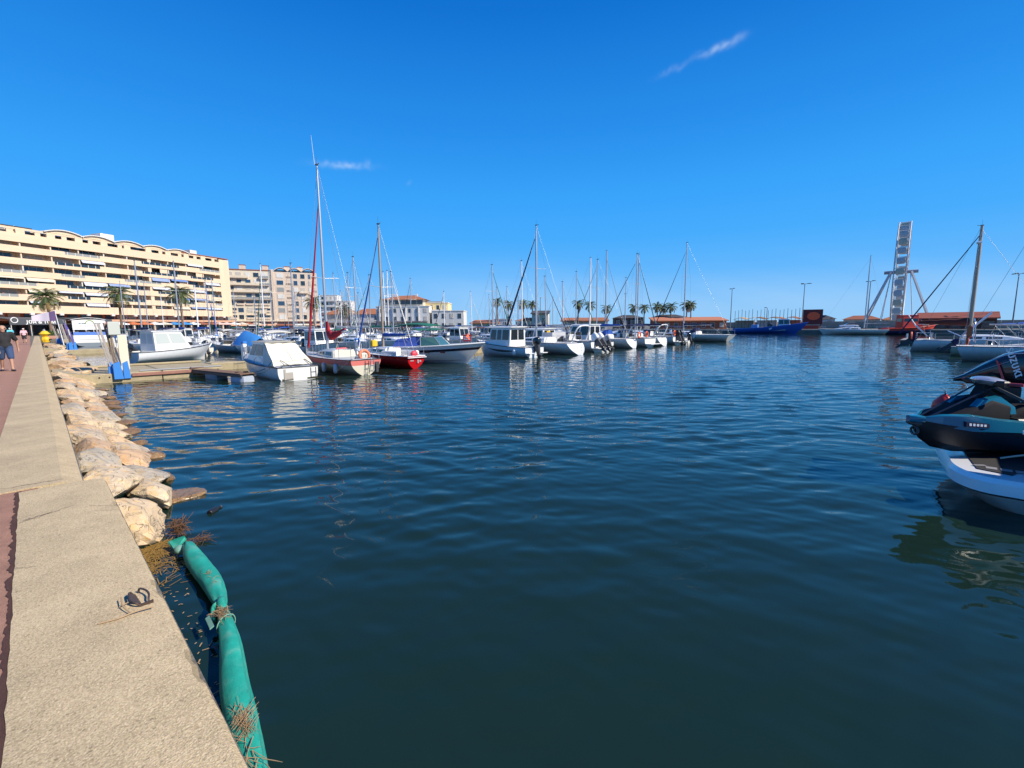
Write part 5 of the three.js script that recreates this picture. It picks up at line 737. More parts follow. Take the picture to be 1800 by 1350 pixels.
// ---------------------------------------------------------------- restaurant terraces in front of the peach block
{
  const R = rng(71), D = [0.888, -0.459], N = [0.459, 0.888], at = (s, o, y) => [-5.3 + D[0] * s + N[0] * o, y, -160.7 + D[1] * s + N[1] * o];
  const T = thing('restaurant_awning', 'slate grey restaurant awning lettered JOA & TOM below the peach block', 'awning', at(1, 4, 0.8), 0.477); const sl = mat(0.09, 0.10, 0.12, 0.85, { map: fabricTex });
  mesh('fascia', box(10.5, 1.3, 0.1, 3.5, 3.2, 2.4), sl, T); mesh('canopy', hexa([V(-2, 3.8, 2.4), V(9, 3.8, 2.4), V(9, 4.3, -3), V(-2, 4.3, -3)], [V(-2, 3.9, 2.4), V(9, 3.9, 2.4), V(9, 4.4, -3), V(-2, 4.4, -3)]), sl, T); mesh('lettering', lettering('JOA & TOM', 0.78).translate(3.9, 2.85, 2.46), m_.white, T); for (const x of [-1.5, 2, 5.5, 8.8]) mesh('post', box(0.12, 3.6, 0.12, x, 1.8, 2.3), wallM.frame, T); mesh('round_sign', new THREE.TorusGeometry(0.6, 0.1, 6, 20).translate(-0.9, 3.6, 2.5), m_.white, T);
  const U = thing('restaurant_awning', 'second slate awning with white lettering beside the palm trunk', 'awning', at(12.2, 4, 0.8), 0.477); mesh('fascia', box(9, 1.3, 0.1, 3.5, 3.2, 2.4), sl, U); mesh('canopy', hexa([V(-1, 3.8, 2.4), V(8, 3.8, 2.4), V(8, 4.3, -3), V(-1, 4.3, -3)], [V(-1, 3.9, 2.4), V(8, 3.9, 2.4), V(8, 4.4, -3), V(-1, 4.4, -3)]), sl, U); for (let q = 0; q < 10; q++) mesh('letter', merge([box(0.12, 0.55, 0.04, 0.4 + q * 0.62, 3.15, 2.47), box(0.4, 0.13, 0.035, 0.56 + q * 0.62, q % 3 ? 3.36 : 3.15, 2.47), box(0.12, q % 2 ? 0.55 : 0.3, 0.045, 0.72 + q * 0.62, 3.15, 2.47)]), m_.white, U); for (const x of [-0.8, 3.5, 7.8]) mesh('post', box(0.12, 3.6, 0.12, x, 1.8, 2.3), wallM.frame, U);
  const cols = [['white', m_.white], ['cream', wallM.awnCream], ['terracotta', mat(0.55, 0.16, 0.06, 0.85)], ['blue', m_.skyCover], ['brown', wallM.brown], ['pale pink', mat(0.75, 0.50, 0.44, 0.85)]];
  for (let i = 0; i < 17; i++) { const s = 19 + i * 3.0, [cn, c] = cols[[2, 0, 2, 2, 0, 1, 3, 3, 0, 4, 4, 5, 5, 0, 1, 4, 1][i]], P = thing('terrace_parasol', `${cn} square terrace parasol in front of the peach block`, 'parasol', at(s, 6.5 + R(), 0.8), 0.477, 'terrace parasols'); mesh('canopy', loft([[0, 3.35], [0.6, 3.1], [1.45, 2.75], [1.45, 2.5]].map(([r, y]) => Array.from({ length: 4 }, (_, k) => V(Math.max(0.02, r) * Math.SQRT2 * Math.cos(k * Math.PI / 2 + 0.785), y, Math.max(0.02, r) * Math.SQRT2 * Math.sin(k * Math.PI / 2 + 0.785)))).reverse(), { crease: 0.3 }), c, P); mesh('pole', bar(V(0, 0, 0), V(0, 3.3, 0), 0.035), wallM.frame, P); }
  for (let i = 0; i < 26; i++) { const s = -1 + i * 2.4, q = thing('terrace_table', 'small round terrace table in front of the restaurants', 'table', at(s, 7.5 + 2 * R(), 0.8), R() * 3, 'terrace tables'); mesh('tabletop', new THREE.CylinderGeometry(0.4, 0.4, 0.04, 12).translate(0, 0.74, 0), R() < 0.5 ? m_.white : wallM.brown, q); mesh('leg', bar(V(0, 0, 0), V(0, 0.73, 0), 0.03), m_.darkGrey, q); mesh('foot', new THREE.CylinderGeometry(0.25, 0.27, 0.03, 10).translate(0, 0.015, 0), m_.darkGrey, q); }
}
// ---------------------------------------------------------------- palms
{
  const trunkM = mat(0.20, 0.13, 0.085, 0.95, { bumpMap: rep(rockBump, 4), bumpScale: 0.03 }), leafM = [mat(0.085, 0.12, 0.03, 0.7), mat(0.06, 0.09, 0.025, 0.7), mat(0.13, 0.14, 0.045, 0.7)], dryM = mat(0.34, 0.24, 0.10, 0.9);
  function palm(label, x, z, hgt, cr, seed, group, y = 0.8, nf = 40) { cr *= 1.22;
    const T = thing('palm_tree', label, 'palm', [x, y, z], seed, group), R = rng(seed * 131 + 7), rings = [], lean = (R() - 0.5) * 0.5;
    for (let i = 0; i <= 16; i++) { const k = i / 16, r = (0.24 - 0.08 * k + (i % 2 ? 0.015 : 0) + (k > 0.88 ? 0.14 : 0) + (k < 0.06 ? 0.1 : 0)) * (hgt / 8); rings.push(Array.from({ length: 9 }, (_, j) => V(lean * k * k + r * Math.cos(j * 0.698), hgt * k, r * Math.sin(j * 0.698)))); }
    mesh('trunk', loft(rings, { crease: 1 }), trunkM, T);
    const buckets = [[], [], [], []];
    for (let f = 0; f < nf; f++) {
      const az = f * 2.4 + R() * 0.3, k = f / nf, up = 1.25 - 1.95 * k + (R() - 0.5) * 0.25, L = cr * (0.85 + 0.3 * R()), dry = k > 0.86, out = buckets[dry ? 3 : Math.floor(R() * 3)], base = V(lean, hgt - 0.1, 0), dir = V(Math.cos(az), 0, Math.sin(az)), pts = [];
      let a = up, p = base.clone(); for (let i = 0; i <= 7; i++) { pts.push(p.clone()); p.addScaledVector(dir, Math.cos(a) * L / 7).add(V(0, Math.sin(a) * L / 7, 0)); a -= 0.16 + 0.03 * i + (dry ? 0.05 : 0); }
      const side = V(-dir.z, 0, dir.x), F = [];
      for (let i = 0; i < 7; i++) { F.push([pts[i].clone().addScaledVector(side, 0.03), pts[i].clone().addScaledVector(side, -0.03), pts[i + 1].clone().addScaledVector(side, -0.02), pts[i + 1].clone().addScaledVector(side, 0.02)]); if (i > 0) for (let q = 0; q < 4; q++) for (const s of [1, -1]) { const b = pts[i].clone().lerp(pts[i + 1], q / 4), t = pts[i + 1].clone().sub(pts[i]).normalize(), ll = L * 0.27 * Math.sin(Math.PI * (0.12 + 0.82 * (i + q / 3) / 7)) * (0.8 + 0.4 * R()), tip = b.clone().addScaledVector(side, s * ll * 0.75).addScaledVector(t, ll * 0.6).add(V(0, -ll * (0.25 + 0.3 * R()), 0)); F.push([b.clone().addScaledVector(t, -0.06), b.clone().addScaledVector(t, 0.07), tip]); } }
      out.push(faces(F));
    }
    buckets.forEach((b, i) => { if (b.length) mesh(i < 3 ? 'crown' : 'dead_fronds', b, i < 3 ? leafM[i] : dryM, T); });
    return T;
  }
  palm('tall date palm with golden skirt before the slate awnings', 3.2, -142, 8.4, 2.9, 1); palm('date palm with full crown between the slate awning and the pilot boat masts', 15, -141, 9.6, 3.0, 2); palm('date palm with broad green crown before the right end of the peach block', 26, -136, 9.8, 3.1, 3);
  palm('slender palm beside the red furled headsail', 52, -121.5, 8.2, 2.6, 4, null, 0.8, 28); palm('dark palm before the orange tiled houses', 62.2, -124.5, 6.4, 2.4, 5, null, 0.8, 28);
  const g = 'palms on the far quay';
  const far = [[104.9, -106.3, 9.3], [108.8, -105.2, 8.6], [110.8, -100.1, 8.6], [114.3, -99.3, 8.5], [114.7, -81.4, 8.0], [117.1, -78.9, 7.6], [131.1, -81.7, 7.0], [137.0, -75.4, 7.2], [139.6, -72.7, 7.0], [135.0, -65.9, 7.0], [140.1, -66.4, 6.8], [137.8, -62.9, 7.0], [137.3, -57.6, 7.2], [136.2, -55.8, 7.4]];
  far.forEach(([x, z, h], i) => palm('far palm standing on the quay behind the sheds', x, z, h, 2.0, 20 + i, g, 0.8, 24));
}
// ---------------------------------------------------------------- pontoons
{
  function pontoon(label, x0, z0, z1, segs, y = 0.42, step = 3.4) {
    const T = thing('concrete_pontoon', label, 'pontoon', [x0, 0, z0]), R = rng(Math.round(x0 * 10 - z0)), w = z0 - z1;
    for (let i = 0; i < segs; i++) mesh('float_block', uvm(rbox(step - 0.05, y + 0.5, w, step * (i + 0.5), -0.5, -w / 2 + (R() - 0.5) * 0.03, 0.04)), m_.pontoon, T);
    return T;
  }
  const P = pontoon('sandy concrete pontoon with blue pile bracket beside the quay', 1.6, -27.6, -32.2, 2, 0.42, 2.65);
  mesh('fender_plank', rbox(2.5, 0.16, 0.09, 2.75, 0.22, 0.045, 0.02), mat(0.42, 0.20, 0.15, 0.8, { map: streakTex }), P); mesh('edge_strip', rbox(3.4, 0.07, 0.1, 3.5, 0.43, -0.12, 0.02), m_.grey, P); mesh('back_edge', rbox(5.2, 0.12, 0.18, 2.65, 0.43, -4.5, 0.03), m_.pontoon, P);
  for (const x of [0.35, 0.7, 1.05, 1.4, 3.1, 3.6, 4.1, 4.6, 5.0]) mesh('bolt_hole', new THREE.CylinderGeometry(0.035, 0.035, 0.03, 10).rotateX(Math.PI / 2).translate(x, 0.28 + (x > 2 ? 0.03 : -0.02), 0.006), m_.black, P);
  const rustM = mat(0.45, 0.17, 0.03, 0.9); for (const [x, w] of [[4.2, 0.25], [4.55, 0.2], [3.95, 0.12]]) mesh('rust_stain', box(w, 0.09, 0.004, x, 0.12, 0.003), rustM, P);
  mesh('gangway_slab', uvm(hexa([V(-1.1, 0.0, 0.1), V(0.1, 0.0, 0.02), V(0.1, 0.0, -2.6), V(-1.1, 0.0, -2.6)], [V(-1.1, 0.62, 0.1), V(0.1, 0.40, 0.02), V(0.1, 0.40, -2.6), V(-1.1, 0.62, -2.6)])), m_.pontoon, P);
  pontoon('first pontoon running on behind the moored sailing boats', 7.0, -30.7, -32.2, 19); 
  const P2 = pontoon('second concrete pontoon crossing the marina', 1.9, -60.6, -63.2, 24); mesh('gangway_slab', uvm(hexa([V(-1.2, 0, 0), V(0.1, 0, 0), V(0.1, 0, -2.4), V(-1.2, 0, -2.4)], [V(-1.2, 0.7, 0), V(0.1, 0.41, 0), V(0.1, 0.41, -2.4), V(-1.2, 0.7, -2.4)])), m_.pontoon, P2);
  pontoon('third concrete pontoon crossing the marina', 2.0, -88.2, -90.6, 26); pontoon('fourth concrete pontoon near the far quay', 4.0, -119.4, -121.4, 20);
  // timber finger beside the canvas covered boat
  const F = thing('finger_jetty', 'narrow brown timber finger jetty on white float beside the canvas covered boat', 'jetty', [5.75, 0, -27.6], 0.2);
  for (let i = 0; i < 12; i++) mesh('plank', rbox(0.66, 0.05, 0.37, 0, 0.34, 0.2 + i * 0.385, 0.008), m_.wood, F);
  mesh('frame', [beam(V(-0.3, 0.28, 0), V(-0.3, 0.28, 4.7), 0.08, 0.1), beam(V(0.3, 0.28, 0), V(0.3, 0.28, 4.7), 0.08, 0.1)], m_.darkGrey, F); mesh('float', loft([[0, 0.5], [0.12, 0.62], [0.9, 0.62], [1.0, 0.45]].map(([k, w]) => rrect(w, 0.42, 0.08, -0.16, 3.6 + 1.1 * k))), mat(0.42, 0.47, 0.55, 0.6), F); mesh('float', loft([[0, 0.5], [0.12, 0.62], [0.9, 0.62], [1.0, 0.45]].map(([k, w]) => rrect(w, 0.42, 0.08, -0.16, 1.2 + 1.1 * k))), mat(0.25, 0.28, 0.3, 0.6), F);
  mesh('cleat', [rbox(0.22, 0.06, 0.06, 0.1, 0.41, 4.3, 0.02), bar(V(0.1, 0.38, 4.3), V(0.1, 0.43, 4.3), 0.03)], m_.black, F); mesh('mooring_ring', [new THREE.TorusGeometry(0.06, 0.015, 6, 14).rotateX(1.57).translate(-0.1, 0.41, 3.9)], m_.black, F); mesh('mooring_line', tube([V(0.1, 0.43, 4.3), V(0.5, 0.36, 4.2), V(0.95, 0.62, 4.9)], 0.016, 5), m_.ropeDark, F);
  mesh('hinge_bracket', [bar(V(-0.3, 0.5, -0.1), V(-0.3, 0.1, -0.1), 0.03), bar(V(0.3, 0.5, -0.1), V(0.3, 0.1, -0.1), 0.03), beam(V(-0.35, 0.45, -0.05), V(0.35, 0.45, -0.05), 0.06, 0.06)], mat(0.15, 0.09, 0.07, 0.8), F);
  // pile bracket with service box
  function davit(label, x, y, z, s, full) {
    const T = thing('pile_bracket', label, 'pile bracket', [x, y, z], 0); T.scale.setScalar(s); const gal = mat(0.40, 0.36, 0.33, 0.5, { metalness: 0.35 }), dk = mat(0.16, 0.12, 0.11, 0.6);
    for (const [dx, dz, w] of [[-0.22, -0.1, 0.2], [0.0, 0.12, 0.34], [0.32, 0.05, 0.26]]) mesh('blue_plate', hexa([V(dx - w / 2, 0.0, dz + 0.08), V(dx + w / 2, 0.0, dz + 0.08), V(dx + w / 2, 0.0, dz - 0.12), V(dx - w / 2, 0.0, dz - 0.12)], [V(dx - w / 2, 0.72, dz + 0.06), V(dx + w / 2 - 0.08, 0.82, dz + 0.06), V(dx + w / 2 - 0.08, 0.82, dz - 0.12), V(dx - w / 2, 0.72, dz - 0.12)]), m_.davitBlue, T);
    mesh('post', [beam(V(-0.26, 0.6, -0.05), V(-0.62, 2.62, -0.1), 0.05, 0.1), beam(V(-0.16, 0.6, -0.05), V(-0.50, 2.62, -0.1), 0.10, 0.03)], gal, T); mesh('post', [beam(V(-0.05, 0.6, -0.15), V(-0.30, 2.62, -0.1), 0.06, 0.1)], dk, T); mesh('conduit', bar(V(0.1, 0.55, 0.05), V(-0.06, 2.1, 0.0), 0.055, 0.05, 10), mat(0.62, 0.58, 0.52, 0.5), T); mesh('hose', tube([V(-0.12, 2.0, 0.06), V(-0.1, 1.4, 0.12), V(-0.02, 0.9, 0.12), V(0.12, 0.6, 0.15), V(0.1, 0.9, 0.14), V(0.0, 1.5, 0.12)], 0.02, 6, 40), dk, T);
    if (full) { mesh('service_box', rbox(0.42, 0.62, 0.3, 0.02, 2.05, 0.05, 0.03), mat(0.52, 0.55, 0.50, 0.6), T); mesh('column', rbox(0.34, 1.7, 0.2, 0.34, 0.35, -0.6, 0.03), mat(0.70, 0.66, 0.52, 0.7), T); }
    return T;
  }
  davit('grey steel posts with service box in blue bracket on the sandy pontoon', 2.62, 0.16, -27.62, 0.98, true); davit('slim grey post in blue bracket on the second pontoon', 2.6, 0.40, -61.3, 0.95, false); davit('slim grey post in blue bracket on the third pontoon', 2.7, 0.40, -88.8, 0.95, false);
  // yellow bollard, flag pole, planter
  const Yb = thing('yellow_bin', 'yellow stacked bins with faceted lid on the quay edge', 'bin', [1.2, 0.8, -80]); const oct = (r, y) => Array.from({ length: 8 }, (_, k) => V(r * Math.cos(-k * 0.785), y, r * Math.sin(-k * 0.785))); mesh('lower_drum', loft([oct(0.32, 0), oct(0.42, 0.35), oct(0.34, 0.68)].reverse(), { crease: 0.2 }), m_.yellow, Yb); mesh('upper_drum', loft([oct(0.16, 0.68), oct(0.52, 1.02), oct(0.22, 1.38)].reverse(), { crease: 0.2 }), m_.yellow, Yb); mesh('slot', box(0.3, 0.12, 0.04, 0.42, 0.35, 0.2, 0.6), m_.black, Yb);
  const Fl = thing('flagpole', 'white flagpole flying a dark and white flag near the pile brackets', 'flag', [2.3, 0.75, -66.7], 0); mesh('pole', bar(V(0, 0, 0), V(-0.35, 3.6, 0), 0.045, 0.03, 8), m_.white, Fl);
  const flag = (u0, u1, m, n) => { const rings = []; for (let i = 0; i <= 10; i++) { const k = u0 + (u1 - u0) * i / 10; const x = -0.32 - 1.75 * k, w = 0.12 * Math.sin(k * 7), t = 3.55 - 0.55 * k, b = 2.5 - 0.05 * k; rings.push([V(x, t, w), V(x, b, w + 0.05), V(x, b, w + 0.062), V(x, t, w + 0.012)]); } mesh(n, loft(rings, { crease: 1 }), m, Fl); }; flag(0, 0.28, mat(0.10, 0.06, 0.16, 0.8), 'flag_hoist'); flag(0.28, 1, mat(0.55, 0.50, 0.58, 0.8), 'flag_fly');
  const Pl = thing('planter', 'low planter with green shrub beside the palm', 'planter', [2.4, 0.8, -104]); mesh('tub', rbox(1.6, 0.5, 0.8, 0, 0, 0, 0.05), mat(0.5, 0.25, 0.18, 0.9), Pl); { const R = rng(6), L = []; for (let i = 0; i < 260; i++) { const a = R() * 6.28, r = 0.75 * Math.sqrt(R()), y = 0.5 + R() * 1.0 * (1 - r * 0.6), p = V(r * Math.cos(a), y, 0.5 * r * Math.sin(a)), d = V(R() - 0.5, R() - 0.2, R() - 0.5).normalize().multiplyScalar(0.2), e = V(R() - 0.5, R() - 0.5, R() - 0.5).normalize().multiplyScalar(0.07); L.push(faces([[p.clone().sub(e), p.clone().add(e), p.clone().add(d)]])); } mesh('foliage', L, mat(0.06, 0.13, 0.03, 0.7), Pl); }
}
// ---------------------------------------------------------------- excursion boat, stern on, behind the brackets
{
  const T = thing('excursion_boat', 'white excursion boat with lettered canopy screen and blue band, stern outward', 'boat', [5.6, 0, -84.3], 0);
  const h = baseBoat(T, { L: 9, B: 3.5, fs: 1.0, fb: 1.5, tr: 0.95, pw: 4, rake: 1, trk: 0, dr: 0.2, c0: 0.04, c1: 0.6, cw: 1.5, floor: 0.5, NT: 12 }, [['hull', 0, 0.4, m_.gel], ['lower_hull', 0.4, 1, mat(0.20, 0.24, 0.28, 0.5)]], m_.deck, m_.white, 0.05);
  mesh('canopy_screen', [box(3.3, 1.35, 0.06, 0, 2.95, -0.3)], m_.white, T); mesh('canopy', loft([0, 1].map(k => Array.from({ length: 9 }, (_, j) => { const u = j / 8 * 2 - 1; return V(u * 1.75, 3.62 + 0.28 * (1 - u * u), -0.2 - 5.5 * k); }).concat(Array.from({ length: 9 }, (_, j) => { const u = 1 - j / 8 * 2; return V(u * 1.75, 3.56 + 0.28 * (1 - u * u), -0.2 - 5.5 * k); }))), { crease: 0.5 }), m_.white, T);
  const arc = new THREE.TorusGeometry(0.42, 0.05, 6, 20, Math.PI).translate(0.1, 3.1, -0.25); mesh('emblem', arc, mat(0.30, 0.42, 0.14, 0.7), T); mesh('print_line', [-1, -0.72, -0.5, 0.55, 0.8, 1.0].map(x => box(0.2, 0.14, 0.012, x + 0.1, 3.1, -0.262)), mat(0.18, 0.24, 0.28, 0.7), T); mesh('print_line', Array.from({ length: 9 }, (_, i) => box(0.16, 0.09, 0.012, -0.85 + i * 0.24, 2.78, -0.262)), mat(0.62, 0.35, 0.30, 0.7), T);
  mesh('blue_band', box(3.3, 0.42, 0.05, 0, 1.75, -0.28), mat(0.10, 0.22, 0.62, 0.5), T); mesh('white_band', box(3.35, 0.5, 0.05, 0, 1.28, -0.27), m_.white, T);
  for (const s of [1, -1]) mesh('canopy_post', bar(V(s * 1.6, 1, -0.4), V(s * 1.6, 3.6, -0.4), 0.04), m_.white, T);
  const st = thing('rolled_sail', 'furled violet blue sail leaning beside the excursion boat', 'sail', [3.3, 0.0, -84.2], 0); mesh('cloth', loft([[0, 0.12], [0.5, 0.2], [1.6, 0.24], [2.6, 0.18], [3.2, 0.05]].map(([y, r]) => Array.from({ length: 9 }, (_, k) => V(-0.22 * y + 0.6 + r * (1 + 0.25 * Math.sin(k * 2.1)) * Math.cos(-k * 0.698), y, r * Math.sin(-k * 0.698)))), { crease: 1 }), mat(0.12, 0.10, 0.38, 0.8, { map: fabricTex }), st); mesh('spar', bar(V(0.64, -0.2, 0), V(-0.2, 3.6, 0), 0.03), m_.alu, st);
}
// ---------------------------------------------------------------- people on the promenade
{
  const skin = mat(0.48, 0.27, 0.18, 0.6); let detail = 1;
  function fieldMesh(bones, grow, res, c, half) { res = Math.round(res * (detail || 1));   // bones: [a, b, ra, rb]; smooth union of tapered capsules
    const mc = new MarchingCubes(res, skin, false, false, 120000), hs = res / 2, k = 0.022; mc.isolation = 0; const p = V(0, 0, 0), ab = V(0, 0, 0), ap = V(0, 0, 0);
    const bs = bones.map(([a, b, ra, rb]) => ({ a, b, ra: ra + grow, rb: rb + grow, ab: b.clone().sub(a), l2: Math.max(1e-8, b.distanceToSquared(a)), lo: V(Math.min(a.x, b.x), Math.min(a.y, b.y), Math.min(a.z, b.z)).subScalar(Math.max(ra, rb) + 0.1), hi: V(Math.max(a.x, b.x), Math.max(a.y, b.y), Math.max(a.z, b.z)).addScalar(Math.max(ra, rb) + 0.1) }));
    for (let z = 0; z < res; z++) for (let y = 0; y < res; y++) for (let x = 0; x < res; x++) {
      p.set(c.x + (x - hs) / hs * half, c.y + (y - hs) / hs * half, c.z + (z - hs) / hs * half); let d = 0.08;
      for (const q of bs) { if (p.x < q.lo.x || p.x > q.hi.x || p.y < q.lo.y || p.y > q.hi.y || p.z < q.lo.z || p.z > q.hi.z) continue; ap.copy(p).sub(q.a); const t = Math.min(1, Math.max(0, ap.dot(q.ab) / q.l2)), dd = ap.addScaledVector(q.ab, -t).length() - (q.ra + (q.rb - q.ra) * t), hh = Math.max(0, k - Math.abs(d - dd)) / k; d = Math.min(d, dd) - hh * hh * k * 0.25; }
      mc.field[x + y * res + z * res * res] = -d;
    }
    mc.update(); const n = mc.count, g = new THREE.BufferGeometry(), pos = new Float32Array(n * 3), nor = new Float32Array(n * 3);
    for (let i = 0; i < n; i++) { for (let q = 0; q < 3; q++) { pos[i * 3 + q] = [c.x, c.y, c.z][q] + mc.positionArray[i * 3 + q] * half; nor[i * 3 + q] = mc.normalArray[i * 3 + q]; } }
    g.setAttribute('position', new THREE.BufferAttribute(pos, 3)); g.setAttribute('normal', new THREE.BufferAttribute(nor, 3)); return plain(g);
  }
  // x right of the person, y up, z forward (walking direction)
  function person(label, pos, turn, o) {
    const T = thing('person', label, 'person', pos, turn), s = (o.h || 1.74) / 1.74, st = o.stride ?? 0.22, W = o.wide || 1, v = (x, y, z) => V(x * s, y * s, z * s);
    const hip = 0.92, sh = 1.43, bend = o.bend || 0, hd = v(0, 1.62, 0.05 + bend), hand = (sd, z) => { const w = v(sd * (0.30 + (o.out || 0)), 0.86, z), f = []; for (let i = 0; i < 4; i++) { const b = w.clone().add(v(sd * 0.006, -0.085, (i - 1.5) * 0.021)), m = b.clone().add(v(-sd * 0.006, -0.042 + 0.006 * Math.abs(i - 1.3), 0.004)), e = m.clone().add(v(-sd * 0.018, -0.032 + 0.005 * Math.abs(i - 1.3), 0.004)); f.push([b, m, 0.0085 * s, 0.008 * s], [m, e, 0.008 * s, 0.007 * s]); } const t0 = w.clone().add(v(0, -0.03, 0.035)), t1 = t0.clone().add(v(-sd * 0.01, -0.035, 0.03)); f.push([t0, t1, 0.0095 * s, 0.009 * s], [t1, t1.clone().add(v(-sd * 0.008, -0.03, 0.008)), 0.009 * s, 0.007 * s], [w, w.clone().add(v(sd * 0.004, -0.08, 0.0)), 0.028 * s, 0.034 * s]); return { w, f }; };
    const legs = [], arms = [], sleeve = [], shorts = [], shoes = [], lowleg = [], hands = [];
    for (const [sd, ph] of [[1, 1], [-1, -1]]) {
      const H = v(sd * 0.10, hip, 0), K = v(sd * 0.11, 0.5, ph * st * 0.6 + 0.03), A = v(sd * 0.11, 0.09, ph * st - (ph < 0 ? 0.05 : 0)), toe = A.clone().add(v(sd * 0.03, -0.055, 0.17));
      legs.push([H, K, 0.088 * s * W, 0.058 * s], [K, A, 0.058 * s, 0.036 * s], [A, toe, 0.04 * s, 0.03 * s]); shorts.push([H, H.clone().lerp(K, o.long ? 1 : 0.92), 0.098 * s * W, 0.082 * s]); if (o.long) shorts.push([K, A.clone().add(v(0, 0.02, 0)), 0.072 * s, 0.052 * s]); shoes.push([A.clone().add(v(0, -0.05, -0.04)), toe, 0.042 * s, 0.036 * s]);
      const S = v(sd * 0.185 * W, sh, bend * 0.7), hn = hand(sd, -ph * st * 0.8 + 0.06), E = v(sd * (0.27 + (o.out || 0) * 0.7) * W, 1.14, -ph * st * 0.3 - 0.02 + bend * 0.5); arms.push([S, E, 0.052 * s * W, 0.040 * s], [E, hn.w, 0.041 * s, 0.027 * s]); hands.push(...hn.f); sleeve.push([S, S.clone().lerp(E, 0.72), 0.064 * s * W, 0.062 * s]);
    }
    const torso = [[v(-0.06, 0.98, 0), v(0.06, 0.98, 0), 0.125 * s * W, 0.125 * s * W], [v(0, 0.98, 0), v(0, 1.2, bend * 0.4), 0.135 * s * W, 0.13 * s * W], [v(-0.05, 1.2, bend * 0.4), v(-0.08, 1.38, bend * 0.7), 0.12 * s * W, 0.10 * s * W], [v(0.05, 1.2, bend * 0.4), v(0.08, 1.38, bend * 0.7), 0.12 * s * W, 0.10 * s * W], [v(-0.16, 1.42, bend * 0.7), v(0.16, 1.42, bend * 0.7), 0.06 * s, 0.06 * s]];
    const head = [[v(0, 1.42, bend * 0.7), hd.clone().add(v(0, -0.05, -0.03)), 0.058 * s, 0.055 * s], [hd.clone().add(v(0, 0.02, -0.03)), hd.clone().add(v(0, 0.03, -0.01)), 0.098 * s, 0.098 * s], [hd.clone().add(v(0, -0.08, 0.02)), hd.clone().add(v(0, 0.0, 0.03)), 0.058 * s, 0.07 * s], [hd.clone().add(v(0, -0.015, 0.10)), hd.clone().add(v(0, 0.02, 0.085)), 0.016 * s, 0.01 * s], [hd.clone().add(v(-0.096, -0.01, -0.02)), hd.clone().add(v(-0.098, 0.02, -0.03)), 0.014 * s, 0.018 * s], [hd.clone().add(v(0.096, -0.01, -0.02)), hd.clone().add(v(0.098, 0.02, -0.03)), 0.014 * s, 0.018 * s]];
    const C = v(0, 0.88, 0), half = 0.93 * s;
    mesh('body', merge([fieldMesh([...legs, ...arms, ...torso, head[0]], 0, 104, C, half), fieldMesh(head, 0, 56, hd.clone(), 0.2 * s)].concat([1, -1].map((sd, i) => fieldMesh(hands.slice(i * 11, i * 11 + 11), 0, 56, hands[i * 11 + 10][0].clone().add(v(0, -0.06, 0)), 0.13 * s)))), skin, T);
    mesh('shirt', fieldMesh([...torso, ...sleeve], 0.014, 84, C, half), o.shirt, T); mesh(o.long ? 'trousers' : 'shorts', fieldMesh([...shorts, [v(-0.06, 0.96, 0), v(0.06, 0.96, 0), 0.126 * s * W, 0.126 * s * W]], 0.013, 84, C, half), o.pants, T); mesh('shoes', fieldMesh(shoes, 0.006, 84, C, half), o.shoe || m_.black, T);
    const hair = new THREE.SphereGeometry(0.107 * s, 16, 10, 0, 6.2832, 0, 1.45).rotateX(-0.35).translate(hd.x, hd.y + 0.03 * s, hd.z - 0.03 * s); mesh(o.hat ? 'hat' : 'hair', hair, o.hair || mat(0.05, 0.03, 0.02, 0.8), T);
    if (o.glasses) mesh('sunglasses', [box(0.058 * s, 0.038 * s, 0.012, -0.036 * s, hd.y + 0.02 * s, hd.z + 0.077 * s), box(0.058 * s, 0.038 * s, 0.012, 0.036 * s, hd.y + 0.02 * s, hd.z + 0.077 * s), box(0.19 * s, 0.012, 0.01, 0, hd.y + 0.03 * s, hd.z + 0.07 * s)], m_.blackGloss, T);
    else mesh('eyes', [-1, 1].map(q => new THREE.SphereGeometry(0.011 * s, 8, 6).translate(q * 0.034 * s, hd.y + 0.02 * s, hd.z + 0.078 * s)), m_.white, T);
    mesh('mouth', box(0.045 * s, 0.008, 0.008, 0, hd.y - 0.055 * s, hd.z + 0.082 * s), mat(0.35, 0.10, 0.09, 0.6), T);
    return T;
  }
  person('person in black t-shirt, blue shorts and sunglasses walking along the quay', [-0.74, 0.852, -26.5], 0.12, { h: 1.76, wide: 1.12, shirt: mat(0.02, 0.02, 0.022, 0.85), pants: mat(0.035, 0.07, 0.16, 0.85), glasses: 1, out: 0.06, hair: mat(0.25, 0.18, 0.13, 0.8) });
  person('person in bright blue top and grey trousers walking beside the black t-shirt', [-1.16, 0.852, -26.1], 0.1, { h: 1.62, shirt: mat(0.02, 0.14, 0.62, 0.8), pants: mat(0.09, 0.09, 0.11, 0.85), long: 1, hair: mat(0.2, 0.12, 0.07, 0.8), shoe: mat(0.5, 0.3, 0.25, 0.7) });
  person('person in pale pink top and black shorts walking away on the promenade', [-0.52, 0.852, -76.3], Math.PI, { h: 1.66, shirt: mat(0.72, 0.45, 0.50, 0.85), pants: mat(0.03, 0.03, 0.035, 0.85), hat: 1, hair: mat(0.75, 0.62, 0.60, 0.8) });
  person('person in turquoise shirt and dark shorts further along the promenade', [-1.7, 0.852, -84], Math.PI + 0.3, { h: 1.72, wide: 1.1, shirt: mat(0.12, 0.55, 0.68, 0.85), pants: mat(0.03, 0.04, 0.07, 0.85), hat: 1, hair: mat(0.5, 0.72, 0.78, 0.8) });
  detail = 0.6; const R = rng(404); const cl = [['white', 0.75, 0.74, 0.7], ['red', 0.5, 0.04, 0.04], ['grey', 0.3, 0.3, 0.32], ['navy', 0.03, 0.05, 0.14]];
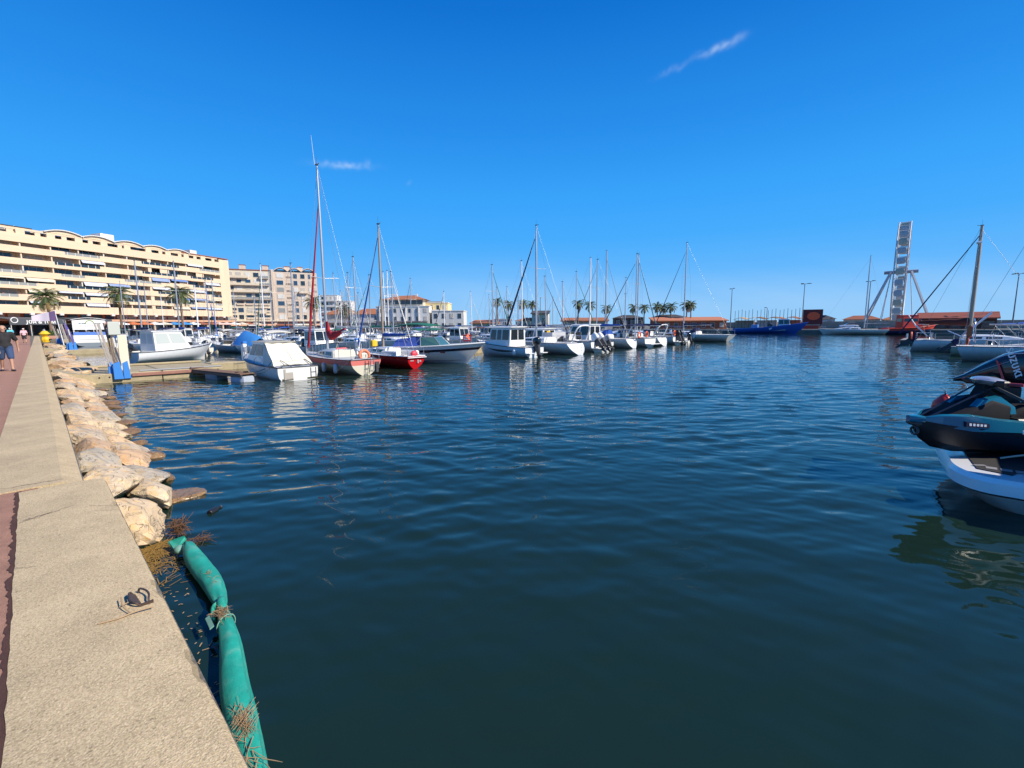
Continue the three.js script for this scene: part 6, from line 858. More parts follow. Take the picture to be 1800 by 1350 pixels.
  cl.forEach(([n, r, g, b], i) => person(`small figure in ${n} shirt on the terrace before the restaurants`, [2.2 + i * 3.4, 0.8, -148 + i * 1.5], R() * 6, { h: 1.7, shirt: mat(r, g, b, 0.85), pants: mat(0.06, 0.07, 0.1, 0.85), long: i % 2 }));
}
// ---------------------------------------------------------------- the far quay on the right
const wallGrey = mat(0.42, 0.38, 0.33, 0.95, { map: rep(concreteTex, 0.12) });
{
  const W = thing('breakwater_wall', 'long grey beige breakwater wall behind the far quay', 'wall', [158, 0.8, 0]);
  for (let i = 0; i < 34; i++) mesh('wall_panel', uvm(rbox(0.6, 2.0 + 0.06 * nz(i * 0.7), 5.94, 0, 0, -60 + i * 6, 0.05)), wallGrey, W);
  const E = thing('quay_edge', 'pale concrete quay edge beam above the dark waterline', 'quay edge', [123.2, 0.3, 0]); for (let i = 0; i < 26; i++) mesh('edge_block', uvm(rbox(1.4, 0.72, 5.96, 0.4, 0, -70 + i * 6, 0.05)), mat(0.50, 0.46, 0.38, 0.95, { map: rep(concreteTex, 0.3) }), E);
  mesh('tyre_fender_strip', box(0.2, 0.5, 150, -0.45, 0.0, 5), m_.weed, E);
  for (const [x, z, w, h, l, m, rm] of [[168, -33, 8, 3.6, 'small grey hut with pitched roof behind the breakwater wall', wallM.greyW, wallM.slate], [178, -24, 9, 3.4, 'low pale hut behind the breakwater wall near the car', wallM.rose, wallM.brown], [176, -14, 8, 3.2, 'low orange roofed hut at the foot of the wheel', wallM.rose, wallM.tile]]) house3('harbour_hut', l, [x, 0.8, z], -1.4, { w, d: 6, h: h - 0.8, floors: 1, m, roof: 'hip', rm, n: 3, rh: 1.2 });
  // red roofed boat shed
  const B = thing('boat_shed', 'long dark shed with brick red roof behind the right hand boats', 'building', [133, 0.8, -4.8], -Math.PI / 2); mesh('wall', box(11.8, 2.3, 8, 5.9, 1.15, -4), mat(0.11, 0.05, 0.04, 0.9), B); mesh('roof', hexa([V(-0.4, 2.2, 0.9), V(12.2, 2.2, 0.9), V(12.2, 3.4, -4), V(-0.4, 3.4, -4)], [V(-0.4, 2.45, 0.9), V(12.2, 2.45, 0.9), V(12.2, 3.7, -4), V(-0.4, 3.7, -4)]), mat(0.34, 0.085, 0.05, 0.85, { map: streakTex }), B); for (let i = 0; i < 5; i++) mesh('window', box(1.8, 1.5, 0.1, 1.2 + i * 2.35, 1.0, 0.02), wallM.pane, B);
  // canvas topped stalls with rows of poles
  for (let q = 0; q < 3; q++) { const z = [-41.6, -36.2, -31][q], T = thing('market_stall', ['market stall with tan sail roof and six poles at the orange shed', 'market stall with brown sail roof between the two other stalls', 'market stall with russet sail roof beside the dark signboard'][q], 'stall', [130, 0.8, z]); mesh('back_wall', box(0.3, 2.4, 4.6, 1.2, 1.2, 2.3), [wallGrey, mat(0.62, 0.55, 0.52, 0.9), mat(0.45, 0.14, 0.10, 0.9)][q], T); for (let i = 0; i < 6; i++) mesh('pole', bar(V(0, 0, 0.2 + i * 0.85), V(0, 4.9 + 0.2 * (i % 3), 0.2 + i * 0.85), 0.06, 0.05, 6), m_.darkGrey, T); const rings = []; for (let i = 0; i <= 8; i++) { const k = i / 8, y = 2.55 + 0.5 * Math.abs(Math.sin(k * 4.7 + q)); rings.push([V(-0.8, y, k * 5), V(1.4, y + 0.25, k * 5), V(1.4, y + 0.17, k * 5), V(-0.8, y - 0.08, k * 5)]); } mesh('sail_roof', loft(rings, { crease: 0.7 }), [mat(0.52, 0.34, 0.18, 0.9), mat(0.24, 0.13, 0.07, 0.9), mat(0.34, 0.14, 0.06, 0.9)][q], T); }
  const S = thing('signboard', 'dark cubic billboard with large orange disc on the far quay', 'sign', [133.2, 0.8, -24.4], -1.35); mesh('board', box(4.2, 3.6, 3, 0, 3.1, -1.5), mat(0.10, 0.015, 0.02, 0.7), S); mesh('disc', new THREE.CylinderGeometry(1.15, 1.15, 0.06, 30).rotateX(Math.PI / 2).scale(1.15, 0.85, 1).translate(0.2, 3.3, 0.02), mat(0.70, 0.10, 0.03, 0.6), S); mesh('base_sheet', box(5.5, 1.0, 0.2, -0.8, 0.5, 0.1), mat(0.3, 0.05, 0.04, 0.8), S); for (const x of [-1.9, 1.9]) mesh('leg', box(0.25, 1.4, 0.25, x, 0.7, -1.5), m_.darkGrey, S);
  // car
  const C = thing('parked_car', 'white hatchback parked before the breakwater wall', 'car', [148, 0.82, -18.9], 0.35); const sec = [[-2.0, 0.45, 0.75], [-1.75, 0.35, 0.95], [-0.9, 0.3, 1.02], [0.9, 0.3, 1.05], [1.7, 0.35, 0.98], [2.0, 0.45, 0.8]]; mesh('body', loft(sec.map(([z, y0, y1]) => rrect(1.72, y1 - y0, 0.14, y0, z)), { crease: 0.7 }), mat(0.80, 0.81, 0.83, 0.2, { clearcoat: 1, clearcoatRoughness: 0.05 }), C); const gh = mesh('glasshouse', hexa([V(-0.78, 1.0, 1.75), V(0.78, 1.0, 1.75), V(0.76, 1.0, -0.95), V(-0.76, 1.0, -0.95)], [V(-0.62, 1.46, 1.3), V(0.62, 1.46, 1.3), V(0.62, 1.46, -0.25), V(-0.62, 1.46, -0.25)]), m_.glass, C); mesh('roof', rbox(1.26, 0.06, 1.6, 0, 1.45, 0.52, 0.02), m_.white, C); for (const x of [-0.78, 0.78]) for (const z of [-1.25, 1.25]) { const w = mesh('wheel', new THREE.CylinderGeometry(0.31, 0.31, 0.2, 16).rotateZ(Math.PI / 2).translate(x, 0.31, z), m_.black, C); mesh('rim', new THREE.CylinderGeometry(0.19, 0.19, 0.22, 12).rotateZ(Math.PI / 2).translate(x, 0.31, z), m_.alu, w); } for (const x of [-0.65, 0.65]) { mesh('headlight', rbox(0.28, 0.12, 0.06, x, 0.66, -1.95, 0.02), m_.steel, C); mesh('tail_light', rbox(0.18, 0.25, 0.06, x, 0.72, 1.97, 0.02), m_.hullRed, C); }
  // quay lamps
  function lamp(label, x, z, h, arms = 2, y = 0.8) { const T = thing('street_lamp', label, 'street lamp', [x, y, z], 0.7); mesh('pole', bar(V(0, 0, 0), V(0, h - y, 0), 0.13, 0.07, 8), mat(0.20, 0.22, 0.24, 0.5, { metalness: 0.5 }), T); for (let i = 0; i < arms; i++) { const a = i * Math.PI * 2 / arms, d = V(Math.cos(a), 0, Math.sin(a)), p = V(0, h - y, 0), hd = mesh('lamp_arm', bar(p, p.clone().addScaledVector(d, 0.7).add(V(0, 0.12, 0)), 0.05, 0.04), m_.darkGrey, T); const b = loft([[0.4, 0.06, 0.1], [0.8, 0.2, 0.16], [1.3, 0.18, 0.12], [1.45, 0.06, 0.06]].map(([t, w, hh]) => rrect(w * 2, hh, 0.03, h - y + 0.04, -t))); b.rotateY(-a - Math.PI / 2); mesh('lamp_head', b, m_.darkGrey, hd); } return T; }
  lamp('twin headed quay lamp at the end of the orange market shed', 125.4, -41, 11.2); lamp('tall quay lamp beside the dark billboard', 131, -26.1, 11.8, 3); lamp('twin headed lamp behind the right hand moored boats', 137, 9.4, 11.8, 3); lamp('twin headed lamp beside the slim white yacht on the far quay', 132, -13.5, 11.6); lamp('quay lamp among the masts before the dark hut', 130.7, -74.7, 11.9); lamp('quay lamp behind the four palms', 116.1, -97.4, 11.1); lamp('thin lamp above the market stalls', 134, -34.8, 6.4, 1);
}
{ // observation wheel seen edge on
  const T = thing('ferris_wheel', 'tall white ferris wheel seen edge on behind the breakwater', 'ferris wheel', [166.5, 0.8, -10.6], 0.86), R = 13.1, hub = 15.3, wm = mat(0.52, 0.53, 0.55, 0.5), gm = mat(0.30, 0.32, 0.36, 0.5); // axle along local x
  T.rotation.y = -1.525;
  for (const x of [-1.2, 1.2]) { mesh('rim', new THREE.TorusGeometry(R, 0.16, 6, 72).rotateY(Math.PI / 2).translate(x, hub, 0), wm, T); mesh('inner_rim', new THREE.TorusGeometry(R - 1.3, 0.09, 5, 72).rotateY(Math.PI / 2).translate(x, hub, 0), wm, T); for (let i = 0; i < 30; i++) { const a = i / 30 * 6.2832; mesh('spoke', bar(V(x * 0.7, hub, 0), V(x, hub + R * Math.sin(a), R * Math.cos(a)), 0.05, 0.05, 4), wm, T); } }
  for (let i = 0; i < 30; i++) { const a = i / 30 * 6.2832, y = hub + R * Math.sin(a), z = R * Math.cos(a); mesh('cross_tie', [bar(V(-1.2, y, z), V(1.2, y, z), 0.06, 0.06, 5), bar(V(-1.2, hub + (R - 1.3) * Math.sin(a), (R - 1.3) * Math.cos(a)), V(1.2, y, z), 0.04, 0.04, 4)], wm, T); const g = mesh('gondola', loft([[-0.75, 0.5], [-0.6, 1.0], [0.6, 1.0], [0.75, 0.5]].map(([zz, hh]) => rrect(1.7, hh + 0.5, 0.3, y - 1.7, z + zz))), i % 3 ? mat(0.46, 0.47, 0.46, 0.4) : mat(0.48, 0.45, 0.33, 0.4), T); mesh('gondola_window', box(1.74, 0.55, 0.9, 0, y - 0.8, z), m_.glass, g); }
  mesh('axle', bar(V(-3.6, hub, 0), V(3.6, hub, 0), 0.45, 0.45, 12), gm, T);
  for (const s of [1, -1]) for (const z of [-4, 4]) { mesh('leg', beam(V(s * 2.2, hub, z * 0.12), V(s * 7.6, 0, z), 0.4, 0.4), wm, T); mesh('leg_brace', bar(V(s * 2.0, hub, 0), V(s * 3.6, 0, z), 0.1, 0.1, 5), wm, T); }
  for (const s of [1, -1]) mesh('base_frame', [beam(V(s * 7.6, 0.2, -4), V(s * 7.6, 0.2, 4), 0.4, 0.4)], wm, T); for (const z of [4, -4]) mesh('base_frame', beam(V(-7.6, 0.2, z), V(7.6, 0.2, z), 0.3, 0.4), wm, T); mesh('boarding_deck', box(6, 0.6, 9, 0, 0.6, 0), gm, T);
}
{ // blue fishing boat
  const T = thing('fishing_boat', 'bright blue wooden fishing boat along the far quay', 'boat', [120.6, 0, -38.5], Math.PI + 0.12); const h = baseBoat(T, { L: 15.5, B: 4.2, fs: 1.15, fb: 2.6, tr: 0.7, pw: 3, rake: 2.2, trk: 0, dr: 0.3, c0: 0.05, c1: 0.72, cw: 1.7, floor: 0.7, flare: 0.3, NT: 16 }, [['gunwale_band', 0, 0.12, mat(0.03, 0.13, 0.50, 0.4)], ['hull', 0.12, 0.9, m_.hullBlue], ['boot_stripe', 0.9, 1, mat(0.6, 0.65, 0.7, 0.6)]], mat(0.25, 0.28, 0.3, 0.8), m_.hullBlue, 0.06);
  house(T, { z0: -9.6, z1: -12.0, w: 2.2, y0: 1.4, hgt: 1.9, rakeF: 0.2, m: mat(0.5, 0.62, 0.74, 0.5), roofM: mat(0.1, 0.25, 0.55, 0.6) }); mesh('gear_box', rbox(1.6, 1.2, 1.4, 0, 0.9, -4.6, 0.05), mat(0.1, 0.25, 0.6, 0.6), T); mesh('winch', [new THREE.CylinderGeometry(0.5, 0.5, 1.4, 12).rotateZ(1.57).translate(0, 1.9, -7.8), beam(V(0.8, 1, -8), V(0.8, 3, -7.4), 0.14, 0.14), beam(V(-0.8, 1, -8), V(-0.8, 3, -7.4), 0.14, 0.14)], m_.darkGrey, T); mesh('mast', bar(V(0, 1, -4.5), V(0, 3.4, -4.5), 0.07), mat(0.5, 0.12, 0.05, 0.6), T); mesh('net_heap', new THREE.IcosahedronGeometry(0.8, 3).scale(1.2, 0.5, 1.3).translate(0.2, 1.2, -6.2), mat(0.12, 0.10, 0.08, 0.9), T); mesh('bow_mark', box(0.03, 0.35, 0.6, 1.95, 1.2, -8.2, 0, 0.6), m_.white, T);
}
sail('slim white yacht with tall mast berthed on the far quay', 117.5, -9.2, 0.1, { L: 11, hm: 15.6, tm: 0.30, r: 0.11, trk: -0.8, NT: 12 });
{ const T = thing('workboat', 'red and navy workboat with square red wheelhouse on the far quay', 'boat', [119, 0, -9.5], Math.PI + 0.55); const red = mat(0.62, 0.045, 0.02, 0.4); const h = baseBoat(T, { L: 9, B: 3.8, fs: 1.2, fb: 1.8, tr: 0.85, pw: 3.4, rake: 1, trk: 0, dr: 0.3, c0: 0.05, c1: 0.4, cw: 1.4, floor: 0.6, flare: 0.2, NT: 12 }, [['bulwark', 0, 0.3, red], ['hull', 0.3, 1, mat(0.015, 0.03, 0.10, 0.4)]], mat(0.3, 0.2, 0.18, 0.8), red, 0.08); house(T, { z0: -2.8, z1: -5.6, w: 2.7, y0: 1.3, hgt: 2.5, rakeF: 0.2, m: red, roofM: red, frontWin: [[0.15, 0.38], [0.6, 0.84]], v0: 0.5, v1: 0.75 }); ring(V(-1.0, 2.2, -6.9), 0.6, 0.24, m_.black, T, 'tyre', 0.3); mesh('deck_gear', [rbox(1.2, 0.9, 0.9, 0.8, 1.6, -6.6, 0.1), rbox(0.7, 0.8, 0.8, -0.9, 1.6, -7.2, 0.1)], mat(0.7, 0.25, 0.18, 0.7), T); }
// ---------------------------------------------------------------- right hand pontoon and its boats (sterns towards the open water)
{
  const D = thing('floating_dock', 'dark floating dock head with white posts at the right hand berths', 'dock', [66.5, 0, -1.2]); mesh('dock_body', rbox(7, 0.75, 2.6, 3.2, -0.25, -1.2, 0.06), mat(0.10, 0.075, 0.055, 0.9), D); for (let i = 0; i < 14; i++) mesh('deck_plank', rbox(0.46, 0.05, 2.64, 0.0 + i * 0.49, 0.5, -1.2, 0.01), mat(0.38, 0.36, 0.34, 0.9, { map: streakTex }), D); for (const z of [-2.3, -0.2]) mesh('mooring_post', bar(V(6.6, -0.3, z), V(6.6, 1.1, z), 0.1, 0.1, 8), m_.alu, D);
  const P = thing('concrete_pontoon', 'right hand pontoon behind the berthed boats', 'pontoon', [14, 0, 12]); for (let i = 0; i < 17; i++) mesh('float_block', uvm(rbox(3.35, 0.9, 2.4, 3.4 * (i + 0.5), -0.5, 1.2, 0.04)), m_.pontoon, P);
  const S1 = sail('white sailing boat with maroon boom cover among the right hand berths', 52.6, -2.25, Math.PI, { L: 8.8, hm: 10.0, tm: 0.40, r: 0.14, trk: 0.3, cover: m_.maroonCover, coverR: 0.32, mast: m_.aluWarm, furl: null, detail: 1, NT: 14, buoy: 1, hull: blueGrey });
  outboard(S1, 0.5, 0.6, 0.1, 1.1, m_.navy, 0.9); mesh('crosstree_lamp', rbox(0.6, 0.18, 0.3, 0, 8.6, -3.5, 0.05), m_.white, S1);
  mesh('rolled_headsail', bar(V(0, 1.5, 0.8), V(0, 9.3, -3.5), 0.06, 0.03, 7), m_.navy, S1);
  const O = thing('white_oar', 'white blade leaning on the sailing boat by the dock head', 'oar', [55.5, 1.2, -1.5], 0); mesh('shaft', bar(V(0, 1.9, -1.2), V(0, 0.9, -0.6), 0.05), m_.white, O); mesh('blade', hexa([V(-0.02, 0.0, 0.3), V(0.02, 0.0, 0.3), V(0.02, 0.0, 0.2), V(-0.02, 0.0, 0.2)], [V(-0.02, 1.0, -0.55), V(0.02, 1.0, -0.55), V(0.02, 1.0, -0.75), V(-0.02, 1.0, -0.75)]), m_.white, O);
  const S3 = sail('large pale yacht with white rails and orange lifebuoy behind the jet ski', 41.5, 0.9, Math.PI, { L: 11, hm: 15, tm: 0.45, trk: -0.4, hull: blueGrey, detail: 1, NT: 16, buoy: 1, rail: m_.navy, r: 0.1 });
  mesh('passerelle', [beam(V(1.0, 1.5, 0.3), V(0.6, 3.0, -1.0), 0.16, 0.06), beam(V(0.4, 1.5, 0.3), V(0.1, 3.1, -1.0), 0.16, 0.06)], m_.white, S3); mesh('radar_arch', [tube([V(1.4, 1.2, -0.4), V(1.35, 2.4, -0.3), V(-1.35, 2.4, -0.3), V(-1.4, 1.2, -0.4)], 0.03, 6, 24)], m_.steel, S3); mesh('lifebuoy_bag', rbox(0.5, 0.75, 0.25, 1.2, 1.5, -0.1, 0.1), m_.orange, S3); for (const k of [1, -1]) mesh('davit', bar(V(k * 0.9, 1.3, -0.2), V(k * 0.9, 1.9, 0.9), 0.035), m_.steel, S3);
  const S4 = runabout('grey tender with raised navy outboard under the large pale yacht', 47.2, 0.3, Math.PI, { L: 4.2, hull: mat(0.42, 0.40, 0.28, 0.7), motor: m_.navy, tilt: 1.0, R: rng(15) });
  const R = rng(88), g = 'boats in the right hand berths';
  [62, 66, 70].forEach((x, i) => (i ? pilot : cruiser)(['white cruiser with blue bimini in the right hand berths', 'white pilothouse boat with blue bimini near the dock head', 'white pilothouse boat with grey bimini near the dock head'][i], x, 3.2 + R(), Math.PI, { L: 7, bim: [m_.blueCover, m_.blueCover, m_.greyCover][i], R }, g));
  for (let i = 0; i < 5; i++) runabout(`open boat under blue cover on the far hard standing`, 112 + i * 1.0, 10 + i * 3.1, Math.PI, { L: 5, tarp: m_.blueCover, up: 0.4 }, 'blue covered boats by the red roofed shed');
}
// ---------------------------------------------------------------- near motorboat with swim platform, jet ski and outboard
{
  const T = thing('motorboat', 'white motorboat with rounded swim platform carrying a jet ski', 'motorboat', [8.3, 0, 0.15]);
  const gel = mat(0.86, 0.86, 0.86, 0.18, { clearcoat: 0.5, clearcoatRoughness: 0.08 });
  // platform outline: stern edge towards -z, rounded corner on the camera side
  const outline = (inset, back) => { const p = [], n = 14; for (let i = 0; i <= n; i++) { const a = i / n * Math.PI / 2, r = 0.85 - inset * 0.3; p.push(V(0.85 - r * Math.cos(a) + inset * (1 - Math.cos(a) * 0.3) * 0.0 + inset * 0.0, 0, 0.85 - r * Math.sin(a))); } const q = p.map(v => V(v.x + inset, 0, v.z * 0.55 + inset)); q.push(V(1.5, 0, -0.07 + inset), V(2.15 - inset, 0, -0.12 + inset), V(2.35 - inset, 0, 0.0 + inset), V(2.4 - inset, 0, back), V(inset, 0, back)); return q.reverse(); };
  const ringAt = (inset, y) => outline(inset, 4.5).map(v => V(v.x, y, v.z));
  mesh('swim_platform', loft([ringAt(0.0, 0.30), ringAt(0.0, 0.44), ringAt(0.03, 0.5)], { crease: 0.6 }), gel, T); mesh('groove', loft([ringAt(0.018, 0.272), ringAt(0.018, 0.302)], { crease: 0.6, caps: false }), m_.black, T); mesh('lower_hull', loft([ringAt(0.38, -0.1), ringAt(0.22, 0.06), ringAt(0.02, 0.274)], { crease: 0.6 }), gel, T);
  mesh('deck_mat', hexa([V(0.42, 0.502, 0.30), V(2.1, 0.502, 0.12), V(2.1, 0.502, 1.2), V(0.32, 0.502, 0.62)].reverse(), [V(0.42, 0.512, 0.30), V(2.1, 0.512, 0.12), V(2.1, 0.512, 1.2), V(0.32, 0.512, 0.62)].reverse()), mat(0.022, 0.02, 0.02, 0.8), T);
  mesh('mat_logo', [0, 1, 2].map(i => box(0.12, 0.004, 0.11, 0.55, 0.515, 0.44 + i * 0.14)).concat([box(0.05, 0.004, 0.14, 0.62, 0.5155, 0.33, 0.6)]), mat(0.26, 0.25, 0.25, 0.7), T);
  // quarter of the hull rising forward
  mesh('quarter_panel', hexa([V(0.02, 0.48, 0.78), V(0.55, 0.48, 0.72), V(0.6, 0.48, 4.4), V(0.0, 0.48, 4.4)].reverse(), [V(0.12, 1.25, 1.65), V(0.5, 1.25, 1.6), V(0.55, 1.25, 4.4), V(0.08, 1.25, 4.4)].reverse()), gel, T); mesh('transom', hexa([V(0.55, 0.48, 1.5), V(2.3, 0.48, 1.5), V(2.3, 0.48, 1.8), V(0.55, 0.48, 1.8)].reverse(), [V(0.55, 1.3, 1.75), V(2.3, 1.3, 1.75), V(2.3, 1.3, 2.0), V(0.55, 1.3, 2.0)].reverse()), mat(0.30, 0.31, 0.33, 0.5), T);
  mesh('cabin_side', hexa([V(0.5, 1.2, 1.6), V(2.2, 1.2, 1.6), V(2.2, 1.2, 4.4), V(0.5, 1.2, 4.4)].reverse(), [V(0.7, 2.0, 2.2), V(2.0, 2.0, 2.2), V(2.0, 2.0, 4.4), V(0.7, 2.0, 4.4)].reverse()), gel, T); mesh('gunwale_wing', loft([[0.66, 0.05], [0.70, 0.09], [0.85, 0.11], [1.6, 0.12]].map(([z, w]) => Array.from({ length: 10 }, (_, k) => V(0.35 + w * 1.6 * Math.cos(k * 0.628), 1.08 + w * 0.45 * Math.sin(k * 0.628), z)))), gel, T);
  mesh('mooring_line', tube([V(0.15, 0.75, 0.48), V(0.15, 0.82, 0.66), V(0.1, 0.9, 0.9)], 0.012, 5), m_.rope, T);
  // outboard, tilted up
  const O = new THREE.Group(); O.name = 'outboard'; T.add(O); O.position.set(2.3, 1.52, 0.72); O.scale.set(1, 1, 0.72);
  const prof = [[-1.02, 0.02, 0.05, 0.10], [-0.85, 0.06, 0.12, 0.2], [-0.55, 0.16, 0.30, 0.34], [-0.25, 0.24, 0.46, 0.46], [0.1, 0.26, 0.58, 0.52], [0.5, 0.24, 0.56, 0.52], [0.7, 0.22, 0.44, 0.42]];
  mesh('cowling', loft(prof.map(([z, yc, hh, w]) => Array.from({ length: 18 }, (_, k) => { const a = k / 18 * 6.2832, c = Math.cos(a), s = Math.sin(a); return V(Math.sign(c) * Math.pow(Math.abs(c), 0.55) * w / 2, yc + Math.sign(s) * Math.pow(Math.abs(s), 0.55) * hh / 2, z); })), { crease: 0.7 }), m_.blackGloss, O);
  mesh('silver_stripe', [tube([V(-0.10, 0.16, -0.85), V(-0.2, 0.36, -0.5), V(-0.24, 0.47, -0.2), V(-0.26, 0.50, 0.1)], 0.006, 4, 20), tube([V(-0.12, 0.11, -0.8), V(-0.2, 0.24, -0.5), V(-0.245, 0.36, -0.2)], 0.004, 4, 20)], m_.alu, O);
  const tx = lettering('SUZUKI', 0.10, 0.008); tx.rotateZ(-1.15); tx.rotateY(-Math.PI / 2); tx.translate(-0.268, 0.33, -0.17); mesh('lettering', tx, m_.white, O); mesh('red_flash', slab([V(-0.262, 0.06, -0.26), V(-0.262, 0.02, -0.20), V(-0.262, 0.36, -0.36), V(-0.262, 0.38, -0.40)].reverse(), 0, 1, 0, 1, 0.006, 0.04), mat(0.55, 0.05, 0.06, 0.4), O);
  mesh('bracket', [rbox(0.3, 0.5, 0.5, 0, -0.5, -0.2, 0.05), rbox(0.2, 0.5, 0.3, 0, -0.85, 0.1, 0.04), beam(V(0, -0.35, -0.5), V(0, -0.8, 0.2), 0.12, 0.16)], m_.black, O);
  mesh('hydraulic_line', bar(V(-0.1, -0.42, 0.6), V(-0.1, -0.52, -0.4), 0.01), m_.alu, O);
}
{ // jet ski standing askew on the platform
  const J = thing('jet_ski', 'teal and black jet ski strapped down on the swim platform', 'jet ski', [9.78, 0.54, 0.47], Math.PI / 4);   // nose at local -z
  const teal = mat(0.010, 0.15, 0.23, 0.25, { clearcoat: 0.6, clearcoatRoughness: 0.1 }), blk = mat(0.012, 0.012, 0.014, 0.45), blk2 = mat(0.018, 0.018, 0.02, 0.85, { specularIntensity: 0.4 });
  const hs = [[-1.02, 0.34, 0.50, 0.08], [-0.95, 0.22, 0.50, 0.26], [-0.75, 0.08, 0.47, 0.52], [-0.4, 0.0, 0.44, 0.80], [0.2, -0.03, 0.42, 0.96], [1.0, -0.03, 0.40, 0.98], [1.6, 0.02, 0.40, 0.92]];
  mesh('hull', loft(hs.map(([z, y0, y1, w]) => [V(w / 2, y1, z), V(0, y1 + 0.02, z), V(-w / 2, y1, z), V(-w / 2 * 0.96, y1 - 0.1, z), V(-w / 2 * 0.72, y0 + 0.12 * (y1 - y0) + 0.06, z), V(0, y0, z), V(w / 2 * 0.72, y0 + 0.12 * (y1 - y0) + 0.06, z), V(w / 2 * 0.96, y1 - 0.1, z)]), { crease: 0.5 }), blk, J);
  for (const s of [1, -1]) mesh('side_panel', loft([[-0.98, 0.47, 0.53, 0.1], [-0.8, 0.44, 0.60, 0.44], [-0.5, 0.40, 0.62, 0.74], [-0.1, 0.40, 0.56, 0.90], [0.5, 0.38, 0.50, 0.98], [1.2, 0.36, 0.48, 0.98]].map(([z, y0, y1, w]) => [V(s * w / 2 * 1.02, y0, z), V(s * w / 2 * 0.98, y1, z), V(s * w / 2 * 0.74, y1 + 0.02, z), V(s * w / 2 * 0.74, y0, z)]), { crease: 0.4 }), teal, J);
  for (const s of [1, -1]) { const q = [V(s * 0.355, 0.47, -0.60), V(s * 0.40, 0.455, -0.30), V(s * 0.395, 0.52, -0.30), V(s * 0.35, 0.545, -0.60)]; const pl = mesh('registration_plate', slab(s > 0 ? q.slice().reverse() : q, 0, 1, 0, 1, 0.02, 0.03), mat(0.01, 0.012, 0.04, 0.5), J); mesh('plate_digits', [0.12, 0.28, 0.44, 0.6, 0.76].map(u => slab(s > 0 ? q.slice().reverse() : q, u, u + 0.1, 0.25, 0.75, 0.024, -0.015)), m_.white, pl); }
  mesh('hood', loft([[-0.86, 0.56, 0.16, 0.3], [-0.6, 0.62, 0.2, 0.5], [-0.35, 0.66, 0.3, 0.56], [-0.1, 0.66, 0.40, 0.52], [0.2, 0.62, 0.36, 0.46]].map(([z, y, hh, w]) => rrect(w, hh, 0.06, y - 0.22, z)), { crease: 0.7 }), blk2, J);
  for (const s of [1, -1]) mesh('console_panel', loft([[-0.42, 0.60, 0.66, 0.50], [-0.25, 0.60, 0.84, 0.48], [0.05, 0.62, 0.88, 0.42], [0.3, 0.62, 0.72, 0.40]].map(([z, y0, y1, w]) => [V(s * w / 2 * 1.12, y0, z), V(s * w / 2 * 0.98, y1, z), V(s * w / 2 * 0.6, y1 + 0.01, z), V(s * w / 2 * 0.6, y0, z)]), { crease: 0.4 }), teal, J);
  mesh('seat', loft([[0.3, 0.62, 0.2, 0.34], [0.5, 0.74, 0.24, 0.38], [1.0, 0.74, 0.24, 0.40], [1.5, 0.70, 0.2, 0.36]].map(([z, y, hh, w]) => rrect(w, hh, 0.08, y - hh, z)), { crease: 0.8 }), blk2, J); mesh('footwell_deck', hexa([V(-0.46, 0.40, 0.2), V(0.46, 0.40, 0.2), V(0.46, 0.40, 1.6), V(-0.46, 0.40, 1.6)].reverse(), [V(-0.3, 0.56, 0.25), V(0.3, 0.56, 0.25), V(0.3, 0.52, 1.6), V(-0.3, 0.52, 1.6)].reverse()), blk, J);
  mesh('steering_column', [beam(V(0, 0.80, -0.12), V(0, 1.06, 0.02), 0.14, 0.12), beam(V(0, 0.9, 0.3), V(0, 1.08, 0.02), 0.1, 0.06)], blk2, J);
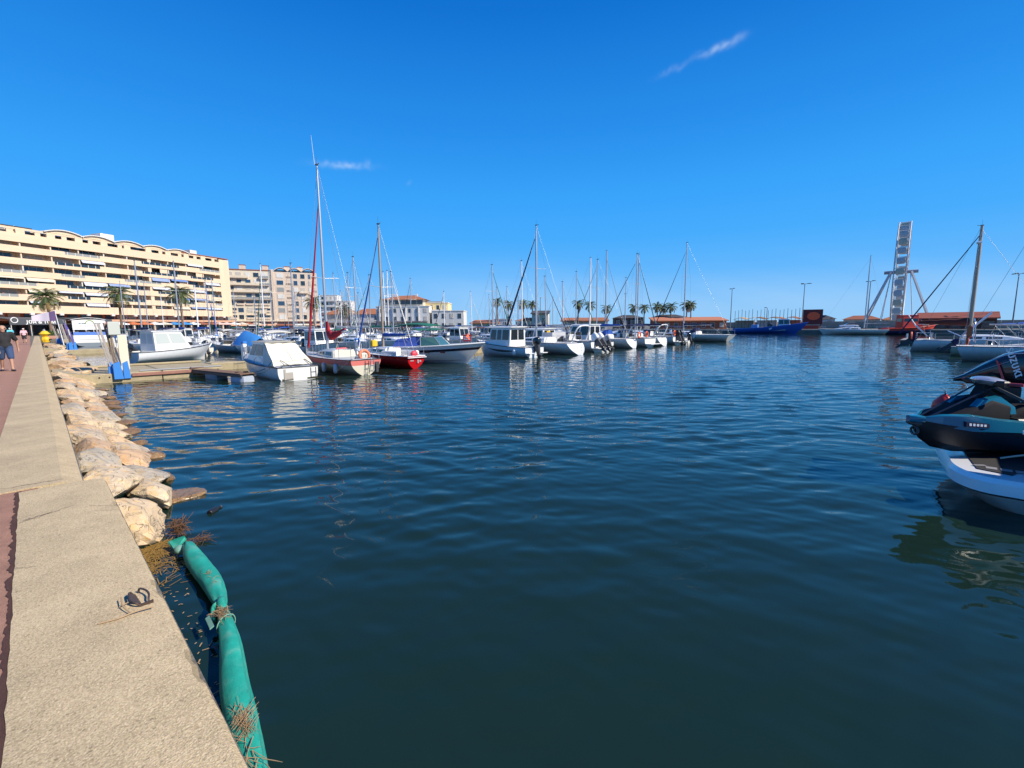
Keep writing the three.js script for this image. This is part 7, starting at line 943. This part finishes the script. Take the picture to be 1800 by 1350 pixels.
  const hb = mesh('handlebar', [tube([V(-0.40, 1.08, 0.10), V(-0.2, 1.08, 0.02), V(0, 1.06, 0.0), V(0.2, 1.08, 0.02), V(0.40, 1.08, 0.10)], 0.018, 8, 24), rbox(0.16, 0.09, 0.10, 0.22, 1.03, 0.02, 0.02), rbox(0.16, 0.09, 0.10, -0.22, 1.03, 0.02, 0.02)], blk, J); mesh('grip', [bar(V(0.27, 1.08, 0.045), V(0.43, 1.08, 0.11), 0.024, 0.024, 10)], mat(0.30, 0.03, 0.05, 0.6), hb); mesh('grip', [bar(V(-0.27, 1.08, 0.045), V(-0.43, 1.08, 0.11), 0.024, 0.024, 10)], mat(0.30, 0.03, 0.05, 0.6), hb);
  mesh('dash_cowl', loft([[-0.16, 0.02, 0.05], [-0.08, 0.12, 0.16], [0.08, 0.16, 0.22], [0.16, 0.12, 0.2]].map(([z, hh, w]) => Array.from({ length: 10 }, (_, k) => V(w * Math.cos(k * 0.628), 1.10 + hh * 0.5 * Math.sin(k * 0.628) - z * 0.15, z)))), mat(0.5, 0.52, 0.56, 0.2, { clearcoat: 0.6, metalness: 0.5 }), J);
  mesh('strap', [beam(V(-0.06, 0.50, -1.0), V(-0.16, 1.05, 0.02), 0.035, 0.008), beam(V(0.06, 0.50, -1.0), V(0.12, 1.05, 0.02), 0.035, 0.008)], m_.black, J); mesh('strap', [beam(V(0, 1.05, 0.05), V(-0.35, 0.35, 1.3), 0.07, 0.04)], m_.darkGrey, J); mesh('bow_eye', [new THREE.TorusGeometry(0.06, 0.018, 7, 16).translate(0, 0.34, -1.02), rbox(0.18, 0.14, 0.1, 0, 0.42, -1.04, 0.03)], m_.darkGrey, J); mesh('nose_bumper', loft([[-1.14, 0.08], [-1.08, 0.2], [-0.98, 0.26]].map(([z, w]) => rrect(w, 0.10, 0.03, 0.48, z))), teal, J);
  J.scale.setScalar(0.98);
  const F = thing('orange_fender', 'round orange red fender hanging behind the jet ski hood', 'fender', [10.05, 0.98, 0.06]); mesh('ball', loft([[0, 0.03], [0.04, 0.1], [0.13, 0.155], [0.24, 0.14], [0.32, 0.07], [0.36, 0.03]].map(([y, r]) => Array.from({ length: 16 }, (_, k) => V(r * Math.cos(-k * 0.3927), y, r * Math.sin(-k * 0.3927)))), { crease: 1 }), mat(0.75, 0.04, 0.03, 0.35), F); mesh('eyelet', new THREE.TorusGeometry(0.03, 0.012, 6, 12).translate(0, 0.37, 0), m_.darkGrey, F);
}
renderer.render(scene, camera);
